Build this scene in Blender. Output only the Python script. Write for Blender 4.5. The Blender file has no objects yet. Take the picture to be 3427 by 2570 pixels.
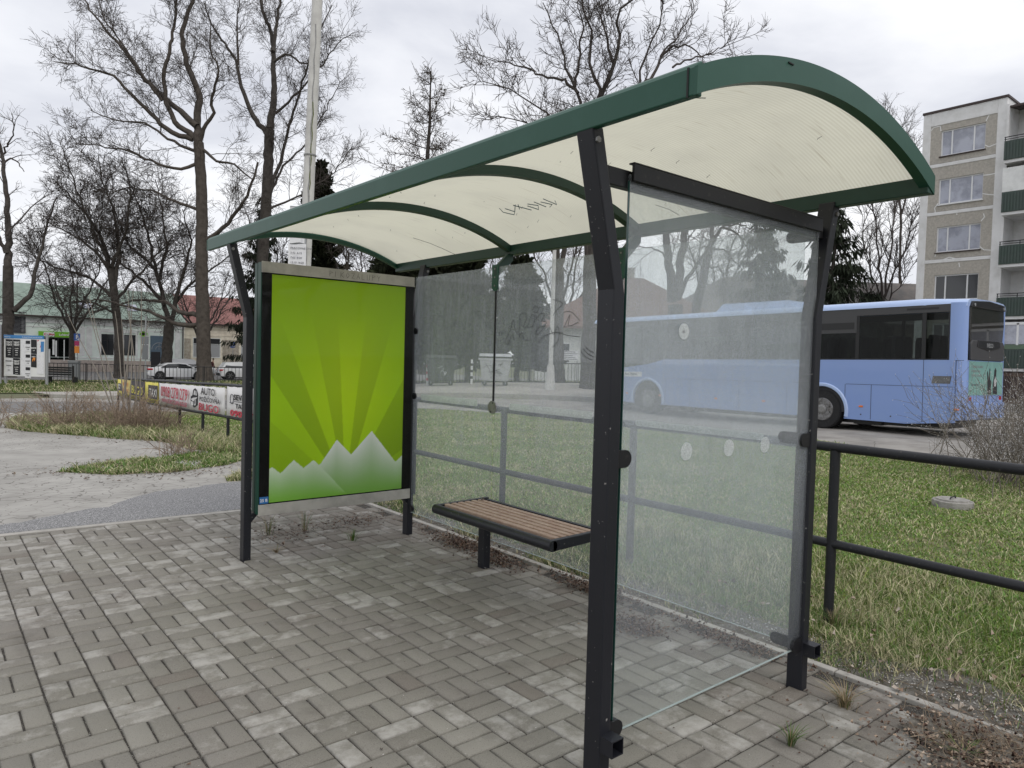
import bpy, bmesh, math, random
import numpy as np
from mathutils import Vector, Matrix
R = math.radians
scene = bpy.context.scene
col = scene.collection

# ------------------------------------------------------------------ camera
YAW, PITCH, ROLL = R(50.333), R(-2.041), R(1.5595)
CAM = Vector((-1.801, -1.647, 1.520))
fwv = Vector((math.cos(YAW)*math.cos(PITCH), math.sin(YAW)*math.cos(PITCH), math.sin(PITCH)))
rtv = Vector((math.sin(YAW), -math.cos(YAW), 0)); upv = rtv.cross(fwv)
rt2 = rtv*math.cos(ROLL)+upv*math.sin(ROLL); up2 = -rtv*math.sin(ROLL)+upv*math.cos(ROLL)
cam_data = bpy.data.cameras.new('camera'); cam = bpy.data.objects.new('camera', cam_data)
col.objects.link(cam)
mw = Matrix((rt2, up2, -fwv)).transposed().to_4x4(); mw.translation = CAM
cam.matrix_world = mw
cam_data.sensor_width = 36.0; cam_data.lens = 2391.4/3427*36
cam_data.clip_start = 0.05; cam_data.clip_end = 3000
scene.camera = cam

# ------------------------------------------------------------------ sky, sun, exposure
w = bpy.data.worlds.new('World'); scene.world = w; w.use_nodes = True
nt = w.node_tree; N = nt.nodes; L = nt.links
for n in list(N): N.remove(n)
out = N.new('ShaderNodeOutputWorld'); bg = N.new('ShaderNodeBackground')
bg.inputs['Strength'].default_value = 0.1
sky = N.new('ShaderNodeTexSky'); sky.sky_type = 'NISHITA'; sky.sun_disc = False
SUN_EL, SUN_AZ = 48, 265
sky.sun_elevation = R(SUN_EL); sky.sun_rotation = R(90-SUN_AZ); sky.air_density = 1.2; sky.dust_density = 3
tc = N.new('ShaderNodeTexCoord'); mp = N.new('ShaderNodeMapping'); mp.inputs['Scale'].default_value = (1, 1, 2.4)
mp.inputs['Location'].default_value = (3.3, 1.2, .4)
nz = N.new('ShaderNodeTexNoise'); nz.inputs['Scale'].default_value = 2.1; nz.inputs['Detail'].default_value = 7
nz.inputs['Roughness'].default_value = .52; nz.inputs['Distortion'].default_value = .35
rp = N.new('ShaderNodeValToRGB'); cr = rp.color_ramp
cr.elements[0].position = .36; cr.elements[0].color = (7.4, 7.6, 8.35, 1)
cr.elements[1].position = .60; cr.elements[1].color = (10.9, 10.95, 11.2, 1)
e = cr.elements.new(.48); e.color = (9.3, 9.45, 10.0, 1)
mx = N.new('ShaderNodeMix'); mx.data_type = 'RGBA'; mx.inputs['Factor'].default_value = .93
L.new(tc.outputs['Generated'], mp.inputs['Vector']); L.new(mp.outputs[0], nz.inputs['Vector'])
L.new(nz.outputs['Fac'], rp.inputs['Fac']); L.new(sky.outputs[0], mx.inputs[6]); L.new(rp.outputs[0], mx.inputs[7])
L.new(mx.outputs[2], bg.inputs['Color']); L.new(bg.outputs[0], out.inputs[0])
sd = bpy.data.lights.new('sun', 'SUN'); sd.energy = .9; sd.angle = R(22); sd.color = (1, .96, .9)
so = bpy.data.objects.new('sun', sd); col.objects.link(so)
sdir = Vector((math.cos(R(SUN_AZ))*math.cos(R(SUN_EL)), math.sin(R(SUN_AZ))*math.cos(R(SUN_EL)), math.sin(R(SUN_EL))))
so.rotation_euler = sdir.to_track_quat('Z', 'Y').to_euler()
vs = scene.view_settings; vs.view_transform = 'Standard'; vs.look = 'None'; vs.exposure = 0.0; vs.gamma = 1
vs.use_curve_mapping = False
scene.cycles.max_bounces = 10; scene.cycles.transparent_max_bounces = 24; scene.cycles.caustics_reflective = False
scene.cycles.caustics_refractive = False

# ------------------------------------------------------------------ helpers
def clip(v, a, b): return max(a, min(b, v))
def hgt(x, y):
    return -.026*clip(y-6, 0, 42) + .052*clip(x-5, 0, 15)*clip((y-13)/8, 0, 1)*clip((50-y)/18, 0, 1)
def hnp(x, y):
    return -.026*np.clip(y-6, 0, 42) + .052*np.clip(x-5, 0, 15)*np.clip((y-13)/8, 0, 1)*np.clip((50-y)/18, 0, 1)
MATS = {}
def M(name, c, rough=.6, metal=0.0, noise=None, bump=None, c2=None, spec=.5, coat=0, attr=None, voro=None, wave=None, bands=None, coord='Object'):
    """principled material; noise=(scale, lo, hi) mixes towards c2; bump=(scale, strength, dist)"""
    m = bpy.data.materials.new(name); m.use_nodes = True; t = m.node_tree; b = t.nodes['Principled BSDF']
    b.inputs['Base Color'].default_value = (*c, 1); b.inputs['Roughness'].default_value = rough
    b.inputs['Metallic'].default_value = metal; b.inputs['Specular IOR Level'].default_value = spec
    b.inputs['Coat Weight'].default_value = coat
    tcn = t.nodes.new('ShaderNodeTexCoord'); cur = None
    if attr:
        a = t.nodes.new('ShaderNodeAttribute'); a.attribute_name = attr; cur = a.outputs['Color']
    if noise:
        n = t.nodes.new('ShaderNodeTexNoise'); n.inputs['Scale'].default_value = noise[0]; n.inputs['Detail'].default_value = 8
        n.inputs['Roughness'].default_value = .62
        t.links.new(tcn.outputs[coord], n.inputs['Vector'])
        r = t.nodes.new('ShaderNodeMapRange'); r.inputs[1].default_value = noise[1]; r.inputs[2].default_value = noise[2]
        t.links.new(n.outputs['Fac'], r.inputs[0])
        x = t.nodes.new('ShaderNodeMix'); x.data_type = 'RGBA'
        if cur: t.links.new(cur, x.inputs[6])
        else: x.inputs[6].default_value = (*c, 1)
        x.inputs[7].default_value = (*(c2 or c), 1)
        t.links.new(r.outputs[0], x.inputs[0]); cur = x.outputs[2]
    if voro:   # cracks: (scale, width, colour)
        vz = t.nodes.new('ShaderNodeTexVoronoi'); vz.feature = 'DISTANCE_TO_EDGE'; vz.inputs['Scale'].default_value = voro[0]
        dn = t.nodes.new('ShaderNodeTexNoise'); dn.inputs['Scale'].default_value = voro[0]*1.6; dn.inputs['Detail'].default_value = 6
        t.links.new(tcn.outputs[coord], dn.inputs['Vector'])
        mxv = t.nodes.new('ShaderNodeMix'); mxv.data_type = 'VECTOR'; mxv.inputs[0].default_value = .35/voro[0] if voro[0] > 1 else .3
        t.links.new(tcn.outputs[coord], mxv.inputs[4]); t.links.new(dn.outputs['Color'], mxv.inputs[5])
        t.links.new(mxv.outputs[1], vz.inputs['Vector'])
        r = t.nodes.new('ShaderNodeMapRange'); r.inputs[1].default_value = 0; r.inputs[2].default_value = voro[1]
        r.inputs[3].default_value = 1; r.inputs[4].default_value = 0
        t.links.new(vz.outputs['Distance'], r.inputs[0])
        pn = t.nodes.new('ShaderNodeTexNoise'); pn.inputs['Scale'].default_value = .5
        t.links.new(tcn.outputs[coord], pn.inputs['Vector'])
        pm = t.nodes.new('ShaderNodeMapRange'); pm.inputs[1].default_value = .30; pm.inputs[2].default_value = .46
        t.links.new(pn.outputs['Fac'], pm.inputs[0])
        mu = t.nodes.new('ShaderNodeMath'); mu.operation = 'MULTIPLY'
        t.links.new(r.outputs[0], mu.inputs[0]); t.links.new(pm.outputs[0], mu.inputs[1])
        x = t.nodes.new('ShaderNodeMix'); x.data_type = 'RGBA'
        if cur: t.links.new(cur, x.inputs[6])
        else: x.inputs[6].default_value = (*c, 1)
        x.inputs[7].default_value = (*voro[2], 1); t.links.new(mu.outputs[0], x.inputs[0]); cur = x.outputs[2]
    if cur: t.links.new(cur, b.inputs['Base Color'])
    if bump:
        n = t.nodes.new('ShaderNodeTexNoise'); n.inputs['Scale'].default_value = bump[0]; n.inputs['Detail'].default_value = 6
        t.links.new(tcn.outputs[coord], n.inputs['Vector'])
        bm_ = t.nodes.new('ShaderNodeBump'); bm_.inputs['Strength'].default_value = bump[1]
        bm_.inputs['Distance'].default_value = bump[2] if len(bump) > 2 else .01
        t.links.new(n.outputs['Fac'], bm_.inputs['Height']); t.links.new(bm_.outputs[0], b.inputs['Normal'])
    MATS[name] = m
    return m

class MB:
    def __init__(s): s.v = []; s.f = []
    def add(s, vs_, fs):
        o = len(s.v); s.v += [tuple(map(float, p)) for p in vs_]; s.f += [tuple(i+o for i in f) for f in fs]; return s
    def box(s, x0, x1, y0, y1, z0, z1):
        if x0 > x1: x0, x1 = x1, x0
        if y0 > y1: y0, y1 = y1, y0
        if z0 > z1: z0, z1 = z1, z0
        return s.add([(x0,y0,z0),(x1,y0,z0),(x1,y1,z0),(x0,y1,z0),(x0,y0,z1),(x1,y0,z1),(x1,y1,z1),(x0,y1,z1)],
                     [(0,3,2,1),(4,5,6,7),(0,1,5,4),(1,2,6,5),(2,3,7,6),(3,0,4,7)])
    def prism(s, poly, ax, a, b):
        """extrude a 2D polygon; ax='y': poly=(x,z); ax='x': poly=(y,z); ax='z': poly=(x,y)"""
        def P(p, t): return (p[0], t, p[1]) if ax == 'y' else ((t, p[0], p[1]) if ax == 'x' else (p[0], p[1], t))
        n = len(poly); vv = [P(p, a) for p in poly]+[P(p, b) for p in poly]
        area = sum(poly[i][0]*poly[(i+1) % n][1]-poly[(i+1) % n][0]*poly[i][1] for i in range(n))
        flip = (area > 0) ^ (ax == 'y') ^ (b < a)
        F = [tuple(range(n)), tuple(range(2*n-1, n-1, -1))]+[((i+1) % n, i, n+i, n+(i+1) % n) for i in range(n)]
        if flip: F = [tuple(reversed(f)) for f in F]
        # orientation: first cap should face -axis
        F = [tuple(reversed(f)) for f in F]
        return s.add(vv, F)
    def tube(s, pts, rad, k=8, cap=True):
        pts = np.array(pts, float); n = len(pts)
        rr = np.array(rad, float) if hasattr(rad, '__len__') else np.full(n, float(rad))
        V, F = tube_np(pts, rr, k, cap); return s.add(V.tolist(), F)
    def disc(s, c, ax, r, t, k=20):
        c = Vector(c); d = {'x': Vector((1,0,0)), 'y': Vector((0,1,0)), 'z': Vector((0,0,1))}[ax]
        return s.tube([c-d*t/2, c+d*t/2], r, k)
    def build(s, name, mat, parent=None, smooth=False, bevel=0, label=None):
        me = bpy.data.meshes.new(name); me.from_pydata(s.v, [], s.f); me.update()
        bm = bmesh.new(); bm.from_mesh(me); bmesh.ops.recalc_face_normals(bm, faces=bm.faces); bm.to_mesh(me); bm.free()
        if isinstance(mat, (list, tuple)):
            for q in mat: me.materials.append(q)
        else: me.materials.append(mat)
        if smooth: me.shade_smooth() if smooth is True else None
        o = bpy.data.objects.new(name, me); col.objects.link(o)
        if smooth is True: 
            me.shade_smooth()
        if smooth == 'auto':
            me.shade_smooth(); me.set_sharp_from_angle(angle=R(35))
        if bevel:
            b = o.modifiers.new('bevel', 'BEVEL'); b.width = bevel; b.segments = 2; b.limit_method = 'ANGLE'; b.angle_limit = R(40)
        if parent: o.parent = parent
        if label: o['label'] = label
        return o

def tube_np(pts, rr, k, cap=True):
    n = len(pts); tg = np.gradient(pts, axis=0) if n > 2 else np.repeat((pts[1]-pts[0])[None], 2, 0)
    tg /= (np.linalg.norm(tg, axis=1)[:, None]+1e-12)
    mt = np.abs(tg.sum(0)); ref = np.zeros(3); ref[int(np.argmin(mt))] = 1.0
    a = np.cross(tg, ref); a /= (np.linalg.norm(a, axis=1)[:, None]+1e-12); b = np.cross(tg, a)
    th = np.arange(k)*2*np.pi/k
    V = pts[:, None, :]+rr[:, None, None]*(np.cos(th)[None, :, None]*a[:, None, :]+np.sin(th)[None, :, None]*b[:, None, :])
    V = V.reshape(-1, 3); F = []
    for i in range(n-1):
        for j in range(k):
            F.append((i*k+j, i*k+(j+1) % k, (i+1)*k+(j+1) % k, (i+1)*k+j))
    if cap: F.append(tuple(range(k-1, -1, -1))); F.append(tuple((n-1)*k+j for j in range(k)))
    return V, F

def fast(name, V, F, mat, parent=None, colr=None, smooth=False):
    V = np.asarray(V, np.float32); F = np.asarray(F, np.int32); k = F.shape[1]; nf = len(F)
    me = bpy.data.meshes.new(name); me.vertices.add(len(V)); me.vertices.foreach_set('co', V.ravel())
    me.loops.add(nf*k); me.loops.foreach_set('vertex_index', F.ravel())
    me.polygons.add(nf); me.polygons.foreach_set('loop_start', np.arange(nf, dtype=np.int32)*k)
    me.polygons.foreach_set('loop_total', np.full(nf, k, np.int32))
    if smooth: me.polygons.foreach_set('use_smooth', np.ones(nf, bool))
    if colr is not None:
        a = me.color_attributes.new('tone', 'FLOAT_COLOR', 'POINT'); c4 = np.ones((len(V), 4), np.float32); c4[:, :3] = colr
        a.data.foreach_set('color', c4.ravel())
    me.update(calc_edges=True); me.validate(); me.materials.append(mat)
    o = bpy.data.objects.new(name, me); col.objects.link(o)
    if parent: o.parent = parent
    return o
def tag(o, label=None, cat=None, group=None, kind=None):
    if label: o['label'] = label
    if cat: o['category'] = cat
    if group: o['group'] = group
    if kind: o['kind'] = kind
    return o
def thing(name, label, cat, loc=(0,0,0), rz=0, group=None):
    o = bpy.data.objects.new(name, None); col.objects.link(o); o.location = loc; o.rotation_euler = (0, 0, rz)
    o.empty_display_size = .2
    return tag(o, label, cat, group)
def struct(name, mb, mat, **k): return tag(mb.build(name, mat, **k), kind='structure')
def text(name, body, size, org, xd, mat, parent, zd=(0,0,1), align='LEFT', bold=0, sx=1.0, ext=.0008):
    c = bpy.data.curves.new(name, 'FONT'); c.body = body; c.size = size; c.align_x = align; c.extrude = ext; c.offset = bold
    c.resolution_u = 2; c.materials.append(mat)
    o = bpy.data.objects.new(name, c); col.objects.link(o)
    xd = Vector(xd).normalized(); zd = Vector(zd).normalized(); nn = xd.cross(zd)
    m = Matrix((xd*sx, zd, nn)).transposed().to_4x4(); m.translation = Vector(org)
    o.parent = parent; o.matrix_local = m
    return o
def copy_tree(o, parent=None):
    c = o.copy(); col.objects.link(c); c.parent = parent
    for ch in [q for q in bpy.data.objects if q.parent == o]:
        copy_tree(ch, c)
    return c

# ------------------------------------------------------------------ materials
M('post_paint', (.015, .016, .021), .40, spec=.35, noise=(46, .665, .675), c2=(.26, .25, .24), bump=(160, .15, .002))
M('dark_steel', (.012, .012, .014), .45, spec=.35, noise=(30, .6, .8), c2=(.06, .055, .05))
M('green_paint', (.014, .078, .050), .42, spec=.4, noise=(6, .5, .85), c2=(.024, .095, .066), bump=(60, .05, .002))
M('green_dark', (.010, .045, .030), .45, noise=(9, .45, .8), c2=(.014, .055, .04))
M('brushed', (.52, .50, .46), .5, .25, noise=(7, .42, .7), c2=(.36, .345, .315), bump=(50, .08, .002))
M('black_board', (.002, .002, .002), .5, spec=.15, noise=(140, .72, .76), c2=(.5, .5, .5))
M('rubber', (.012, .012, .012), .7)
M('steel_grey', (.26, .26, .255), .45, .4, noise=(40, .5, .7), c2=(.16, .15, .14))
M('wood_slat', (.36, .235, .17), .55, noise=(14, .35, .7), c2=(.50, .38, .29), bump=(70, .2, .003))
M('rail_paint', (.013, .014, .018), .5, noise=(45, .62, .74), c2=(.09, .08, .07), bump=(80, .2, .003))
M('kerb_stone', (.42, .40, .365), .85, noise=(9, .4, .7), c2=(.30, .285, .26), bump=(120, .4, .004))
M('joint_sand', (.045, .040, .034), .95, noise=(230, .57, .64), c2=(.36, .34, .30), bump=(250, .8, .006))
M('soil', (.13, .112, .09), .95, noise=(14, .4, .62), c2=(.23, .21, .18), bump=(60, .9, .02))
M('gravel_bed', (.105, .092, .072), .95, noise=(9, .42, .6), c2=(.22, .21, .19), bump=(150, 1, .012))
M('turf_base', (.11, .13, .05), .95, noise=(5, .42, .62), c2=(.22, .20, .10), bump=(40, .9, .03))
M('far_ground', (.10, .115, .05), .95, noise=(.4, .4, .62), c2=(.14, .13, .075))
M('asphalt_dark', (.150, .150, .154), .85, noise=(120, .50, .58), c2=(.46, .455, .45), bump=(220, .7, .006))
M('asphalt_pale', (.42, .405, .375), .9, noise=(1.4, .36, .66), c2=(.30, .288, .265), bump=(160, .5, .006), voro=(6.0, .032, (.11, .10, .088)))
M('road', (.36, .34, .31), .88, noise=(1.3, .36, .64), c2=(.235, .22, .20), bump=(120, .5, .006), voro=(.7, .006, (.09, .08, .07)))
M('road_left', (.20, .195, .19), .88, noise=(1.6, .4, .62), c2=(.15, .145, .14), bump=(120, .5, .006))
M('walkway', (.42, .395, .36), .9, noise=(.8, .4, .6), c2=(.33, .31, .28))
M('litter', (.06, .04, .03), .9, attr='tone'); M('grass_blades', (.1, .15, .05), .7, attr='tone', spec=.25)
M('bark', (.072, .063, .055), .95, noise=(3, .4, .7), c2=(.028, .023, .02), bump=(9, .8, .03))
M('bark_pale', (.090, .076, .064), .95, noise=(3, .4, .7), c2=(.045, .036, .03), bump=(9, .8, .03))
M('twig', (.072, .060, .054), .95); M('needles', (.022, .034, .016), .9, attr='tone', spec=.2); M('dry_stem', (.23, .185, .14), .9, attr='tone')
M('plaster_mint', (.80, .88, .825), .9, noise=(1.5, .4, .7), c2=(.72, .80, .75))
M('plaster_white', (.82, .83, .82), .9, noise=(1.2, .4, .7), c2=(.60, .61, .60))
M('plaster_cream', (.78, .72, .60), .9, noise=(1.5, .4, .7), c2=(.55, .49, .40))
M('plaster_tan', (.44, .40, .34), .95, noise=(3, .4, .65), c2=(.28, .245, .20))
M('plinth_pink', (.50, .43, .39), .95, noise=(4, .42, .66), c2=(.36, .31, .28))
M('roof_green', (.27, .34, .29), .75, noise=(2, .4, .7), c2=(.20, .26, .22)); M('roof_red', (.30, .145, .13), .85, noise=(3, .4, .65), c2=(.20, .09, .08), bump=(14, .5, .03))
M('roof_grey', (.13, .125, .12), .85, noise=(2, .4, .65), c2=(.19, .165, .15)); M('roof_brown', (.20, .125, .105), .85, noise=(2, .4, .65), c2=(.16, .10, .085))
M('window_dark', (.025, .028, .032), .08, spec=.8); M('window_sky_reflection', (.27, .285, .345), .10, spec=.9, noise=(1.1, .42, .56), c2=(.42, .44, .52))  # second pane colour has the sky's reflection painted in; the pane is opaque
M('white_frame', (.78, .79, .80), .5); M('white_paint', (.80, .80, .79), .55); M('black_paint', (.012, .012, .013), .5); M('sill_brown', (.05, .032, .03), .6)
M('pebbledash', (.50, .47, .42), .95, noise=(9, .38, .62), c2=(.40, .375, .335), bump=(60, .8, .02))
M('panel_white', (.78, .78, .78), .9, noise=(1.6, .45, .75), c2=(.62, .615, .60)); M('repair_white', (.80, .80, .79), .9)
M('balcony_green', (.058, .080, .072), .6, noise=(2, .4, .7), c2=(.045, .075, .06)); M('balcony_pale_green', (.12, .175, .12), .7)
M('garage_brown', (.14, .095, .08), .8); M('blue_grey_door', (.10, .15, .20), .6)
M('sign_blue', (.012, .075, .32), .45); M('sign_green', (.19, .50, .03), .45); M('sign_magenta', (.42, .02, .12), .5); M('sign_orange', (.80, .27, .03), .5)
M('header_blue', (.06, .23, .52), .5); M('paper', (.78, .78, .80), .8, noise=(8, .5, .75), c2=(.60, .60, .64), bump=(6, .5, .02)); M('ink', (.02, .02, .024), .7)
M('ink_grey', (.10, .10, .12), .7); M('galv', (.36, .37, .38), .5, .4); M('cabinet_grey', (.18, .19, .20), .7); M('bin_grey', (.50, .51, .52), .55, .2, noise=(3, .45, .7), c2=(.38, .38, .38)); M('bin_dark', (.035, .04, .038), .6, noise=(4, .5, .8), c2=(.06, .06, .06))
M('concrete_pole', (.62, .61, .585), .9, noise=(3.5, .42, .68), c2=(.50, .49, .47), bump=(40, .4, .01))
M('banner_white', (.76, .75, .74), .7, bump=(5, .4, .02)); M('banner_yellow', (.75, .66, .12), .7, bump=(5, .4, .02)); M('banner_dark', (.06, .055, .065), .7); M('banner_yellow_pale', (.74, .58, .22), .7)
M('red_print', (.60, .05, .09), .7); M('orange_print', (.62, .26, .10), .7); M('pink_print', (.55, .10, .16), .7); M('yellow_print', (.78, .70, .12), .7)
M('car_white', (.74, .75, .77), .25, coat=.6); M('tyre', (.016, .016, .017), .85, noise=(20, .5, .7), c2=(.03, .03, .03)); M('rim', (.26, .26, .265), .45, .6, noise=(14, .40, .62), c2=(.12, .115, .11)); M('tail_red', (.45, .01, .02), .25)
M('orange_lens', (.80, .20, .03), .3); M('skin_tone', (.45, .27, .19), .6); M('jacket_maroon', (.075, .018, .022), .85); M('trousers_dark', (.03, .035, .05), .85); M('hair_dark', (.02, .016, .012), .8)
M('bus_blue', (.235, .345, .66), .30, coat=.35, noise=(1.1, .42, .75), c2=(.25, .36, .64)); M('bus_seam', (.03, .045, .09), .6); M('bus_black', (.010, .010, .011), .35); M('bus_trim', (.055, .055, .058), .45)
M('bus_teal', (.23, .42, .38), .4, noise=(2, .4, .65), c2=(.16, .32, .30)); M('seat_fabric', (.012, .013, .018), .9); M('bus_inside', (.035, .035, .037), .8); M('bus_roof_blue', (.42, .54, .80), .35, coat=.3)
M('moss', (.10, .12, .03), .95); M('plate_blue', (.03, .16, .42), .4); M('concrete_lid', (.36, .345, .32), .9, noise=(16, .4, .65), c2=(.22, .21, .19), bump=(60, .6, .01)); M('pebble', (.5, .48, .45), .85, attr='tone')
M('scribble_blue', (.10, .16, .20), .6); M('scribble_grey', (.045, .048, .05), .8)

def glass_mat(name, tint, veil, vc, rough=.0, rlo=.30, rhi=.72, gl=.06, streak=(1, 1, 1), nscale=7.0, fine=230.0, zlow=.5):
    """dusty see-through glass: clear part + a film of dust that scatters light"""
    m = bpy.data.materials.new(name); m.use_nodes = True; t = m.node_tree
    for q in list(t.nodes): t.nodes.remove(q)
    o = t.nodes.new('ShaderNodeOutputMaterial'); tr = t.nodes.new('ShaderNodeBsdfTransparent'); tr.inputs[0].default_value = (*tint, 1)
    df = t.nodes.new('ShaderNodeBsdfDiffuse'); df.inputs[0].default_value = (*vc, 1)
    tl = t.nodes.new('ShaderNodeBsdfTranslucent'); tl.inputs[0].default_value = (*vc, 1)
    ad = t.nodes.new('ShaderNodeMixShader'); ad.inputs[0].default_value = .5
    gs = t.nodes.new('ShaderNodeBsdfGlossy'); gs.inputs['Roughness'].default_value = .02; gs.inputs[0].default_value = (1, 1, 1, 1)
    tcn = t.nodes.new('ShaderNodeTexCoord'); mpn = t.nodes.new('ShaderNodeMapping'); mpn.inputs['Scale'].default_value = streak
    t.links.new(tcn.outputs['Object'], mpn.inputs[0])
    n1 = t.nodes.new('ShaderNodeTexNoise'); n1.inputs['Scale'].default_value = nscale; n1.inputs['Detail'].default_value = 8; n1.inputs['Roughness'].default_value = .7
    n2 = t.nodes.new('ShaderNodeTexNoise'); n2.inputs['Scale'].default_value = fine; n2.inputs['Detail'].default_value = 2
    t.links.new(mpn.outputs[0], n1.inputs['Vector']); t.links.new(tcn.outputs['Object'], n2.inputs['Vector'])
    r1 = t.nodes.new('ShaderNodeMapRange'); r1.inputs[1].default_value = rlo; r1.inputs[2].default_value = rhi; r1.inputs[3].default_value = .72; r1.inputs[4].default_value = 1.2
    r2 = t.nodes.new('ShaderNodeMapRange'); r2.inputs[1].default_value = .3; r2.inputs[2].default_value = .7; r2.inputs[3].default_value = .55; r2.inputs[4].default_value = 1.45
    t.links.new(n1.outputs['Fac'], r1.inputs[0]); t.links.new(n2.outputs['Fac'], r2.inputs[0])
    m1 = t.nodes.new('ShaderNodeMath'); m1.operation = 'MULTIPLY'; m2 = t.nodes.new('ShaderNodeMath'); m2.operation = 'MULTIPLY'; m2.inputs[1].default_value = veil
    sx = t.nodes.new('ShaderNodeSeparateXYZ'); t.links.new(tcn.outputs['Object'], sx.inputs[0])
    rz_ = t.nodes.new('ShaderNodeMapRange'); rz_.inputs[1].default_value = .2; rz_.inputs[2].default_value = 1.1; rz_.inputs[3].default_value = zlow; rz_.inputs[4].default_value = 1.0
    t.links.new(sx.outputs[2], rz_.inputs[0]); m0 = t.nodes.new('ShaderNodeMath'); m0.operation = 'MULTIPLY'
    t.links.new(r2.outputs[0], m0.inputs[0]); t.links.new(rz_.outputs[0], m0.inputs[1])
    t.links.new(r1.outputs[0], m1.inputs[0]); t.links.new(m0.outputs[0], m1.inputs[1]); t.links.new(m1.outputs[0], m2.inputs[0])
    a = t.nodes.new('ShaderNodeMixShader'); b = t.nodes.new('ShaderNodeMixShader')
    t.links.new(df.outputs[0], ad.inputs[1]); t.links.new(tl.outputs[0], ad.inputs[2])
    t.links.new(m2.outputs[0], a.inputs[0]); t.links.new(tr.outputs[0], a.inputs[1]); t.links.new(ad.outputs[0], a.inputs[2])
    fr = t.nodes.new('ShaderNodeFresnel'); fr.inputs['IOR'].default_value = 1.45
    fm = t.nodes.new('ShaderNodeMath'); fm.operation = 'MULTIPLY'; fm.inputs[1].default_value = gl
    t.links.new(fr.outputs[0], fm.inputs[0]); t.links.new(fm.outputs[0], b.inputs[0])
    t.links.new(a.outputs[0], b.inputs[1]); t.links.new(gs.outputs[0], b.inputs[2]); t.links.new(b.outputs[0], o.inputs[0])
    MATS[name] = m; return m
glass_mat('dusty_glass', (.972, .988, .984), .235, (.80, .84, .91), gl=.05, streak=(1, 1, .14), nscale=12, rlo=.25, rhi=.75)
glass_mat('side_glass', (.972, .988, .984), .175, (.80, .84, .91), gl=.06, streak=(1, 1, .5), nscale=9, rlo=.25, rhi=.75, zlow=.34)
glass_mat('frosted_band', (.95, .97, .96), .50, (.90, .93, .93), gl=.2, zlow=1)
glass_mat('frosted_dot', (.95, .97, .96), .55, (.86, .88, .90), gl=.2, zlow=1)
glass_mat('clear_glass', (.985, .99, .985), .006, (.8, .8, .8), gl=.12)
glass_mat('bus_tint', (.60, .63, .62), .0, (.3, .3, .3), gl=.30)
M('pane_edge', (.03, .09, .075), .2, spec=.8); M('pane_edge_lit', (.34, .39, .375), .4); M('net_curtain', (.66, .66, .74), .9); M('room_dark', (.02, .02, .024), .9)  # paler edge colour: light caught along the glass bottom edge, painted in
glass_mat('window_glass', (.80, .82, .84), .0, (.3, .3, .3), gl=1.0)
glass_mat('bus_rear_tint', (.20, .21, .21), .16, (.42, .41, .38), gl=1.0)
# ------------------------------------------------------------------ ground surfaces (structure)
def sheet(name, poly, mat, dz, step=1.0, fn=None):
    """a sheet following the terrain, cut to a convex/concave polygon in plan"""
    bm = bmesh.new(); vsl = [bm.verts.new((x, y, 0)) for x, y in poly]; f = bm.faces.new(vsl)
    bmesh.ops.triangulate(bm, faces=[f])
    xs = [p[0] for p in poly]; ys = [p[1] for p in poly]
    def cuts(lo, hi, ax):
        t = math.floor(lo/step)*step+step
        while t < hi:
            co = (t, 0, 0) if ax == 0 else (0, t, 0); no = (1, 0, 0) if ax == 0 else (0, 1, 0)
            bmesh.ops.bisect_plane(bm, geom=bm.verts[:]+bm.edges[:]+bm.faces[:], plane_co=co, plane_no=no); t += step
    cuts(min(xs), max(xs), 0); cuts(min(ys), max(ys), 1)
    for v in bm.verts: v.co.z = hgt(v.co.x, v.co.y)+dz+(fn(v.co.x, v.co.y) if fn else 0)
    bmesh.ops.recalc_face_normals(bm, faces=bm.faces)
    me = bpy.data.meshes.new(name); bm.to_mesh(me); bm.free()
    if me.polygons and me.polygons[0].normal.z < 0:
        me.flip_normals()
    me.materials.append(mat); o = bpy.data.objects.new(name, me); col.objects.link(o)
    return tag(o, kind='structure')
def jit(poly, amp, step, seed=1, keep=lambda x, y: False):
    r = random.Random(seed); q = []
    for i in range(len(poly)):
        (x0, y0), (x1, y1) = poly[i], poly[(i+1) % len(poly)]; d = math.hypot(x1-x0, y1-y0); n = max(1, int(d/step)) if d < 60 else 1
        for k in range(n):
            x, y = x0+(x1-x0)*k/n, y0+(y1-y0)*k/n
            q.append((x, y) if keep(x, y) else (x+r.uniform(-amp, amp), y+r.uniform(-amp, amp)))
    return q
# the one big ground sheet: coarse far, finer near
gx = np.concatenate([np.linspace(-900, -60, 8), np.linspace(-50, 80, 66), np.linspace(90, 1200, 10)])
gy = np.concatenate([np.linspace(-500, -30, 6), np.linspace(-25, 100, 64), np.linspace(110, 1500, 12)])
X, Y = np.meshgrid(gx, gy); Z = hnp(X, Y)-.06
V = np.stack([X.ravel(), Y.ravel(), Z.ravel()], 1); nx = len(gx)
F = [(j*nx+i, j*nx+i+1, (j+1)*nx+i+1, (j+1)*nx+i) for j in range(len(gy)-1) for i in range(nx-1)]
tag(fast('ground', V, F, MATS['far_ground']), kind='structure')
sheet('lawn', [(1.75, -9), (12.9, -9), (11.7, 2.9), (12.65, 5.5), (13.1, 9), (12.6, 14), (10.6, 17.7), (2.2, 24), (1.2, 16), (1.9, 9.6), (1.75, 5.4)], MATS['turf_base'], -.012, 1.0)
sheet('road', [(11.65, -60), (30, -60), (31, 10), (24, 13.5), (17.6, 16.6), (12.6, 21.4), (3.0, 36), (-40, 44), (-60, 46), (-60, 24), (-3, 23.5), (2.5, 24.4), (10.5, 18.0), (12.7, 14), (13.15, 9), (12.7, 5.5), (11.75, 2.9)], MATS['road'], -.030, 2.0)
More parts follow.
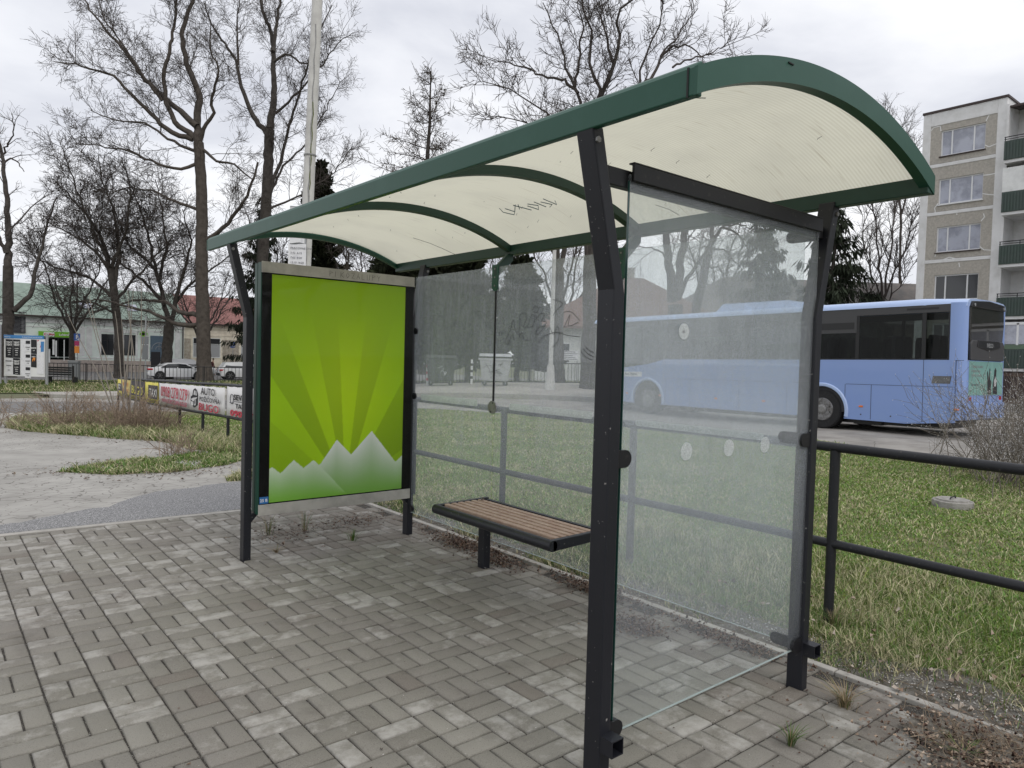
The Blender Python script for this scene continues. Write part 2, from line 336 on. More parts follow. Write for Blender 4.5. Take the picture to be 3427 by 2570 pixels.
sheet('cross_road', [(-60, 24.2), (-3, 23.7), (2.6, 24.6), (7, 22), (9.2, 26), (2.0, 32.5), (-60, 37)], MATS['road_left'], -.024, 2.0)
sheet('yard_paving', [(-60, 5.42), (1.72, 5.30), (1.9, 9.6), (1.3, 15), (2.2, 24), (-3, 23.2), (-60, 23.7)], MATS['asphalt_pale'], -.008, 1.0)
sheet('asphalt_strip', jit([(-12, 5.40), (-1.3, 5.36), (.3, 5.29), (1.70, 5.27), (1.72, 6.9), (1.0, 6.85), (.15, 6.72), (-.43, 6.05), (-.9, 5.9), (-1.35, 5.62), (-3, 5.6), (-12, 5.8)], .05, .13, 3, lambda x, y: y < 5.45), MATS['asphalt_dark'], -.003, 1.0)
# raised pavement across the road, with its kerb
wk = [(12.9, 21.7), (17.7, 17.1), (24.2, 14.0), (31.2, 10.5), (35, 13), (27.5, 17.5), (21.5, 21.2), (17.6, 29.0), (9, 40), (2.5, 42), (2.8, 37.5)]
sheet('pavement', wk, MATS['walkway'], .10, 2.0)
m = MB()
kl = [(2.8, 37.4), (12.85, 21.65), (17.65, 17.0), (24.2, 13.9), (31.2, 10.4)]
for (x0, y0), (x1, y1) in zip(kl[:-1], kl[1:]):
    n = 6; d = Vector((y1-y0, x0-x1)).normalized()*.12
    for i in range(n):
        a, b = i/n, (i+1)/n
        p, q = (x0+(x1-x0)*a, y0+(y1-y0)*a), (x0+(x1-x0)*b, y0+(y1-y0)*b)
        vv = []
        for (px, py) in (p, q):
            h0 = hgt(px, py)
            vv += [(px, py, h0-.1), (px, py, h0+.105), (px-d.x, py-d.y, h0+.105), (px-d.x, py-d.y, h0-.1)]
        m.add(vv, [(0, 4, 5, 1), (1, 5, 6, 2), (2, 6, 7, 3), (0, 3, 7, 4), (0, 1, 2, 3), (4, 7, 6, 5)])
struct('kerb', m, MATS['kerb_stone'])
sheet('green_verge', [(-60, 47), (2, 44), (9, 41.5), (17.8, 29.5), (21.8, 21.6), (27.8, 17.9), (36, 13.4), (40, 60), (25, 63), (-60, 66)], MATS['turf_base'], -.02, 3.0)
sheet('far_street', [(-80, 66.5), (26, 63.5), (60, 60), (60, 86), (22, 86.2), (-80, 86.5)], MATS['road_left'], -.02, 4.0)
sheet('yard_by_flats', [(31.5, -60), (43, -60), (43, 20), (35.5, 14), (31.3, 10)], MATS['road_left'], -.02, 4.0)

# block paving: every block modelled, basket-weave in 200 mm cells
rng = np.random.default_rng(11)
def tone_mat():
    m = bpy.data.materials.new('paving_block'); m.use_nodes = True; t = m.node_tree; b = t.nodes['Principled BSDF']
    b.inputs['Roughness'].default_value = .88; b.inputs['Specular IOR Level'].default_value = .3
    at = t.nodes.new('ShaderNodeAttribute'); at.attribute_name = 'tone'; sp = t.nodes.new('ShaderNodeSeparateColor')
    t.links.new(at.outputs['Color'], sp.inputs[0]); tcn = t.nodes.new('ShaderNodeTexCoord')
    def noise(s, d=6, r=.6):
        n = t.nodes.new('ShaderNodeTexNoise'); n.inputs['Scale'].default_value = s; n.inputs['Detail'].default_value = d; n.inputs['Roughness'].default_value = r
        t.links.new(tcn.outputs['Object'], n.inputs['Vector']); return n.outputs['Fac']
    def mapr(i, a, b_, c=0, d=1):
        r = t.nodes.new('ShaderNodeMapRange'); r.inputs[1].default_value = a; r.inputs[2].default_value = b_; r.inputs[3].default_value = c; r.inputs[4].default_value = d
        t.links.new(i, r.inputs[0]); return r.outputs[0]
    def math_(op, a, b_):
        q = t.nodes.new('ShaderNodeMath'); q.operation = op
        for k, vv in enumerate((a, b_)):
            if isinstance(vv, (int, float)): q.inputs[k].default_value = vv
            else: t.links.new(vv, q.inputs[k])
        return q.outputs[0]
    def mix(f, a, b_):
        x = t.nodes.new('ShaderNodeMix'); x.data_type = 'RGBA'
        t.links.new(f, x.inputs[0]) if not isinstance(f, float) else None
        for k, vv in ((6, a), (7, b_)):
            if isinstance(vv, tuple): x.inputs[k].default_value = (*vv, 1)
            else: t.links.new(vv, x.inputs[k])
        return x.outputs[2]
    base = mix(sp.outputs[0], (.186, .175, .147), (.262, .249, .216))
    big = mapr(noise(.8, 4), .42, .62); base = mix(big, base, (.205, .188, .166))
    base = mix(math_('MULTIPLY', sp.outputs[2], .6), base, (.158, .134, .112))       # brown blocks
    grit = mapr(noise(300, 3), .45, .72); base = mix(math_('MULTIPLY', grit, .34), base, (.40, .39, .36))
    pit = mapr(noise(170, 2), .60, .70); base = mix(math_('MULTIPLY', pit, .5), base, (.055, .05, .043))
    bl = mapr(math_('ADD', noise(9, 8, .68), math_('MULTIPLY', sp.outputs[1], .36)), .70, .92)  # lime bloom, strong on some blocks
    base = mix(math_('MULTIPLY', bl, .78), base, (.43, .415, .385))
    st = mapr(noise(3.1, 8, .7), .54, .72); base = mix(math_('MULTIPLY', st, .5), base, (.105, .096, .08))
    t.links.new(base, b.inputs['Base Color'])
    bp = t.nodes.new('ShaderNodeBump'); bp.inputs['Strength'].default_value = .45; bp.inputs['Distance'].default_value = .003
    t.links.new(noise(260, 4), bp.inputs['Height']); t.links.new(bp.outputs[0], b.inputs['Normal'])
    return m
CELL, OY, ROT = .198, .087, -.012
Vb, Fb, Cb = [], [], []
light_blocks = [(1.35, 3.45), (.02, 3.55), (-.1, 3.45), (1.3, 2.33), (1.45, 2.5), (-.16, 1.1), (1.2, 3.5)]
for i in range(-26, 9):
    for j in range(-20, 27):
        cx0, cy0 = i*CELL, OY+j*CELL*1.008
        horiz = (i+j) % 2 != 0
        for s in range(2):
            g = .0045
            if horiz: x0, x1, y0, y1 = cx0+g, cx0+CELL-g, cy0+s*CELL/2+g, cy0+(s+1)*CELL/2-g
            else: x0, x1, y0, y1 = cx0+s*CELL/2+g, cx0+(s+1)*CELL/2-g, cy0+g, cy0+CELL-g
            mxx, my = (x0+x1)/2, (y0+y1)/2
            rxm = mxx-ROT*0*my; rym = my+ROT*mxx
            # stop at kerb, edging and the bare corner
            if rxm > 1.70 or x1 > 1.705: continue
            if rym > 5.19-.044*(rxm+.0): continue
            x1 = min(x1, 1.688)
            dz = rng.normal(0, .0011) + .0012*math.sin(rxm*2.1+rym*1.3); tx, ty = rng.normal(0, .005, 2); bv = .0065; zb = -.03
            ang = rng.normal(0, .006)
            ring = []
            for (dx_, z_) in ((0, zb), (0, -.0045), (bv, .0)):
                for (px, py) in ((x0+dx_, y0+dx_), (x1-dx_, y0+dx_), (x1-dx_, y1-dx_), (x0+dx_, y1-dx_)):
                    qx, qy = px-mxx, py-my
                    qx, qy = qx-ang*qy, qy+ang*qx
                    zz = z_ if z_ == zb else z_+dz+tx*qx+ty*qy
                    ring.append((mxx+qx+rng.normal(0, .0004), my+qy+ROT*(mxx+qx)+rng.normal(0, .0004), zz))
            o = len(Vb); Vb += ring
            for a in (0, 4):
                for b_ in range(4): Fb.append((o+a+b_, o+a+(b_+1) % 4, o+a+4+(b_+1) % 4, o+a+4+b_))
            Fb.append((o+8, o+9, o+10, o+11))
            bloom = rng.random()**2.3
            if rym > 2.9 and rxm < .4: bloom = max(bloom, rng.random()**1.0)
            if any(abs(rxm-a)+abs(rym-b_) < .09 for a, b_ in light_blocks): bloom = 1.25
            if rxm > .5 and rym < .3 and rxm < 1.4: bloom = max(bloom, rng.random()*.75)
            brown = 1.0 if (rng.random() < .025 or (rym > 3.5 and rxm > .35 and rng.random() < .6) or (rxm > 1.25 and rng.random() < .25)) else 0.0
            if rxm > 1.35 and rym < -.02 and rym > -.6: brown = .8; 
            Cb += [(rng.random(), bloom, brown)]*12
tag(fast('block_paving', np.array(Vb), np.array(Fb), tone_mat(), colr=np.array(Cb)), kind='structure')
sheet('bedding_sand', [(-5.4, -4.2), (1.70, -4.2), (1.70, 5.16), (-5.4, 5.43)], MATS['joint_sand'], -.0105, 1.5)
m = MB(); m.prism([(-14, 5.19+.6), (-14, 5.27+.62), (-1.3, 5.315), (.3, 5.245), (1.72, 5.18), (1.72, 5.10), (.3, 5.17), (-1.3, 5.24)], 'z', -.2, .006)
struct('edging_kerb', m, MATS['kerb_stone'], bevel=.004)
m = MB()
yy = -6.0
while yy < 5.2:
    m.box(1.692, 1.742, yy+.003, yy+.997, -.2, .012+.002*math.sin(yy*7)); yy += 1.0
struct('edging_strip', m, MATS['kerb_stone'], bevel=.005)
sheet('gravel_margin', jit([(1.744, -7), (2.45, -7), (2.38, -2.2), (2.22, -.6), (2.10, .3), (2.03, 1.5), (1.97, 3.2), (2.02, 5.3), (1.744, 5.3)], .06, .12, 4, lambda x, y: x < 1.76), MATS['gravel_bed'], -.002, .5)
# bare earth bank over the blocks, bottom right
def mound(x, y):
    d = ((x-1.5)/.42)**2+((y+.78)/.5)**2
    return .022*math.exp(-d)
pol = [(1.47+.36*math.cos(a)*(1+.14*math.sin(5*a)+.08*math.sin(9*a)+.07*math.sin(23*a+1)), -.86+.38*math.sin(a)*(1+.12*math.cos(4*a)+.07*math.sin(11*a)+.06*math.sin(19*a))) for a in np.linspace(0, 2*math.pi, 130)[:-1]]
pol = [(min(x, 1.69), y) for x, y in pol]
sheet('soil_patch', pol, MATS['soil'], .002, .08, mound)
# ------------------------------------------------------------------ bus shelter
sh = thing('bus_shelter', 'bus shelter with curved cream roof, green trim, dark posts and dusty glass on block paving', 'bus shelter')
P = MATS
for (x, y, s, nm) in ((0, 0, -1, 'f'), (0, 3.52, -1, 'f'), (1.372, 0, 1, 'b'), (1.372, 3.52, 1, 'b')):
    a = .055; zb = 1.763; zt = 2.284; le = .128 if s < 0 else .122
    if s < 0: poly = [(x, -.03), (x, zb), (x-le, zt), (x-le+.052, zt), (x+a, zb-.012), (x+a, -.03)]
    else: poly = [(x+a, -.03), (x+a, zb), (x+a+le, zt+.004), (x+a+le-.055, zt+.012), (x, zb-.012), (x, -.03)]
    m = MB(); m.prism(poly, 'y', y, y+.077); po = m.build('post', P['post_paint'], sh, bevel=.005)
    m = MB(); xx = (x-le+.026) if s < 0 else x+a+le-.03
    m.disc((xx, y-.004, zt-.045), 'y', .011, .008, 6); m.build('bolt', P['steel_grey'], po)
# roof profile
XC, RI, ZA = .715, 1.961, 2.463
def zin(x): return ZA-RI+math.sqrt(RI*RI-(x-XC)**2)
Y0, Y1 = -.405, 4.03
# long edge beams
m = MB(); m.prism([(-.128, 2.272), (-.128, 2.350), (-.120, 2.362), (-.108, 2.371), (-.100, 2.372), (-.100, 2.272)], 'y', Y0+.004, Y1); m.build('front_beam', P['green_paint'], sh, bevel=.004)
m = MB(); m.prism([(1.502, 2.272), (1.502, 2.345), (1.548, 2.352), (1.558, 2.345), (1.558, 2.272)], 'y', Y0+.004, Y1); m.build('rear_beam', P['green_dark'], sh, bevel=.004)
# end fascias: curved U profile
def band(x0, x1, lo, hi, y0, y1, n=48):
    mm = MB(); xs = np.linspace(x0, x1, n+1); vv = []
    for x in xs:
        vv += [(x, y0, zin(x)+lo), (x, y1, zin(x)+lo), (x, y1, zin(x)+hi), (x, y0, zin(x)+hi)]
    ff = [(0, 1, 2, 3), (4*n+3, 4*n+2, 4*n+1, 4*n)]
    for i in range(n):
        for k in range(4): ff.append((4*i+k, 4*(i+1)+k, 4*(i+1)+(k+1) % 4, 4*i+(k+1) % 4))
    return mm.add(vv, ff)
for (ya, yb, yl) in ((Y0, Y0+.012, Y0+.012), (Y1, Y1-.012, Y1-.012)):
    m = band(-.129, 1.559, 0, .080, min(ya, yb), max(ya, yb))
    m2 = band(-.122, 1.552, 0, .010, min(yl, yl+(.03 if yl < 0 else -.03)), max(yl, yl+(.03 if yl < 0 else -.03)))
    m3 = band(-.122, 1.552, .072, .0795, min(yl, yl+(.014 if yl < 0 else -.014)), max(yl, yl+(.014 if yl < 0 else -.014)))
    m.add(m2.v, m2.f); m.add(m3.v, m3.f)
    m.build('end_fascia', P['green_paint'], sh, smooth='auto')
# the lap joint where front beam meets the near fascia
m = MB(); m.box(-.1305, -.125, Y0+.03, Y0+.036, 2.270, 2.354); m.build('seam', P['rubber'], sh)
m = MB(); m.box(.34, .37, Y0-.004, Y0+.002, zin(.35)+.06, zin(.35)+.064); m.build('scratch', P['rubber'], sh)
# roof sheet of ribbed twin-wall polycarbonate
def roof_mat():
    m = bpy.data.materials.new('polycarbonate'); m.use_nodes = True; t = m.node_tree
    for q in list(t.nodes): t.nodes.remove(q)
    o = t.nodes.new('ShaderNodeOutputMaterial'); tcn = t.nodes.new('ShaderNodeTexCoord')
    wv = t.nodes.new('ShaderNodeTexWave'); wv.wave_type = 'BANDS'; wv.bands_direction = 'Y'; wv.inputs['Scale'].default_value = 1/.0165/2*.628*1.0
    wv.inputs['Distortion'].default_value = 0; t.links.new(tcn.outputs['Object'], wv.inputs['Vector'])
    n1 = t.nodes.new('ShaderNodeTexNoise'); n1.inputs['Scale'].default_value = 2.2; n1.inputs['Detail'].default_value = 7; t.links.new(tcn.outputs['Object'], n1.inputs['Vector'])
    mpn = t.nodes.new('ShaderNodeMapping'); mpn.inputs['Scale'].default_value = (1.2, 24, 1.2); t.links.new(tcn.outputs['Object'], mpn.inputs[0])
    n2 = t.nodes.new('ShaderNodeTexNoise'); n2.inputs['Scale'].default_value = 3; n2.inputs['Detail'].default_value = 8; t.links.new(mpn.outputs[0], n2.inputs['Vector'])
    def mix(f, a, b):
        x = t.nodes.new('ShaderNodeMix'); x.data_type = 'RGBA'; t.links.new(f, x.inputs[0])
        for k, vv in ((6, a), (7, b)):
            if isinstance(vv, tuple): x.inputs[k].default_value = (*vv, 1)
            else: t.links.new(vv, x.inputs[k])
        return x.outputs[2]
    def mr(i, a, b, c, d):
        r = t.nodes.new('ShaderNodeMapRange'); r.inputs[1].default_value = a; r.inputs[2].default_value = b; r.inputs[3].default_value = c; r.inputs[4].default_value = d
        t.links.new(i, r.inputs[0]); return r.outputs[0]
    c = mix(mr(wv.outputs['Fac'], .2, .8, 0, .62), (.78, .765, .64), (.64, .615, .48))
    c = mix(mr(n1.outputs['Fac'], .42, .68, 0, .5), c, (.60, .585, .49))
    c = mix(mr(n2.outputs['Fac'], .62, .76, 0, .6), c, (.40, .35, .25))
    df = t.nodes.new('ShaderNodeBsdfDiffuse'); tl = t.nodes.new('ShaderNodeBsdfTranslucent'); ms = t.nodes.new('ShaderNodeMixShader'); ms.inputs[0].default_value = .66
    t.links.new(c, df.inputs[0]); t.links.new(c, tl.inputs[0]); t.links.new(df.outputs[0], ms.inputs[1]); t.links.new(tl.outputs[0], ms.inputs[2])
    bp = t.nodes.new('ShaderNodeBump'); bp.inputs['Strength'].default_value = .5; bp.inputs['Distance'].default_value = .003; t.links.new(wv.outputs['Fac'], bp.inputs['Height'])
    t.links.new(bp.outputs[0], df.inputs['Normal'])
    t.links.new(ms.outputs[0], o.inputs[0]); return m
xs = np.linspace(-.08, 1.515, 41); V = []; F = []
for x in xs: V += [(x, Y0+.02, zin(x)+.045), (x, Y1-.02, zin(x)+.045)]
for i in range(40): F.append((2*i, 2*i+1, 2*i+3, 2*i+2))
rs = fast('roof_sheet', V, F, roof_mat(), sh, smooth=True)
# marks on the roof sheet: old stuck-on patches, a crack and a blue pen tag
def on_roof(x, y):
    x = x*.90-.04; return (x, y, zin(x)+.0405)
def strokes(name, paths, w, mat, parent, fn):
    mm = MB()
    for p in paths:
        q = [fn(*a) for a in p]
        mm.tube(q, w, 4)
    return mm.build(name, mat, parent)
rng = np.random.default_rng(3)
ps = []
for (x0, y0, sc) in ((1.08, .95, .12), (1.12, 1.06, .1), (1.03, .82, .1), (1.16, 1.15, .08), (1.05, 1.25, .1), (1.2, .78, .09)):
    for k in range(4):
        ps.append([(x0+rng.uniform(-.5, .5)*sc, y0+rng.uniform(-.5, .5)*sc) for _ in range(3)])
tags_ = [[(1.02, 1.78), (1.20, 1.70)], [(1.03, 1.72), (1.13, 1.80)], [(1.10, 1.66), (1.22, 1.62), (1.14, 1.55), (1.06, 1.62)], [(1.05, 1.52), (1.20, 1.50)], [(1.08, 1.46), (1.18, 1.40), (1.22, 1.47)],
         [(1.03, 1.38), (1.20, 1.36), (1.12, 1.31)], [(1.02, 1.98), (1.12, 2.03), (1.22, 1.97), (1.16, 1.9), (1.05, 1.93)], [(1.02, 1.25+.5), (1.16, 1.9)]]
tags_ = [[(1.21+(a-1.02)*.65, 1.5+(b-1.3)*.68) for a, b in p] for p in tags_]
strokes('pen_scribble', tags_, .0026, P['scribble_blue'], rs, on_roof)
for ck in [[(-.02+.06*k, .02-.012*k+.006*math.sin(k)) for k in range(9)], [(1.36, 3.22), (1.5, 3.16), (1.6, 3.13), (1.71, 3.09)], [(1.55, .95), (1.62, .9), (1.69, .88)]]: strokes('surface_crack', [ck], .0016, P['scribble_grey'], rs, on_roof)
pt = []
for _ in range(46):
    x0, y0 = rng.uniform(.15, 1.65), rng.uniform(-.2, 4.2); a = rng.uniform(-.4, .4); l = rng.uniform(.01, .04)
    pt.append([(x0, y0), (x0+l*math.cos(a)*.6, y0+l), (x0+l*.9, y0+l*1.2)])
tag(strokes('sticker_residue', pt, .0011, P['scribble_grey'], rs, on_roof), kind='stuff')
for x in (.74, .98, 1.2, 1.37): m = MB(); m.box(x-.015, x+.015, Y0+.03, Y0+.05, zin(x)+.02, zin(x)+.05); m.build('clip', P['dark_steel'], sh)
# arched ribs and their hangers
for yr in (1.19, 2.39):
    m = band(-.07, 1.50, -.004, .042, yr, yr+.05, 36); m.build('rib', P['green_dark'], sh, smooth='auto')
    m = MB(); m.prism([(1.535, 2.28), (1.49, 2.28), (1.382, 2.175), (1.382, 2.115), (1.41, 2.115), (1.535, 2.235)], 'y', yr+.008, yr+.042); hg = m.build('hanger', P['green_dark'], sh, bevel=.003)
    m = MB(); yc = yr+.028; pts = [(yc+.034*math.cos(a), 2.035+.034*math.sin(a)) for a in np.linspace(math.pi, 2*math.pi, 10)]+[(yc+.034, 2.19), (yc-.034, 2.19)]
    m.prism(pts, 'x', 1.383, 1.3925); pl = m.build('hanger_plate', P['green_paint'], hg)
    m = MB(); [MB().disc((1.3815, yc, z), 'x', .006, .004, 8).build('rivet', P['steel_grey'], pl) for z in (2.04, 2.10, 2.16)]
    m = MB(); m.disc((1.3895, yc, 1.163), 'x', .046, .010, 24); cl = m.build('clamp_disc', P['steel_grey'], sh)
    [MB().disc((1.3835, yc+a, b), 'x', .006, .004, 8).build('screw', P['dark_steel'], cl) for a, b in ((-.012, 1.195), (.010, 1.13))]
    m = MB(); m.box(1.391, 1.406, yc-.004, yc+.004, 1.20, 2.01); m.build('dark_gap_strip', P['rubber'], sh)  # added dark strip, stands in for the dark gap between panes
# rear glass
panes = [(2.4205, 3.505), (1.2255, 2.4055), (.086, 1.2105)]
gl = []
for (ya, yb) in panes:
    m = MB(); m.box(1.395, 1.403, ya, yb, .198, 2.176); g = m.build('rear_pane', P['dusty_glass'], sh); gl.append(g)
    m = MB(); m.box(1.3945, 1.4035, ya, yb, .1955, .1978); m.build('pane_edge', P['pane_edge_lit'], g)
# frosted safety bands on the rear glass
def rrect(y0, y1, z0, z1, r, x0, x1):
    pts = []
    for (cy, cz, a0) in ((y1-r, z1-r, 0), (y0+r, z1-r, 90), (y0+r, z0+r, 180), (y1-r, z0+r, 270)):
        pts += [(cy+r*math.cos(R(a)), cz+r*math.sin(R(a))) for a in np.linspace(a0, a0+90, 6)]
    return MB().prism(pts, 'x', x0, x1)
rrect(2.60, 3.38, 1.156, 1.206, .015, 1.3925, 1.3945).build('frosted_band', P['frosted_band'], gl[0])
rrect(1.42, 2.23, 1.158, 1.204, .015, 1.3925, 1.3945).build('frosted_band', P['frosted_band'], gl[1])
rrect(.255, 1.075, 1.150, 1.185, .015, 1.3925, 1.3945).build('frosted_band', P['frosted_band'], gl[2])
# finger and pen drawings in the dust
Z4 = lambda x, y: (1.394, 3.40-(x-95)/610*.98 if x < 705 else 2.40-(x-745)/760*.99, 2.165-(y-300)*.00105+(x-95)*.000055)
def zsc(x, y):
    yv = 3.48-(x-95)/(705-95)*1.06 if x <= 720 else 2.395-(x-745)/(1505-745)*.975
    # height falls with perspective: interpolate between top edge and frosted band
    top = 300-(x-90)*.125; bot = 1240+(x-145)*.10
    return (1.3940, yv, 2.176-(y-top)/(bot-top)*(2.176-1.20))
gr = [[(830, 790), (860, 740), (890, 640), (905, 720), (945, 770)], [(945, 780), (940, 620), (975, 585), (1000, 620), (975, 700), (1010, 690)], [(1010, 690), (1040, 600), (1065, 620), (1050, 690), (1010, 700)],
      [(1070, 640), (1110, 590), (1140, 600), (1120, 650), (1160, 660), (1100, 750), (1075, 750), (1100, 700), (1150, 690)], [(1045, 560), (1065, 535), (1095, 550), (1080, 580), (1050, 575)], [(1200, 480), (1275, 510), (1225, 570), (1205, 610)],
      [(1185, 700), (1215, 760), (1240, 690), (1260, 760)], [(1285, 580), (1340, 580), (1400, 650)], [(1290, 700), (1330, 600), (1320, 690), (1390, 660)], [(1250, 740), (1320, 765), (1400, 775)],
      [(830, 790), (825, 820), (850, 835), (880, 760), (900, 800)], [(940, 800), (960, 740), (985, 800), (1030, 800)], [(1100, 830), (1140, 770), (1240, 740), (1250, 800), (1210, 860)],
      [(770, 735), (772, 765)], [(785, 728), (790, 760)], [(800, 722), (805, 752)], [(815, 722), (822, 750)],
      [(1410, 880), (1440, 930), (1490, 960)], [(1425, 865), (1455, 905), (1500, 935)], [(1440, 850), (1470, 885), (1500, 900)]]
def smooth_path(p):
    if len(p) < 3: return p
    q = [p[0]]
    for i in range(len(p)-1):
        p0, p1, p2, p3 = p[max(i-1, 0)], p[i], p[i+1], p[min(i+2, len(p)-1)]
        for t in (.33, .66, 1):
            q.append(tuple(.5*((2*p1[k])+(-p0[k]+p2[k])*t+(2*p0[k]-5*p1[k]+4*p2[k]-p3[k])*t*t+(-p0[k]+3*p1[k]-3*p2[k]+p3[k])*t**3) for k in (0, 1)))
    return q
strokes('dust_drawing', [smooth_path(g) for g in gr], .0019, P['scribble_grey'], gl[1], zsc)
ga = [[(560, 575), (620, 580), (665, 640), (680, 720)], [(580, 600), (630, 640), (650, 700)], [(270, 640), (300, 600), (330, 660), (290, 740)], [(450, 560), (500, 500), (520, 440)], [(350, 700), (400, 690), (430, 640)]]
[strokes('dust_drawing', [smooth_path(g)], .0012, P['scribble_grey'], gl[0], zsc) for g in ga]
# side glass, its channel and cross rail
m = MB(); m.box(.082, 1.392, .016, .024, .205, 2.165); sg = m.build('side_pane', P['side_glass'], sh)
m = MB(); m.box(.0795, .0818, .0155, .0245, .205, 2.142); m.build('pane_edge', P['pane_edge'], sg)
m = MB(); m.box(.082, 1.392, .0155, .0245, .2028, .2048); m.build('pane_edge', P['pane_edge_lit'], sg)
m = MB(); m.box(-.045, 1.455, .028, .062, 2.118, 2.180); m.build('cross_rail', P['dark_steel'], sh, bevel=.003)
m = MB(); m.box(.088, 1.405, .004, .0155, 2.142, 2.200); m.box(.088, 1.405, .004, .030, 2.200, 2.206); m.build('glass_channel', P['dark_steel'], sh, bevel=.002)
for (cx, cz, rx_, nm) in ((.45, 1.184, .030, 0), (.731, 1.181, .030, 0), (1.001, 1.179, .030, 0), (.409, 1.639, .026, 0)):
    m = MB(); m.prism([(cx+rx_*math.cos(a)*1.15, cz+rx_*1.15*math.sin(a)) for a in np.linspace(0, 2*math.pi, 28)[:-1]], 'y', .0135, .0155); m.build('frosted_dot', P['frosted_dot'], sg)
text('dot_lettering', '61', .018, (.398, .0130, 1.633), (1, 0, 0), P['galv'], sg)
# clamps
def tongue(x0, x1, zc, y0, y1, s, r=.031):
    c = [(x0, zc-r), (x0, zc+r)]; arc = [(x1-s*r+s*r*math.cos(a), zc+r*math.sin(a)) for a in np.linspace(math.pi/2, -math.pi/2, 9)]
    return MB().prism(c+arc, 'y', y0, y1)
for zc in (1.181, .222):
    tongue(.05, .125, zc, .006, .0155, 1).build('glass_clamp', P['dark_steel'], sh); tongue(.05, .125, zc, .0245, .034, 1).build('glass_clamp', P['dark_steel'], sh)
    tongue(1.38, 1.295, zc, .006, .0155, -1).build('glass_clamp', P['dark_steel'], sh); tongue(1.38, 1.295, zc, .0245, .034, -1).build('glass_clamp', P['dark_steel'], sh)
for (x0) in (.055, 1.427):   # open square stubs low on the near posts
    m = MB(); y0, y1 = -.055, .012; t = .004; zz = .170
    m.box(x0-.052, x0+.006, y0, y1, zz, zz+t); m.box(x0-.052, x0+.006, y0, y1, zz+.058-t, zz+.058); m.box(x0-.052, x0-.052+t, y0, y1, zz+t, zz+.058-t); m.box(x0+.006-t, x0+.006, y0, y1, zz+t, zz+.058-t)
    m.build('socket_stub', P['post_paint'], sh)
def capsule(y0, y1, zc, x0, x1, r=.028):
    pts = [(y1-r+r*math.cos(a), zc+r*math.sin(a)) for a in np.linspace(-math.pi/2, math.pi/2, 9)]+[(y0, zc+r), (y0, zc-r)]
    return MB().prism(pts, 'x', x0, x1)
for zc in (2.13, 1.18, .205):
    capsule(.02, .175, zc, 1.384, 1.394).build('glass_clamp', P['dark_steel'], sh)
for zc in (1.727, 1.185, .235):
    m = MB(); m.disc((1.388, 3.475, zc), 'x', .027, .012, 18); m.disc((1.379, 3.475, zc), 'x', .015, .008, 14); m.build('glass_clamp', P['dark_steel'], sh, smooth='auto')
# bench
bn = MB(); bn.tube([(.945, 1.262, .468), (.945, 2.455, .468)], .0325, 20); bench = bn.build('bench', P['post_paint'], sh, smooth='auto')
for (ya, yb) in ((1.262, 1.296), (2.42, 2.455)):
    m = MB(); m.prism([(.945, .4365), (1.385, .452), (1.385, .508), (.945, .4995)], 'y', ya, yb); m.build('end_plate', P['post_paint'], bench, bevel=.004)
m = MB(); m.box(1.345, 1.375, 1.296, 2.42, .46, .50); m.build('back_bar', P['post_paint'], bench)
for ya in (1.262, 2.38):
    m = MB(); m.box(1.322, 1.377, ya, ya+.077, -.02, .449); m.build('leg', P['post_paint'], bench, bevel=.004)
for k in range(6):
    m = MB(); x0 = .992+k*.0575; m.box(x0, x0+.036, 1.298, 2.418, .478, .503); m.build('slat', P['wood_slat'], bench, bevel=.003)
# poster case
pc = MB(); pc.box(.080, 1.352, 3.462, 3.530, .335, 2.165); pc.box(.083, 1.349, 3.545, 3.600, .340, 2.160); pc.box(.095, 1.34, 3.531, 3.544, .35, 2.15)
case = pc.build('poster_case', P['green_paint'], sh, bevel=.003)
m = MB(); m.box(.080, 1.352, 3.452, 3.4615, 2.088, 2.168); m.box(.080, 1.352, 3.440, 3.4515, 2.088, 2.094); m.build('top_rail', P['brushed'], case, bevel=.002)
m = MB(); m.box(.080, 1.352, 3.452, 3.4615, .330, .411); m.build('bottom_rail', P['brushed'], case, bevel=.002)
m = MB(); m.box(.084, 1.349, 3.4555, 3.4615, .4115, 2.0875); m.build('backing_board', P['black_board'], case)
m = MB(); m.prism([(.055, .27), (.055, .335), (.11, .335)], 'y', 3.53, 3.58); m.prism([(1.372, .27), (1.372, .334), (1.31, .334)], 'y', 3.53, 3.58); m.build('bracket', P['post_paint'], case)
# printed poster: rays and pale peaks on green
nx_, nz_ = 230, 340; px0, px1, pz0, pz1 = .156, 1.268, .421, 2.080
U_, W_ = np.meshgrid(np.linspace(0, 1, nx_), np.linspace(0, 1, nz_)); 
base = np.stack([.40+.17*np.exp(-((U_-.55)**2/.10+(W_-.52)**2/.10)), .68+.15*np.exp(-((U_-.55)**2/.10+(W_-.52)**2/.10)), .004+0*U_], -1)
fade = np.clip((W_-.62)/.2, 0, 1); low = np.clip((.45-W_)/.45, 0, 1)
base *= (1-.40*low*np.clip(np.abs(U_-.55)*1.9, 0, 1)-.12*np.clip(W_-.8, 0, .2)*5)[..., None]
ang = np.degrees(np.arctan2((U_-.545)*(px1-px0), (W_-.02)*(pz1-pz0)))
for (a0, a1) in ((-47, -34), (-22.5, -12.5), (-3.6, 5.2+1.2), (16.5, 30)):
    inn = (ang > a0) & (ang < a1) & (W_ < .9); k = np.where(inn, 1+.15*(1-np.clip((W_-.40)/.45, 0, 1)), 1); base *= k[..., None]
for (a0, a1) in ((-34, -22.5), (-12.5, -3.6), (6.4, 16.5), (30, 60)):
    inn = (ang > a0) & (ang < a1); k = np.where(inn, 1-.22*(1-np.clip((W_-.15)/.72, 0, 1)), 1); base *= k[..., None]
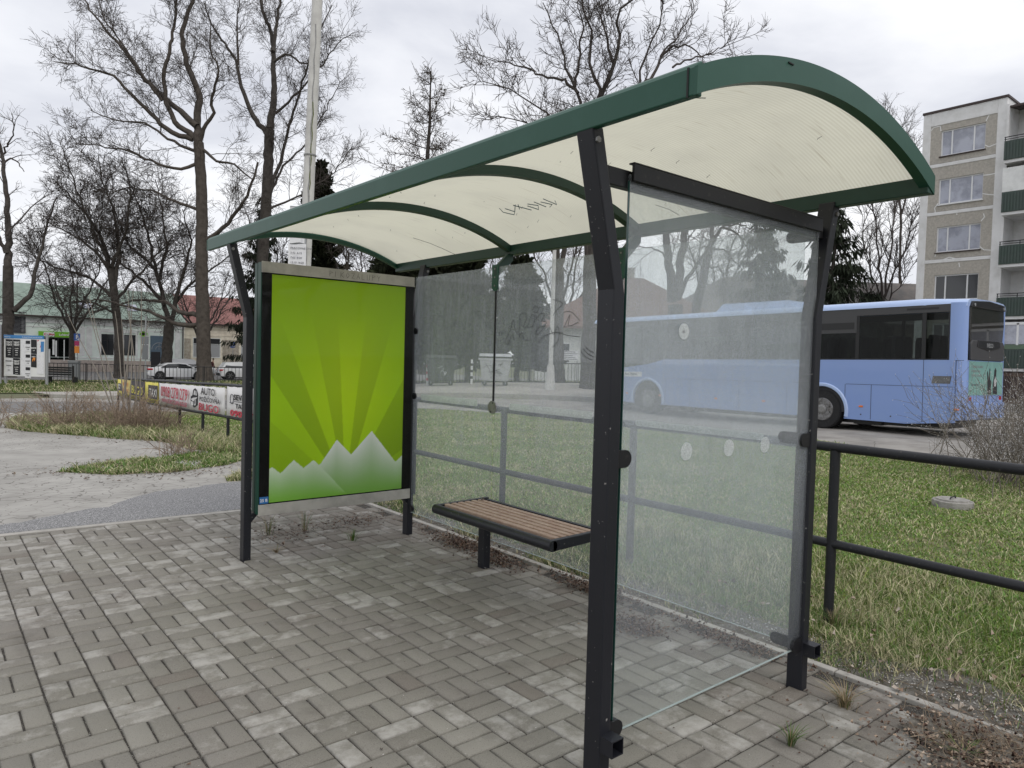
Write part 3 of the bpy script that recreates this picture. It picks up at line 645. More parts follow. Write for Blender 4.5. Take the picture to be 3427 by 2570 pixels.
prof = lambda u, P_: np.interp(u, [p[0] for p in P_], [p[1] for p in P_])
back = prof(U_, [(0, .10), (.26, .10), (.36, .157), (.475, .262), (.585, .186), (.745, .294), (.945, .135), (1, .165)])
frnt = prof(U_, [(0, .150), (.02, .156), (.075, .125), (.165, .181), (.235, .141), (.305, .174), (.36, .14), (.56, .0), (1, 0)])
for h_, c_top, c_bot in ((back, np.array([.95, .99, .93]), np.array([.22, .47, .075])), (frnt, np.array([.95, .99, .93]), np.array([.23, .52, .06]))):
    msk = W_ < h_; t = np.clip(W_/np.maximum(h_, .02), 0, 1)**1.6
    cc = c_bot+(c_top-c_bot)*(t*np.clip(h_/.25+.1, 0, 1))[..., None]; base = np.where(msk[..., None], cc, base)
V = np.stack([px0+U_*(px1-px0), np.full_like(U_, 3.4545), pz0+W_*(pz1-pz0)], -1).reshape(-1, 3)
idx = np.arange(nx_*nz_).reshape(nz_, nx_); F = np.stack([idx[:-1, :-1], idx[:-1, 1:], idx[1:, 1:], idx[1:, :-1]], -1).reshape(-1, 4)
M('poster_print', (.3, .5, .01), .45, attr='tone', spec=.3)
fast('poster', V, F, MATS['poster_print'], case, colr=base.reshape(-1, 3))
m = MB(); m.box(.084, 1.349, 3.4500, 3.4515, .4115, 2.0875); m.build('glass_cover', P['clear_glass'], case)
m = MB(); m.box(.086, .150, 3.4485, 3.4496, .418, .468); npl = m.build('number_plate', P['plate_blue'], case)
text('plate_lettering', '25 B', .030, (.0885, 3.4478, .432), (1, 0, 0), P['white_paint'], npl, bold=.0006)
# scratched tag on the top rail
def tr(x, z): return (x, 3.4517, z)
tg = []
x0 = .60
for ch in ([[(0, 0), (0, 1), (.6, .8), (0, .5)]], [[(0, 0), (0, 1)]], [[(0, 0), (0, 1)], [(.6, 1), (0, .5), (.6, 0)]], [[(.3, 0), (0, .5), (.3, 1), (.6, .5), (.3, 0)]], [[(0, 1), (.6, 1), (.1, 0), (.6, 0)]], [[(0, 0), (.3, 1), (.6, 0)], [(.1, .4), (.5, .4)]], [[(0, 1), (0, 0), (.5, 0)]], [[(0, 1), (0, 0), (.5, 0), (.5, 1)]], [[(0, 0), (0, 1), (.6, .8), (0, .5)]], [[(0, 1), (.3, .5), (.3, 0)], [(.3, .5), (.6, 1)]]):
    for s_ in ch: tg.append([(x0+a*.042, 2.108+b*.04) for a, b in s_])
    x0 += .045
strokes('scratched_tag', tg, .0012, P['scribble_grey'], case, tr)
wr = MB(); wr.add([(1.27, 2.37, .505), (1.30, 2.40, .505), (1.31, 2.375, .512), (1.285, 2.36, .53), (1.29, 2.385, .527)], [(0, 1, 2), (0, 2, 3), (2, 1, 4), (3, 2, 4), (0, 3, 4), (0, 4, 1)])
tag(wr.build('crumpled_wrapper', P['steel_grey']), 'small crumpled foil wrapper lying on the far end of the bench slats', 'wrapper')
# ------------------------------------------------------------------ railing along the lawn, banners on it
def rx(y): return float(np.interp(y, [-20, 5, 11.5, 16.3, 18.6, 21.3, 24], [2.363, 2.363, 2.46, 2.52, 2.62, 2.80, 3.0]))
rl = thing('railing', 'long black two-rail pipe railing running between paving and lawn', 'railing')
ys = [-4.36, -2.76, -1.20, .365, 1.915, 3.473, 5.03, 6.6, 8.2, 9.85, 11.45, 13.0, 14.7, 16.5, 18.5, 20.8, 23.2]
for y in ys:
    x = rx(y); h0 = hgt(x, y); m = MB(); m.tube([(x, y, h0-.08), (x, y, h0+1.03)], .0285, 14); m.build('post', P['rail_paint'], rl, smooth='auto')
fine = np.arange(-4.36, 23.21, .75)
for zz, r_ in ((1.046, .028), (.473, .0265)):
    m = MB(); m.tube([(rx(y), y, hgt(rx(y), y)+zz+.004*math.sin(y*1.7)) for y in fine], r_, 14); m.build('rail', P['rail_paint'], rl, smooth='auto')

def banner(name, label, y_right, y_left, mat, z0=.50, z1=1.005, sag=.012):
    """a sheet tied between the rails, seen from -x; local u runs right-to-left seen... (u grows toward smaller y)"""
    t = thing(name, label, 'banner', group='advertising banners tied to the railing')
    n = 30; V = []; F = []
    for i in range(n+1):
        f = i/n; y = y_left+(y_right-y_left)*f; x = rx(y)-.034-.0015*math.sin(f*17)
        h0 = hgt(rx(y), y); s_ = sag*abs(math.sin(f*math.pi*7))
        for k in range(4):
            q = k/3; V.append((x-.0015*math.sin(q*3+f*9), y, h0+z0+s_*.6+(z1-s_-z0-s_*.6)*q))
    for i in range(n):
        for k in range(3): F.append((i*4+k, (i+1)*4+k, (i+1)*4+k+1, i*4+k+1))
    o = fast('sheet', V, F, mat, t, smooth=True)
    sl = o.modifiers.new('solid', 'SOLIDIFY'); sl.thickness = .003
    m = MB()
    for i in range(0, n+1, 3):
        f = i/n; y = y_left+(y_right-y_left)*f; x = rx(y); h0 = hgt(x, y)
        for zz in (1.046, .473):
            zt = h0+zz; zb_ = h0+(z1 if zz > .8 else z0)+(-.02 if zz > .8 else .02)
            m.tube([(x-.033, y, zb_), (x-.034, y, zt), (x, y, zt+(.034 if zz > .8 else -.034))], .003, 4)
    m.build('tie', P['ink_grey'], t); return t
def bpos(y, z, off=.046): x = rx(y); return (x-off, y, hgt(x, y)+z)
def btext(t, body, y0, y1, z, size, mat, bold=.004, nm='lettering', off=.048, ital=0):
    a = Vector(bpos(y0, z, off)); b = Vector(bpos(y1, z, off)); xd = (b-a)
    o = text(nm, body, size, a, xd, mat, t, bold=bold)
    bpy.context.view_layer.update(); wd = o.dimensions.x
    nat = max(o.bound_box[4][0]-o.bound_box[0][0], 1e-4); k = xd.length/nat
    xdn = xd.normalized(); zd = Vector((ital*xdn.x, ital*xdn.y, 1)).normalized(); nn = xdn.cross(Vector((0, 0, 1)))
    mm = Matrix((xdn*k, zd, nn)).transposed().to_4x4(); mm.translation = a; o.matrix_local = mm
    return o
def brect(t, y0, y1, z0, z1, mat, nm, off=.042):
    n = 8; V = []; F = []
    for i in range(n+1):
        y = y0+(y1-y0)*i/n; V += [bpos(y, z0, off), bpos(y, z1, off)]
    for i in range(n): F.append((2*i, 2*i+2, 2*i+3, 2*i+1))
    return fast(nm, V, F, mat, t)
# white rental banner: left end y=16.45, right end y=11.55
b2 = banner('advertising_banner', 'long white banner with red phone number, black car and wording AUTO POZICOVNA BUGO', 11.55, 16.40, P['banner_white'])
btext(b2, '0908 278 279', 16.18, 13.85, .705, .34, P['red_print'], .001)
btext(b2, 'WWW.AUTOPOZICOVNA-BUGO.SK', 16.1, 13.85, .570, .135, P['pink_print'], .0005)
btext(b2, 'AUTO', 13.0, 12.05, .84, .19, P['ink'], .001)
btext(b2, 'POŽIČOVŇA', 13.1, 11.75, .705, .125, P['ink'], .0005)
btext(b2, 'BUGO', 13.15, 11.83, .53, .20, P['red_print'], .001)
def bpoly(t, pts, mat, nm, off, y0, z0, sy, sz):
    V = [bpos(y0-p[0]*sy, z0+p[1]*sz, off) for p in pts]; m = MB(); m.add(V, [tuple(range(len(V)))]); return m.build(nm, mat, t)
Yc, Zc = 13.72, .57
bpoly(b2, [(0, .15), (.02, .55), (.25, .64), (.35, .95), (.62, 1.05), (.85, .95), (1.0, .62), (.98, .5), (.93, .12), (.5, -.05), (.35, 0)], P['ink'], 'car_print', .044, Yc, Zc, .52, .36)
bpoly(b2, [(.05, .42), (.35, .5), (.95, .56), (.6, .36), (.3, .30)], P['banner_white'], 'car_print', .0455, Yc, Zc, .52, .36)
bpoly(b2, [(.42, .68), (.47, .9), (.62, .93), (.60, .66)], P['banner_white'], 'car_print', .0455, Yc, Zc, .52, .36)
bpoly(b2, [(.68, .66), (.69, .93), (.80, .88), (.86, .64)], P['banner_white'], 'car_print', .0455, Yc, Zc, .52, .36)
bpoly(b2, [(.62+.13*math.cos(a), .27+.20*math.sin(a)) for a in np.linspace(0, 6.28, 17)[:-1]], P['banner_white'], 'wheel_print', .0455, Yc, Zc, .52, .36)
bpoly(b2, [(.62+.07*math.cos(a), .27+.12*math.sin(a)) for a in np.linspace(0, 6.28, 17)[:-1]], P['ink'], 'wheel_print', .047, Yc, Zc, .52, .36)
bpoly(b2, [(.04, .3), (.06, .12), (.3, .05), (.42, .1), (.36, .28)], P['banner_white'], 'car_print', .0455, Yc, Zc, .52, .36)
# yellow taxi banner
b1 = banner('advertising_banner', 'yellow and dark banner with words BUGO and TAXI over a checker strip', 16.50, 23.1, P['banner_yellow'])
brect(b1, 20.3, 18.05, .60, 1.0, P['banner_dark'], 'dark_panel'); btext(b1, 'BUGO', 20.15, 18.25, .665, .30, P['yellow_print'], .003)
brect(b1, 17.65, 16.53, .60, .93, P['banner_dark'], 'dark_panel'); btext(b1, 'TAXI', 17.5, 16.56, .67, .26, P['white_paint'], .003)
brect(b1, 22.9, 22.1, .66, .88, P['banner_dark'], 'dark_panel'); btext(b1, 'AUTO\nTAXI', 22.85, 22.2, .80, .08, P['white_paint'], .002)
brect(b1, 22.0, 20.5, .60, 1.0, P['banner_yellow_pale'], 'pale_panel', .040)
btext(b1, '041 707', 21.8, 20.7, .83, .15, P['orange_print'], .003); btext(b1, '0905 70', 21.8, 20.7, .65, .15, P['orange_print'], .003)
m = MB()
for i in range(64):
    for r_ in range(2):
        if (i+r_) % 2: continue
        y = 22.9-i*.096; a = bpos(y, .515+r_*.035, .041); b = bpos(y-.09, .515+r_*.035, .041)
        m.add([a, b, (b[0], b[1], b[2]+.034), (a[0], a[1], a[2]+.034)], [(0, 1, 2, 3)])
m.build('checker_strip', P['ink'], b1)
b3 = banner('advertising_banner', 'white banner with black words SEVEN TAXI and a red number, right after the car banner', 8.6, 11.42, P['banner_white'], z1=1.03)
btext(b3, 'SEVEN', 11.02, 10.2, .80, .135, P['ink'], .003); btext(b3, 'TAXI', 10.92, 10.35, .66, .11, P['ink'], .002); btext(b3, '0901 7', 11.2, 9.95, .475+.045, .145, P['red_print'], .004); brect(b3, 11.02, 9.9, .765, .775, P['ink_grey'], 'line_print')
m = MB(); m.tube([bpos(11.12+.085*math.cos(a), .81+.085*math.sin(a), .045) for a in np.linspace(0, 6.28, 20)], .006, 4); m.tube([bpos(11.24, .745, .045), bpos(11.0, .745, .045)], .005, 4); m.build('emblem_print', P['ink_grey'], b3)

# ------------------------------------------------------------------ concrete lid in the lawn
lid = thing('manhole_cover', 'round concrete cover sunk in the lawn grass right of the railing post', 'manhole cover', (7.15, 1.32, hgt(7.1, 1.3)))
m = MB(); m.tube([(0, 0, -.1), (0, 0, .055), (0, 0, .062)], [.205, .205, .20], 32); m.build('ring', P['concrete_lid'], lid, smooth='auto')
m = MB(); m.tube([(0, 0, .05), (0, 0, .078)], [.17, .165], 32); m.build('lid', P['concrete_lid'], lid, smooth='auto')
m = MB(); m.tube([(-.08, 0, .078), (-.06, 0, .10), (.06, 0, .10), (.08, 0, .078)], .008, 6); m.build('handle', P['dark_steel'], lid)

# ------------------------------------------------------------------ pole with the timetable board
pp = thing('concrete_pole', 'tall whitish weathered pole behind the poster case with timetable board', 'pole', (3.52, 10.90, -.125))
m = MB(); pz = np.linspace(0, 9.6, 14); top = (.20, .20)
m.tube([(top[0]*z/9.6*1.6, top[1]*z/9.6*1.6*.2, z) for z in pz], [.112-.0022*z for z in pz], 20); m.build('shaft', P['concrete_pole'], pp, smooth=True)
def pax(z): return (.32*z/9.6, .064*z/9.6)
m = MB()
for z in (5.25, 4.02, 3.22, 3.02):
    a, b = pax(z); m.tube([(a, b, z-.012), (a, b, z+.012)], .116, 20)
m.build('strap', P['steel_grey'], pp)
def mossy(z0, z1, az, wd):
    V = []; F = []; n = 14
    for i in range(n+1):
        z = z0+(z1-z0)*i/n; a, b = pax(z); rr = .112-.0022*z+.002; ww = wd*(.5+.5*abs(math.sin(i*2.3)))
        for s in (-1, 1): th = az+s*ww+.1*math.sin(i*1.7); V.append((a+rr*math.cos(th), b+rr*math.sin(th), z))
    for i in range(n): F.append((2*i, 2*i+1, 2*i+3, 2*i+2))
    return V, F
azc = math.atan2(-1.647-10.8, -1.8-3.64)
for nm, z0, z1, da, wd, mt in (('moss_streak', 4.6, 6.2, .15, .10, 'moss'), ('rust_streak', 3.2, 5.2, .05, .16, 'steel_grey'), ('rust_streak', 5.3, 7.6, .0, .14, 'steel_grey')):
    V, F = mossy(z0, z1, azc+da, wd); fast(nm, V, F, P[mt], pp)
a, b = pax(3.0); dv = Vector((math.cos(azc), math.sin(azc), 0)); sv = Vector((dv.y, -dv.x, 0))  # sv: right-to-left
m = MB(); c0 = Vector((a, b, 0))+dv*.125
lft = -sv if sv.dot(rtv) > 0 else sv
def bp(u, z, o=0): return tuple(c0+lft*u+dv*o+Vector((0, 0, z)))
m.add([bp(-.02, 2.55), bp(.27, 2.55), bp(.27, 4.28), bp(-.02, 4.28), bp(-.02, 2.55, -.015), bp(.27, 2.55, -.015), bp(.27, 4.28, -.015), bp(-.02, 4.28, -.015)], [(0, 1, 2, 3), (7, 6, 5, 4), (0, 4, 5, 1), (1, 5, 6, 2), (2, 6, 7, 3), (3, 7, 4, 0)])
tb = thing('timetable_board', 'white paper timetable board strapped to the tall pole above the poster case', 'timetable', (3.52, 10.90, -.125))
m.build('board', P['galv'], tb)
for (u0, u1, z0, z1, k) in ((.0, .26, 3.62, 4.26, 0), (-.03, .28, 3.05, 3.60, 1), (.01, .31, 2.56, 3.03, 2)):
    mm = MB(); n = 6; vv = []
    for i in range(n+1):
        f = i/n; uu = u0+(u1-u0)*f
        for z in (z0, z1): vv.append(bp(uu+.01*math.sin(z*9), z+.012*math.sin(f*5+k), .008+.016*abs(math.sin(f*3+k))))
    ff = [(2*i, 2*i+2, 2*i+3, 2*i+1) for i in range(n)]; mm.add(vv, ff); sh_ = mm.build('paper_sheet', P['paper'], tb)
    for q in range(5):
        zz = z1-.09-q*(z1-z0-.12)/5
        tx = text('lettering', ('ODCHODY', 'PRACOVNE DNI', '5:42  6:15', '7:05  8:30', '12:10 14:25')[(q+k) % 5], .05, bp(u1-.03, zz, .030), -lft, P['ink_grey'], sh_)

# ------------------------------------------------------------------ vegetation builders
rng = np.random.default_rng(21)
def unit(v): return v/(np.linalg.norm(v)+1e-12)
class Tubes:
    def __init__(s): s.V = []; s.F = []; s.n = 0
    def add(s, pts, rr, k):
        V, F = tube_np(pts, rr, k, False); s.V.append(V); s.F.append(np.array(F)+s.n); s.n += len(V)
    def obj(s, name, mat, parent, smooth=True, colr=None):
        V = np.concatenate(s.V); F = np.concatenate(s.F)
        return fast(name, V, F, mat, parent, smooth=smooth, colr=colr)
def resample(pts, step):
    pts = np.array(pts, float); d = np.r_[0, np.cumsum(np.linalg.norm(np.diff(pts, axis=0), axis=1))]
    n = max(2, int(d[-1]/step)+1); t = np.linspace(0, d[-1], n)
    return np.stack([np.interp(t, d, pts[:, k]) for k in range(3)], 1), d[-1]
def wander(p, d, Ln, r0, r1, n, jit, up, rg):
    pts = [p]; d = unit(d); s = Ln/n
    for i in range(n):
        d = unit(d+rg.normal(0, jit, 3)+np.array([0, 0, up])); p = p+d*s; pts.append(p)
    return np.array(pts), np.linspace(r0, r1, n+1)
def side(d, rg, lo, hi):
    a = rg.uniform(lo, hi); q = unit(np.cross(d, rg.normal(0, 1, 3))); return unit(d*math.cos(a)+q*math.sin(a))
def unitv(v): return v/(np.linalg.norm(v, axis=-1, keepdims=True)+1e-12)
def spawn_vec(tb, par, cnt, lo, lenr, r0, jit, nseg, upb, k, rg, ang=(.5, 1.1), rmin=.01, grav=0.0):
    """side shoots for a batch of equal-length parent polylines par (m, n+1, 3)"""
    m, n1, _ = par.shape; idx = np.repeat(np.arange(m), cnt); M_ = len(idx)
    if M_ == 0: return np.zeros((0, nseg+1, 3)), np.zeros(0)
    f = rg.uniform(lo, 1, M_)**.85; x = f*(n1-1); i = np.minimum(x.astype(int), n1-2); A = par[idx, i]; B = par[idx, i+1]
    p = A+(B-A)*(x-i)[:, None]; d = unitv(B-A); q = unitv(np.cross(d, rg.normal(0, 1, (M_, 3)))); a = rg.uniform(ang[0], ang[1], M_)[:, None]
    nd = unitv(d*np.cos(a)+q*np.sin(a)+np.array([0, 0, upb])); ll = rg.uniform(lenr[0], lenr[1], M_)*(1.15-.45*f); P_ = [p]
    for s in range(nseg):
        nd = unitv(nd+rg.normal(0, jit, (M_, 3))+np.array([0, 0, upb*.3-grav])); p = p+nd*(ll/nseg)[:, None]; P_.append(p)
    pts = np.stack(P_, 1); rb = r0*(1.1-.4*f); rr = np.maximum(rb[:, None]*np.linspace(1, .45, nseg+1)[None], rmin)
    d0 = unitv(pts[:, -1]-pts[:, 0]); ref = np.eye(3)[np.argmin(np.abs(d0), axis=1)]; u = unitv(np.cross(d0, ref)); v = np.cross(d0, u)
    th = np.arange(k)*2*np.pi/k; V = pts[:, :, None]+rr[:, :, None, None]*(np.cos(th)[None, None, :, None]*u[:, None, None]+np.sin(th)[None, None, :, None]*v[:, None, None])
    base = (np.arange(M_)*(nseg+1)*k)[:, None, None]; ii = (np.arange(nseg)*k)[None, :, None]; jj = np.arange(k)[None, None, :]; j2 = (jj+1) % k
    F = np.stack([base+ii+jj, base+ii+j2, base+ii+k+j2, base+ii+k+jj], -1).reshape(-1, 4)
    tb.V.append(V.reshape(-1, 3)); tb.F.append(F+tb.n); tb.n += M_*(nseg+1)*k
    return pts, ll
def bare_tree(name, label, base, limbs, rg, mats=('bark', 'twig'), dens=1.0, L2=(1.6, 4.2), L3=(.8, 1.9), twigmin=.008, group=None, up=.05, L4=(.3, .95), grav=0.0, br=1.0):
    t = thing(name, label, 'tree', base, 0, group); tr_ = Tubes(); cr = Tubes(); subs = []
    for i, (pts, r0, r1) in enumerate(limbs):
        q, Ln = resample(pts, .55 if Ln_big(pts) else .25); n = len(q)
        q[1:-1] += rg.normal(0, .05 if i else .02, (n-2, 3))
        rr = r0+(r1-r0)*np.linspace(0, 1, n)**(.8)
        if i == 0: rr = rr*(1+.45*np.exp(-np.linspace(0, Ln, n)/.5))
        (tr_ if r0 > .13 or i == 0 else cr).add(q, rr, 12 if i == 0 else (8 if r0 > .13 else 5))
        subs.append((q, Ln, i == 0))
    batch2 = []
    for (q, Ln, tk) in subs:
        c = max(1, int(Ln*1.45*dens)) if not tk else int(Ln*.14*dens)
        s2, l2 = spawn_vec(cr, q[None], np.array([c]), .9 if tk else .10, L2, .045*br, .12, 7, up*2, 4, rg, rmin=twigmin, grav=grav)
        if len(s2): batch2.append((s2, l2))
        if not tk:
            s3, l3 = spawn_vec(cr, q[None], np.array([int(Ln*1.6*dens)]), .3, L3, .022*br, .14, 5, up*1.5, 3, rg, rmin=twigmin, grav=grav)
            spawn_vec(cr, s3, (l3*4.4*dens).astype(int)+1, .1, L4, .0125, .15, 3, up, 3, rg, rmin=twigmin, grav=grav)
    s2 = np.concatenate([a for a, _ in batch2]); l2 = np.concatenate([b for _, b in batch2])
    s3, l3 = spawn_vec(cr, s2, (l2*2.5*dens).astype(int)+1, .12, L3, .023*br, .14, 5, up*1.5, 3, rg, rmin=twigmin, grav=grav)
    s4, l4 = spawn_vec(cr, s3, (l3*4.4*dens).astype(int)+1, .1, L4, .0125, .15, 3, up, 3, rg, rmin=twigmin, grav=grav)
    tr_.obj('trunk', P[mats[0]], t); cr.obj('crown', P[mats[1]], t)
    return t
def Ln_big(p): 
    a = np.array(p); return np.linalg.norm(a[-1]-a[0]) > 4
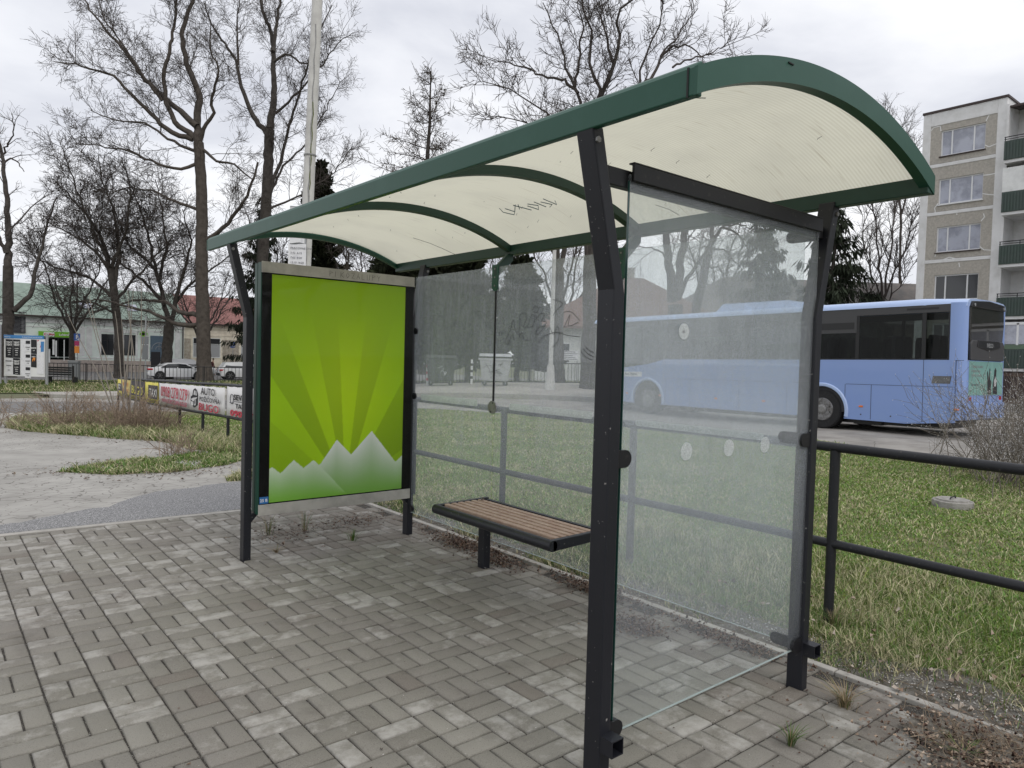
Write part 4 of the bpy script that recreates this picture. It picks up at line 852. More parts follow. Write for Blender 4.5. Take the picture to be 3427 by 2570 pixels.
SK={
 'T4':((16.47,61.08,-1.09),[
  ([(0.13,-0.11,-0.15),(-0.06,0.48,9.54),(-0.02,0.61,12.94),(-0.08,0.85,17.01),(-0.23,1.11,20.0)],0.62,0.42),
  ([(-0.23,1.11,20.0),(-0.21,1.72,22.03),(0.13,2.06,24.1),(-0.58,3.66,27.36),(-0.74,4.61,30.1),(-0.33,4.71,31.64),(0.51,4.71,34.16),(0.85,5.32,37.32)],0.36,0.1),
  ([(-0.33,1.26,21.36),(-1.78,3.36,23.41),(-3.32,5.54,25.51),(-4.47,7.39,28.07),(-5.76,9.32,30.39),(-6.65,10.72,32.25),(-7.24,11.78,34.12)],0.28,0.05),
  ([(-0.49,1.35,20.4),(-1.73,2.46,21.59),(-2.36,3.11,23.75),(-2.45,3.31,25.8),(-1.92,3.03,28.54),(-1.59,2.96,31.98),(-1.26,2.85,34.73)],0.26,0.06),
  ([(-0.59,1.43,20.26),(-2.14,2.35,20.66),(-3.48,3.09,22.14),(-5.99,4.45,24.9),(-8.31,5.84,25.57),(-9.89,6.77,25.67)],0.24,0.04),
  ([(-0.17,1.07,20.0),(0.08,0.22,21.48),(0.5,-0.5,22.2),(0.24,-0.48,22.8),(0.37,-1.25,24.34),(0.44,-1.81,25.5),(-0.3,-1.73,26.87),(-0.4,-2.41,28.53)],0.2,0.04),
  ([(-2.58,3.22,23.45),(-3.89,4.11,25.63),(-5.19,4.98,27.8),(-6.48,5.86,29.81),(-6.93,6.09,32.11)],0.14,0.03),
  ([(-0.18,1.03,19.19),(-1.46,1.98,19.66),(-3.71,3.64,21.41),(-5.83,5.19,21.55),(-7.31,6.27,22.26)],0.15,0.03),
  ([(-0.07,0.91,18.37),(-1.72,1.39,17.48),(-3.43,2.03,17.94),(-5.12,2.6,18.63),(-7.32,3.28,18.71),(-8.92,3.76,18.73)],0.16,0.03),
  ([(0.03,0.87,19.46),(0.72,-0.35,18.42),(1.71,-1.76,18.08),(2.72,-3.52,16.63)],0.14,0.05),
  ([(0.1,0.16,5.28),(-0.52,1.16,5.65),(-1.29,2.31,5.77),(-1.96,3.45,6.61),(-3.01,5.0,6.76),(-4.09,6.56,6.8),(-5.19,8.06,6.1)],0.24,0.05),
  ([(0.1,0.14,4.83),(-0.7,0.94,4.69),(-1.62,1.89,4.8),(-2.56,2.87,5.33),(-3.5,3.85,5.81),(-4.82,5.22,6.15),(-6.52,6.98,6.74),(-7.87,8.31,6.44)],0.22,0.04),
  ([(-0.03,0.56,11.58),(0.96,-0.65,12.65),(1.8,-1.7,13.7),(2.34,-2.41,14.75),(2.83,-3.2,16.57),(3.04,-3.68,18.1)],0.22,0.08),
  ([(-0.08,0.72,14.29),(-1.58,1.87,14.9),(-3.17,3.1,15.78),(-4.76,4.31,16.11),(-6.33,5.48,15.36)],0.15,0.03),
 ]),
 'T5':((21.85,61.82,-1.09),[
  ([(0.0,0.0,-0.15),(-0.01,0.5,10.87),(0.22,0.51,15.23),(0.4,0.57,19.59),(0.48,0.63,22.49)],0.6,0.42),
  ([(0.48,0.63,22.49),(1.17,1.48,25.75),(1.55,2.58,29.08),(1.75,3.6,31.98),(1.35,5.13,34.92),(1.4,6.22,37.76)],0.36,0.1),
  ([(0.29,0.78,22.19),(-0.63,2.56,24.42),(-1.04,4.01,27.32),(-1.19,4.97,29.62),(-1.84,6.22,31.29),(-2.59,7.64,33.17),(-2.89,8.69,35.39)],0.26,0.05),
  ([(0.75,0.73,29.46),(1.31,1.34,32.7),(1.91,1.81,35.68),(2.34,2.21,38.02)],0.2,0.06),
  ([(0.81,0.65,28.59),(1.78,-0.26,29.31),(2.84,-1.32,28.3),(3.7,-2.13,28.58)],0.14,0.04),
  ([(0.56,0.31,16.98),(1.23,-0.13,19.62),(1.68,-0.41,22.09),(2.46,-0.92,25.45),(3.14,-1.37,28.37),(4.14,-2.05,32.02),(4.8,-2.54,33.77)],0.18,0.04),
  ([(0.45,0.39,16.69),(1.6,0.04,19.44),(3.2,-0.8,21.33),(4.74,-1.39,24.45),(6.06,-1.82,27.59)],0.13,0.03),
  ([(0.91,0.35,23.96),(2.21,-1.84,25.72),(3.42,-4.09,27.92),(4.18,-5.6,29.46),(4.84,-6.66,30.01)],0.13,0.03),
  ([(0.34,0.42,15.23),(2.63,-1.25,16.79),(4.92,-2.9,18.65),(6.45,-3.87,21.36)],0.12,0.03),
  ([(-1.65,2.67,28.22),(-1.92,2.41,30.9),(-1.85,1.88,33.57)],0.13,0.04),
 ]),
 'T1':((3.64,69.12,-1.09),[
  ([(0.04,-0.03,-0.15),(0.05,0.08,2.7),(0.07,0.22,6.09),(0.08,0.35,9.0)],0.48,0.36),
  ([(0.08,0.34,8.88),(0.2,1.28,11.62),(0.12,2.38,14.41),(0.05,2.96,15.83),(0.01,4.04,18.73),(-0.18,4.57,19.74),(-0.57,5.33,20.92)],0.3,0.1),
  ([(-0.21,1.01,18.07),(0.16,0.23,19.16),(0.42,-0.39,20.11),(0.2,-0.53,21.04)],0.09,0.03),
  ([(-0.11,0.89,17.41),(0.31,0.68,17.84),(0.71,0.38,17.48),(1.12,0.12,16.73)],0.09,0.03),
  ([(0.41,-0.09,5.38),(1.09,-0.25,6.15),(1.63,-0.36,6.79),(1.76,-0.04,8.17),(2.05,0.2,9.44),(2.85,0.87,13.07),(3.51,1.11,15.21)],0.22,0.05),
  ([(-0.02,0.48,10.06),(-0.45,0.58,11.06),(-1.07,0.71,12.68)],0.2,0.05),
  ([(0.03,0.5,11.51),(0.62,0.48,12.51),(1.49,0.38,13.81),(2.8,0.06,15.16)],0.1,0.03),
 ]),
 'T2':((11.47,67.86,-1.09),[
  ([(0.06,-0.05,-0.15),(-0.02,0.17,4.26),(-0.23,0.47,6.85),(-0.53,0.84,9.43)],0.42,0.3),
  ([(-0.53,0.84,9.43),(-0.98,2.26,12.1),(-1.88,3.91,14.28),(-3.0,5.72,16.21),(-3.96,7.18,17.62)],0.22,0.04),
  ([(-0.43,0.73,8.91),(-1.46,0.72,10.6),(-3.18,1.11,11.95),(-5.05,1.57,12.99)],0.18,0.03),
  ([(-0.33,0.6,7.88),(0.16,0.87,10.8),(-0.12,2.01,14.8),(-0.84,3.25,17.5),(-0.99,3.86,19.69)],0.2,0.04),
  ([(-0.49,0.8,9.43),(0.22,-1.16,12.38),(0.36,-2.57,15.22),(-0.2,-3.1,17.49)],0.18,0.04),
  ([(-0.23,0.47,6.85),(-1.93,1.97,8.6),(-3.92,3.66,9.31),(-5.72,5.2,10.28),(-6.11,5.61,11.83)],0.15,0.03),
  ([(-0.23,0.46,6.59),(1.04,-0.65,8.7),(2.41,-1.85,10.54),(3.58,-2.88,12.37)],0.15,0.03),
  ([(-0.72,1.04,10.2),(-2.49,1.37,14.35),(-3.6,1.41,17.68),(-4.24,1.43,19.54)],0.14,0.03),
  ([(-0.13,0.33,5.56),(-1.78,1.37,6.51),(-3.62,2.54,6.44),(-5.02,3.41,5.86)],0.11,0.03),
 ]),
 'T3':((15.25,67.29,-1.09),[
  ([(-0.1,0.08,-0.15),(0.01,0.12,2.83),(0.14,0.1,4.71)],0.5,0.44),
  ([(0.09,0.14,4.71),(-0.15,1.14,7.14),(-0.52,2.34,9.89),(-0.79,3.46,12.67),(-1.27,4.77,15.52),(-1.8,5.95,17.82)],0.26,0.04),
  ([(0.22,0.04,4.71),(0.54,-0.54,7.11),(1.07,-1.31,9.76),(1.37,-1.9,12.36),(0.68,-1.63,14.91)],0.24,0.04),
  ([(-0.19,0.46,6.57),(-1.8,0.98,8.6),(-3.57,1.67,10.04),(-5.08,2.29,10.97),(-6.15,2.67,11.91)],0.18,0.03),
  ([(-0.6,0.9,8.69),(0.14,1.03,11.99),(-0.15,1.99,15.3),(-0.47,2.87,18.08)],0.16,0.03),
  ([(0.63,-0.21,6.87),(2.05,-1.42,9.05),(3.67,-2.81,10.43),(4.88,-3.84,12.06)],0.15,0.03),
  ([(-0.8,1.12,9.76),(-2.5,3.51,11.93),(-3.39,5.29,15.27),(-3.95,6.32,16.96)],0.14,0.03),
 ]),
 'T6':((19.86,19.33,0.26),[
  ([(0.0,0.0,-0.15),(-0.06,0.11,1.34),(-0.02,0.14,2.6),(0.0,0.23,5.11),(0.06,0.27,6.86),(0.16,0.3,9.37)],0.36,0.22),
  ([(0.16,0.3,9.37),(-0.0,0.06,11.17),(-0.05,-0.13,12.21),(0.2,-0.61,13.35),(0.23,-0.84,14.26),(-0.01,-0.85,15.26),(0.44,-1.37,15.76),(0.64,-1.68,16.24)],0.15,0.03),
  ([(0.11,0.29,8.37),(-0.07,-0.01,12.02),(-0.13,-0.04,12.55),(-0.53,0.15,13.65),(-0.53,0.04,14.58),(-0.89,0.19,15.56),(-1.0,0.19,16.27)],0.13,0.03),
  ([(0.1,0.23,6.86),(0.51,1.59,12.46),(0.38,1.93,13.21),(0.18,2.45,14.42),(0.14,2.9,15.84),(-0.14,3.54,17.23)],0.14,0.02),
  ([(-0.37,0.88,12.46),(-0.81,1.27,13.07),(-1.5,1.87,13.16),(-2.11,2.39,13.48),(-2.67,2.87,13.68),(-3.2,3.32,13.78)],0.08,0.015),
  ([(0.81,-0.04,13.69),(0.64,0.14,14.37),(0.47,0.33,15.27),(0.26,0.56,16.22)],0.08,0.02),
  ([(-0.46,0.97,12.74),(-0.51,0.8,13.73),(-0.52,0.52,15.02),(-0.84,0.57,16.03)],0.07,0.02),
  ([(0.01,0.23,5.11),(-1.99,-0.4,10.09),(-2.82,-0.1,10.7),(-3.36,0.1,11.02),(-4.14,0.4,11.42),(-5.35,0.95,11.66)],0.1,0.015),
  ([(0.02,0.24,5.61),(0.04,2.58,11.18),(-0.71,3.59,11.84),(-1.16,4.19,12.11),(-2.31,5.48,12.09)],0.08,0.015),
  ([(0.04,0.26,6.36),(0.42,-1.75,10.58),(0.11,-2.15,12.24),(-0.07,-2.21,12.8),(0.06,-2.61,13.39),(0.08,-3.14,14.49),(-0.09,-3.3,15.18)],0.12,0.02),
  ([(1.68,-0.8,12.82),(2.32,-1.04,13.48),(2.59,-1.02,14.24),(3.06,-1.19,14.77),(3.73,-1.59,14.85),(4.34,-2.01,14.38)],0.09,0.02),
  ([(2.3,-1.25,14.09),(2.78,-1.75,15.01),(3.14,-2.14,15.72),(3.32,-2.32,16.05)],0.05,0.015),
  ([(2.69,-1.6,13.65),(3.24,-1.79,14.08),(4.43,-2.28,14.49),(5.37,-2.63,15.24)],0.05,0.015),
 ]),
 'T7':((22.89,24.62,0.3),[
  ([(0.07,-0.06,-0.15),(0.07,0.04,2.03),(0.07,0.14,4.29),(0.1,0.19,5.79)],0.3,0.27),
  ([(0.08,0.2,5.79),(-0.05,0.26,6.98),(-0.09,0.22,8.17),(-0.35,0.34,10.22),(-0.77,0.61,11.96)],0.17,0.04),
  ([(0.12,0.17,5.79),(0.66,0.28,7.08),(0.97,0.56,8.36),(1.8,0.83,10.69),(2.41,1.34,13.26)],0.14,0.04),
  ([(0.01,0.29,6.39),(-0.77,1.11,7.88),(-1.78,2.06,8.76),(-2.44,2.75,10.26)],0.1,0.02),
 ]),
 'T8':((32.38,24.54,0.3),[
  ([(0.03,-0.02,-0.15),(0.04,0.13,3.23),(0.01,0.21,4.63)],0.5,0.42),
  ([(-0.12,0.33,4.81),(-0.31,0.27,5.92),(-0.7,0.3,7.34),(-0.94,0.25,8.61),(-1.23,0.25,9.8),(-1.57,0.23,11.25)],0.3,0.15),
  ([(0.04,0.21,4.99),(0.28,0.26,5.97),(0.55,0.34,7.11),(0.91,0.39,8.43),(1.21,0.5,9.82),(1.56,0.65,11.56),(2.1,0.56,13.0)],0.3,0.12),
  ([(0.15,0.12,4.99),(0.6,-0.03,6.06),(1.23,-0.33,6.98),(1.67,-0.52,7.75),(1.96,-0.65,8.3),(2.53,-0.93,9.09)],0.16,0.05),
  ([(-0.31,0.6,7.27),(-0.63,1.03,7.86),(-1.13,1.56,8.0),(-1.74,2.2,8.0)],0.08,0.02),
  ([(-0.36,0.71,8.74),(-0.84,1.11,9.62),(-1.61,1.75,10.69),(-2.14,2.2,11.77)],0.08,0.02),
 ]),
 'T9':((34.89,25.06,0.28),[
  ([(-0.1,0.08,-0.15),(0.11,0.13,4.67),(0.41,-0.04,6.23),(0.65,-0.18,7.64),(0.77,-0.24,8.42)],0.34,0.24),
  ([(0.77,-0.24,8.42),(0.98,-0.6,9.17),(1.11,-0.86,9.7),(1.66,-1.39,9.32),(1.97,-1.74,8.86),(2.16,-1.99,8.4)],0.14,0.03),
  ([(0.77,-0.24,8.42),(0.97,-0.24,9.36),(1.19,-0.22,10.56),(1.69,-0.35,12.17),(1.95,-0.29,13.78)],0.16,0.03),
  ([(0.65,-0.19,7.33),(0.98,-0.7,7.16),(1.08,-1.01,6.62),(1.08,-1.31,5.75)],0.08,0.02),
  ([(0.77,-0.24,8.42),(1.6,-0.77,8.31),(2.39,-1.27,7.41),(2.79,-1.49,6.5)],0.08,0.02),
  ([(1.37,-0.68,9.76),(2.37,-1.35,9.97),(3.36,-2.06,9.47)],0.08,0.02),
 ]),
 'S1':((52.08,21.26,0.38),[
  ([(0.0,0.0,-0.15),(0.0,0.14,4.04),(0.04,0.21,6.21)],0.25,0.2),
  ([(0.04,0.21,6.21),(-0.26,0.32,8.35),(-0.63,0.47,10.48),(-0.98,0.62,12.58),(-1.25,0.69,14.68)],0.1,0.02),
  ([(0.09,0.17,6.21),(1.01,0.25,8.91),(1.75,0.34,11.2),(2.31,0.56,13.53),(2.6,0.88,15.4)],0.1,0.02),
  ([(0.09,0.16,6.0),(0.27,-0.6,8.33),(0.4,-1.27,10.41),(0.23,-1.64,12.45)],0.08,0.02),
  ([(0.01,0.24,6.21),(-0.84,0.81,8.33),(-1.34,1.1,10.45),(-1.67,1.26,12.57)],0.07,0.02),
  ([(0.17,0.08,5.78),(1.66,-0.49,7.61),(2.69,-0.84,8.99)],0.06,0.02),
  ([(0.01,0.19,5.12),(-0.99,0.88,6.6),(-1.82,1.43,8.28)],0.06,0.02),
 ]),
 'S2':((67.86,26.38,0.25),[
  ([(0.0,0.0,-0.15),(0.06,0.38,10.51),(0.13,0.58,16.03)],0.13,0.1),
  ([(0.13,0.58,16.03),(0.47,0.97,18.89),(0.69,1.45,21.78),(1.26,1.52,24.13)],0.07,0.02),
  ([(0.13,0.55,15.47),(0.91,0.33,18.31),(1.36,0.37,21.14),(1.67,0.29,22.29)],0.1,0.02),
  ([(0.13,0.58,16.03),(0.32,2.0,19.6),(0.79,2.88,22.65),(2.27,2.82,25.8)],0.1,0.02),
 ]),
}

tg_ = 'bare broadleaf trees behind the street and bus road'
labs = {'T4': 'tallest bare tree with thick straight trunk in front of the green building, limbs spreading left', 'T5': 'tall bare tree right behind the left front post and the whitish pole',
 'T1': 'bare tree at the left edge with drooping right limb beside the notice board', 'T2': 'bare tree with dense reddish crown between pharmacy door and first dark window', 'T3': 'forked bare tree with dark hollow bark in front of the arched gate',
 'T6': 'large bare tree behind the shelter whose crown rises over the middle of its roof', 'T7': 'slim bare twin-stemmed tree behind the white lamp post', 'T8': 'bare tree with three thick stems seen through the side glass',
 'T9': 'leaning bare tree with paired stems beside the three-stemmed one', 'S1': 'slender many-stemmed bare tree left of the apartment block', 'S2': 'thin bare tree whose tips show above the rear end of the shelter roof'}
opt = {'T4': dict(dens=1.0, mats=('bark_pale', 'twig'), twigmin=.011, grav=.01, br=.7), 'T5': dict(dens=1.05, twigmin=.010, br=.7), 'T1': dict(dens=.62, L2=(1.2, 2.6), grav=.03), 'T2': dict(dens=1.35, L2=(1.5, 3.6), grav=.03, twigmin=.012, br=.8), 'T3': dict(dens=1.25, br=.8, mats=('bark', 'twig'), grav=.02, twigmin=.011),
 'T6': dict(dens=1.4, L2=(.9, 2.6), L3=(.4, 1.3), L4=(.2, .6), twigmin=.0040, br=.5), 'T7': dict(dens=.7, L2=(.9, 2.2), twigmin=.005, br=.6), 'T8': dict(dens=.75, L2=(1.2, 3.0), twigmin=.006, br=.6), 'T9': dict(dens=.9, L2=(1.2, 3.0), twigmin=.006, br=.6),
 'S1': dict(dens=1.0, L2=(1.5, 3.0), twigmin=.007, up=.16), 'S2': dict(dens=1.1, L2=(1.2, 3.0), twigmin=.008, up=.14)}
for k, (b, limbs) in SK.items():
    bare_tree('bare_tree', labs[k], b, limbs, np.random.default_rng(sum(map(ord, k))), group=tg_, **opt[k])
def auto_limbs(H, n, spread, rg, r=.3, fork=.35):
    tr0 = [(0, 0, -.1), (rg.normal(0, .2), rg.normal(0, .2), H*fork*.5), (rg.normal(0, .3), rg.normal(0, .3), H*fork)]
    out_ = [(tr0, r, r*.7)]
    for i in range(n):
        a = i*2*math.pi/n+rg.uniform(-.5, .5); z0 = H*fork*rg.uniform(.8, 1); s = spread*rg.uniform(.5, 1); z1 = H*rg.uniform(.75, 1)
        x0, y0 = tr0[2][0]*z0/(H*fork), tr0[2][1]*z0/(H*fork)
        out_.append(([(x0, y0, z0), (x0+s*.4*math.cos(a), y0+s*.4*math.sin(a), z0+(z1-z0)*.35), (x0+s*.75*math.cos(a+.2), y0+s*.75*math.sin(a+.2), z0+(z1-z0)*.7), (x0+s*math.cos(a), y0+s*math.sin(a), z1)], r*.45, .03))
    return out_
for (x, y, H, n, sp, lb) in ((30, 60, 17, 6, 5, 'mid-height bare tree between the larch and the tall trees, reddish twigs'), (40.5, 53, 15, 6, 5, 'bare tree low behind the rear beam, right of the larch'), (36, 38, 13, 5, 4.5, 'bare tree behind the big brown gable'),
        (27, 70, 18, 6, 5.5, 'bare tree with bushy crown just right of the whitish pole'), (9.5, 78, 13, 6, 4.5, 'low bare tree over the pharmacy roof'), (47, 33, 14, 5, 4, 'bare tree above the grey roof behind the bus'), (-2.5, 80, 12, 5, 4, 'bare tree at the far left in front of the notice boards'), (0.6, 66, 9, 5, 3, 'small bare tree by the far left white board'), (21.5, 79, 12, 6, 5, 'bare tree before the red roof')):
    r_ = np.random.default_rng(int(x*7+y)); bare_tree('bare_tree', lb, (x, y, hgt(x, y)), auto_limbs(H, n, sp, r_), r_, dens=.8, L2=(1.2, 3), twigmin=.011, group=tg_)

def conifer(name, label, base, H, Rb, rg, kind='spruce', mats=('bark', 'needles')):
    t = thing(name, label, 'tree', base, 0, 'conifers behind the shelter'); tb_ = Tubes(); 
    tb_.add(np.array([(rg.normal(0, .05), rg.normal(0, .05), z) for z in np.linspace(-.1, H, 12)]), np.linspace(.02*H+.04, .03, 12), 8)
    NV, NF, NC = [], [], []; nn = 0; br = Tubes()
    z = H*(.12 if kind != 'larch' else .25)
    while z < H*.985:
        f = z/H; ln = Rb*(1-f)**(.75)+.25; cnt = 6 if kind != 'larch' else 4
        for i in range(cnt):
            a = rg.uniform(0, 6.28); l = ln*rg.uniform(.7, 1.1); dr = {'spruce': -.16, 'larch': .02, 'yew': .10}[kind]
            d = np.array([math.cos(a), math.sin(a), dr+ (.3*f)]); pts, rr = wander(np.array([0, 0, z]), d, l, .035 if kind != 'larch' else .045, .012, 7, .09, {'spruce': .035, 'larch': .03, 'yew': .05}[kind], rg); br.add(pts, rr, 4)
            m_ = int(l*(8 if kind == 'spruce' else (9 if kind == 'larch' else 12)))+3
            for _ in range(m_):
                x = rg.uniform(.12, 1)*7; j = min(int(x), 6); p = pts[j]+(pts[j+1]-pts[j])*(x-j); dd = unit(pts[j+1]-pts[j])
                if kind == 'larch':
                    nd = side(dd, rg, .6, 1.3); q, r2 = wander(p, nd, rg.uniform(.4, 1.3), .016, .011, 3, .2, -.05, rg); br.add(q, r2, 3); cards = 2; hang = 0
                    srcs = [(q[1], nd)]
                else: srcs = [(p, dd)]
                for (pp_, d0) in srcs:
                    for _c in range({'spruce': 3, 'larch': 1, 'yew': 5}[kind]):
                        if kind == 'spruce': nd = unit(np.array([rg.normal(0, .35), rg.normal(0, .35), -1])+d0*.35); ll = rg.uniform(.25, .75); ww = rg.uniform(.03, .07)
                        elif kind == 'larch': nd = unit(rg.normal(0, 1, 3)); ll = rg.uniform(.15, .35); ww = .03
                        else: nd = unit(side(d0, rg, .3, 1.2)+np.array([0, 0, .15])); ll = rg.uniform(.2, .5); ww = rg.uniform(.06, .13)
                        s_ = unit(np.cross(nd, rg.normal(0, 1, 3)))*ww; o_ = pp_+rg.normal(0, .08, 3)
                        NV += [o_-s_*.4, o_+s_*.4, o_+nd*ll*.55+s_, o_+nd*ll, o_+nd*ll*.5-s_]; NF.append((nn, nn+1, nn+2)); NF.append((nn, nn+2, nn+4)); NF.append((nn+4, nn+2, nn+3)); nn += 5
                        c = rg.uniform(.55, 1.5); g = {'spruce': (.028, .036, .023), 'larch': (.09, .07, .045), 'yew': (.020, .024, .012)}[kind]; NC += [(g[0]*c, g[1]*c, g[2]*c)]*5
        z += (.50 if kind == 'spruce' else (.78 if kind == 'larch' else .30))*rg.uniform(.7, 1.3)*(.7+.3*H/10)
    tb_.obj('trunk', P[mats[0]], t); b_ = br.obj('branches', P['twig'], t); fast('needles', np.array(NV), np.array(NF), P['needles'], t, colr=np.array(NC))
    return t
cr_ = np.random.default_rng
conifer('larch', 'sparse bare larch standing alone against the sky above the roof', (31.0, 49.6, .05), 25.5, 10.5, cr_(4), 'larch')
conifer('dark_conifer', 'tall dark conifer directly behind the whitish pole', (28.1, 64.4, -.5), 20.8, 4.5, cr_(5), 'yew')
for (x, y, H, rb, s, lb) in ((16.9, 30.9, 7.6, 2.4, 6, 'dark evergreen behind the left rear pane, just right of the poster case'), (18.9, 29.6, 7.9, 2.5, 7, 'dark evergreen behind the dark waste container'), (20.9, 29.4, 7.9, 2.3, 8, 'dark evergreen behind the joint of the two left rear panes'), (23.6, 28.5, 6.8, 2.2, 9, 'lower dark evergreen between light container and lamp post')):
    conifer('evergreen_tree', lb, (x, y, hgt(x, y)), H, rb, cr_(s), 'yew')
conifer('spruce', 'spruce with drooping boughs seen through the side glass near its right edge', (43.5, 25.9, .6), 12.0, 3.6, cr_(12), 'spruce')
conifer('spruce', 'dense spruce with hanging boughs right behind the near right rear post', (43.2, 20.8, .3), 12.4, 3.6, cr_(13), 'spruce')
conifer('spruce', 'small dark spruce low in front of the grey roof behind the bus', (46.5, 19.8, .2), 6.6, 3.0, cr_(14), 'spruce')
conifer('pine', 'loose dark conifer between the two tallest bare trees', (24.0, 68.0, -.8), 17.5, 4.0, cr_(15), 'spruce')

# twiggy bushes
def bush(name, label, base, nst, H, spread, rg, mat, r=.006, sub=8, buds=None, tone=((.20, .165, .13), (.32, .27, .22)), cat='bush', lean=0.0, drop=.0, group=None):
    t = thing(name, label, cat, base, 0, group); tb_ = Tubes(); C_ = []; BV, BF = [], []; bn_ = 0
    def put(pts, rr, k):
        tb_.add(pts, rr, k); f = rg.uniform(0, 1); c = [tone[0][i]*(1-f)+tone[1][i]*f for i in range(3)]; C_.append(np.repeat([c], len(pts)*k, 0))
    for _ in range(nst):
        a = rg.uniform(0, 6.28); s = spread*rg.uniform(.05, 1); p = np.array([spread*.28*rg.normal(), spread*.28*rg.normal(), -.03])
        d = np.array([math.cos(a)*s/H, math.sin(a)*s/H, 1]); ln = H*rg.uniform(.55, 1.1)*math.sqrt(1+(s/H)**2)
        pts, rr = wander(p, d, ln, r*rg.uniform(.8, 1.4), r*.35, 9, .10, -drop, rg); put(pts, rr, 4)
        for _ in range(sub):
            x = rg.uniform(.15, 1)*9; j = min(int(x), 8); q = pts[j]+(pts[j+1]-pts[j])*(x-j); nd = side(unit(pts[j+1]-pts[j]), rg, .3, .9)
            p2, r2 = wander(q, nd, ln*rg.uniform(.12, .38), r*.5, r*.25, 4, .14, .02-drop, rg); put(p2, r2, 3)
            if buds:
                for b in range(buds):
                    j = rg.integers(1, 5); o = p2[min(j, 4)]+rg.normal(0, .006, 3); s_ = .0055
                    BV += [o+(s_, 0, 0), o+(-s_, 0, 0), o+(0, s_, 0), o+(0, 0, s_*1.6), o+(0, 0, -s_)]; k = bn_
                    BF += [(k, k+2, k+3), (k+2, k+1, k+3), (k+1, k, k+3), (k, k+4, k+2), (k+1, k+2, k+4)]; bn_ += 5
    if not buds:
        bpy.data.objects.remove(t); o = tb_.obj(name, mat, None, colr=np.concatenate(C_)); o.location = base; return tag(o, label, cat, group)
    tb_.obj('stems', mat, t, colr=np.concatenate(C_))
    if BV: fast('buds', np.array(BV), np.array(BF), P['paper'], t)
    return t
for i, (x, y, n, H, s) in enumerate(((9.7, 1.35, 70, 1.25, 1.1), (10.7, 1.7, 60, 1.4, 1.1), (9.0, .45, 75, 1.4, 1.1), (11.9, 1.4, 50, 1.4, 1.2))):
    lb = ['twiggy bare bush with pale buds in front of the bus tail', 'twiggy bush behind, close to the rear corner of the bus', 'dense twiggy bush cut by the right edge of view', 'far twiggy bush between bus tail and garages'][i]
    bush('bare_bush', lb, (x, y, hgt(x, y)), n, H, s, cr_(40+i), P['dry_stem'], r=.0065, sub=11, buds=4, tone=((.13, .11, .095), (.27, .24, .205)), group='bare bushes by the bus')
bl = ['dead brown brush heap, leftmost by the road edge', 'tangle of dead brown stems left of the yellow banner', 'dark dense brush at the foot of the yellow banner', 'reddish dry brush in the middle of the weedy strip', 'low dry tuft beside the cracked paving', 'low dark brush between weeds and yellow banner']
for i, (x, y, n, H, s) in enumerate(((-.4, 17.8, 34, .75, 1.2), (.5, 16.4, 52, .85, 1.2), (1.6, 15.0, 130, .75, .85), (.95, 15.9, 56, .95, 1.0), (1.35, 10.15, 30, .42, .5), (2.05, 14.4, 60, .6, .6))):
    bush('dead_brush', bl[i], (x, y, hgt(x, y)), n, H, s, cr_(60+i), P['dry_stem'], r=.006, sub=10, tone=((.17, .125, .09), (.42, .33, .25)), cat='brush', drop=.03, group='dead brush on the weedy strip')
tb_ = Tubes(); C_ = []; rg = cr_(77)
for i in range(11):
    a = rg.uniform(0, 6.28); p = np.array([rg.normal(0, .18), rg.normal(0, .18), -.02]); pts, rr = wander(p, np.array([rg.normal(0, .16), rg.normal(0, .16), 1]), rg.uniform(2.2, 3.6), .017, .006, 10, .03, .01, rg); tb_.add(pts, rr, 5); C_.append(np.repeat([(.26, .235, .20)], len(pts)*5, 0))
st = tb_.obj('sapling', P['dry_stem'], None, colr=np.concatenate(C_)); st.location = (1.75, 15.9, hgt(1.75, 15.9)); tag(st, 'clump of tall thin straight bare shoots in front of the yellow banner', 'sapling')

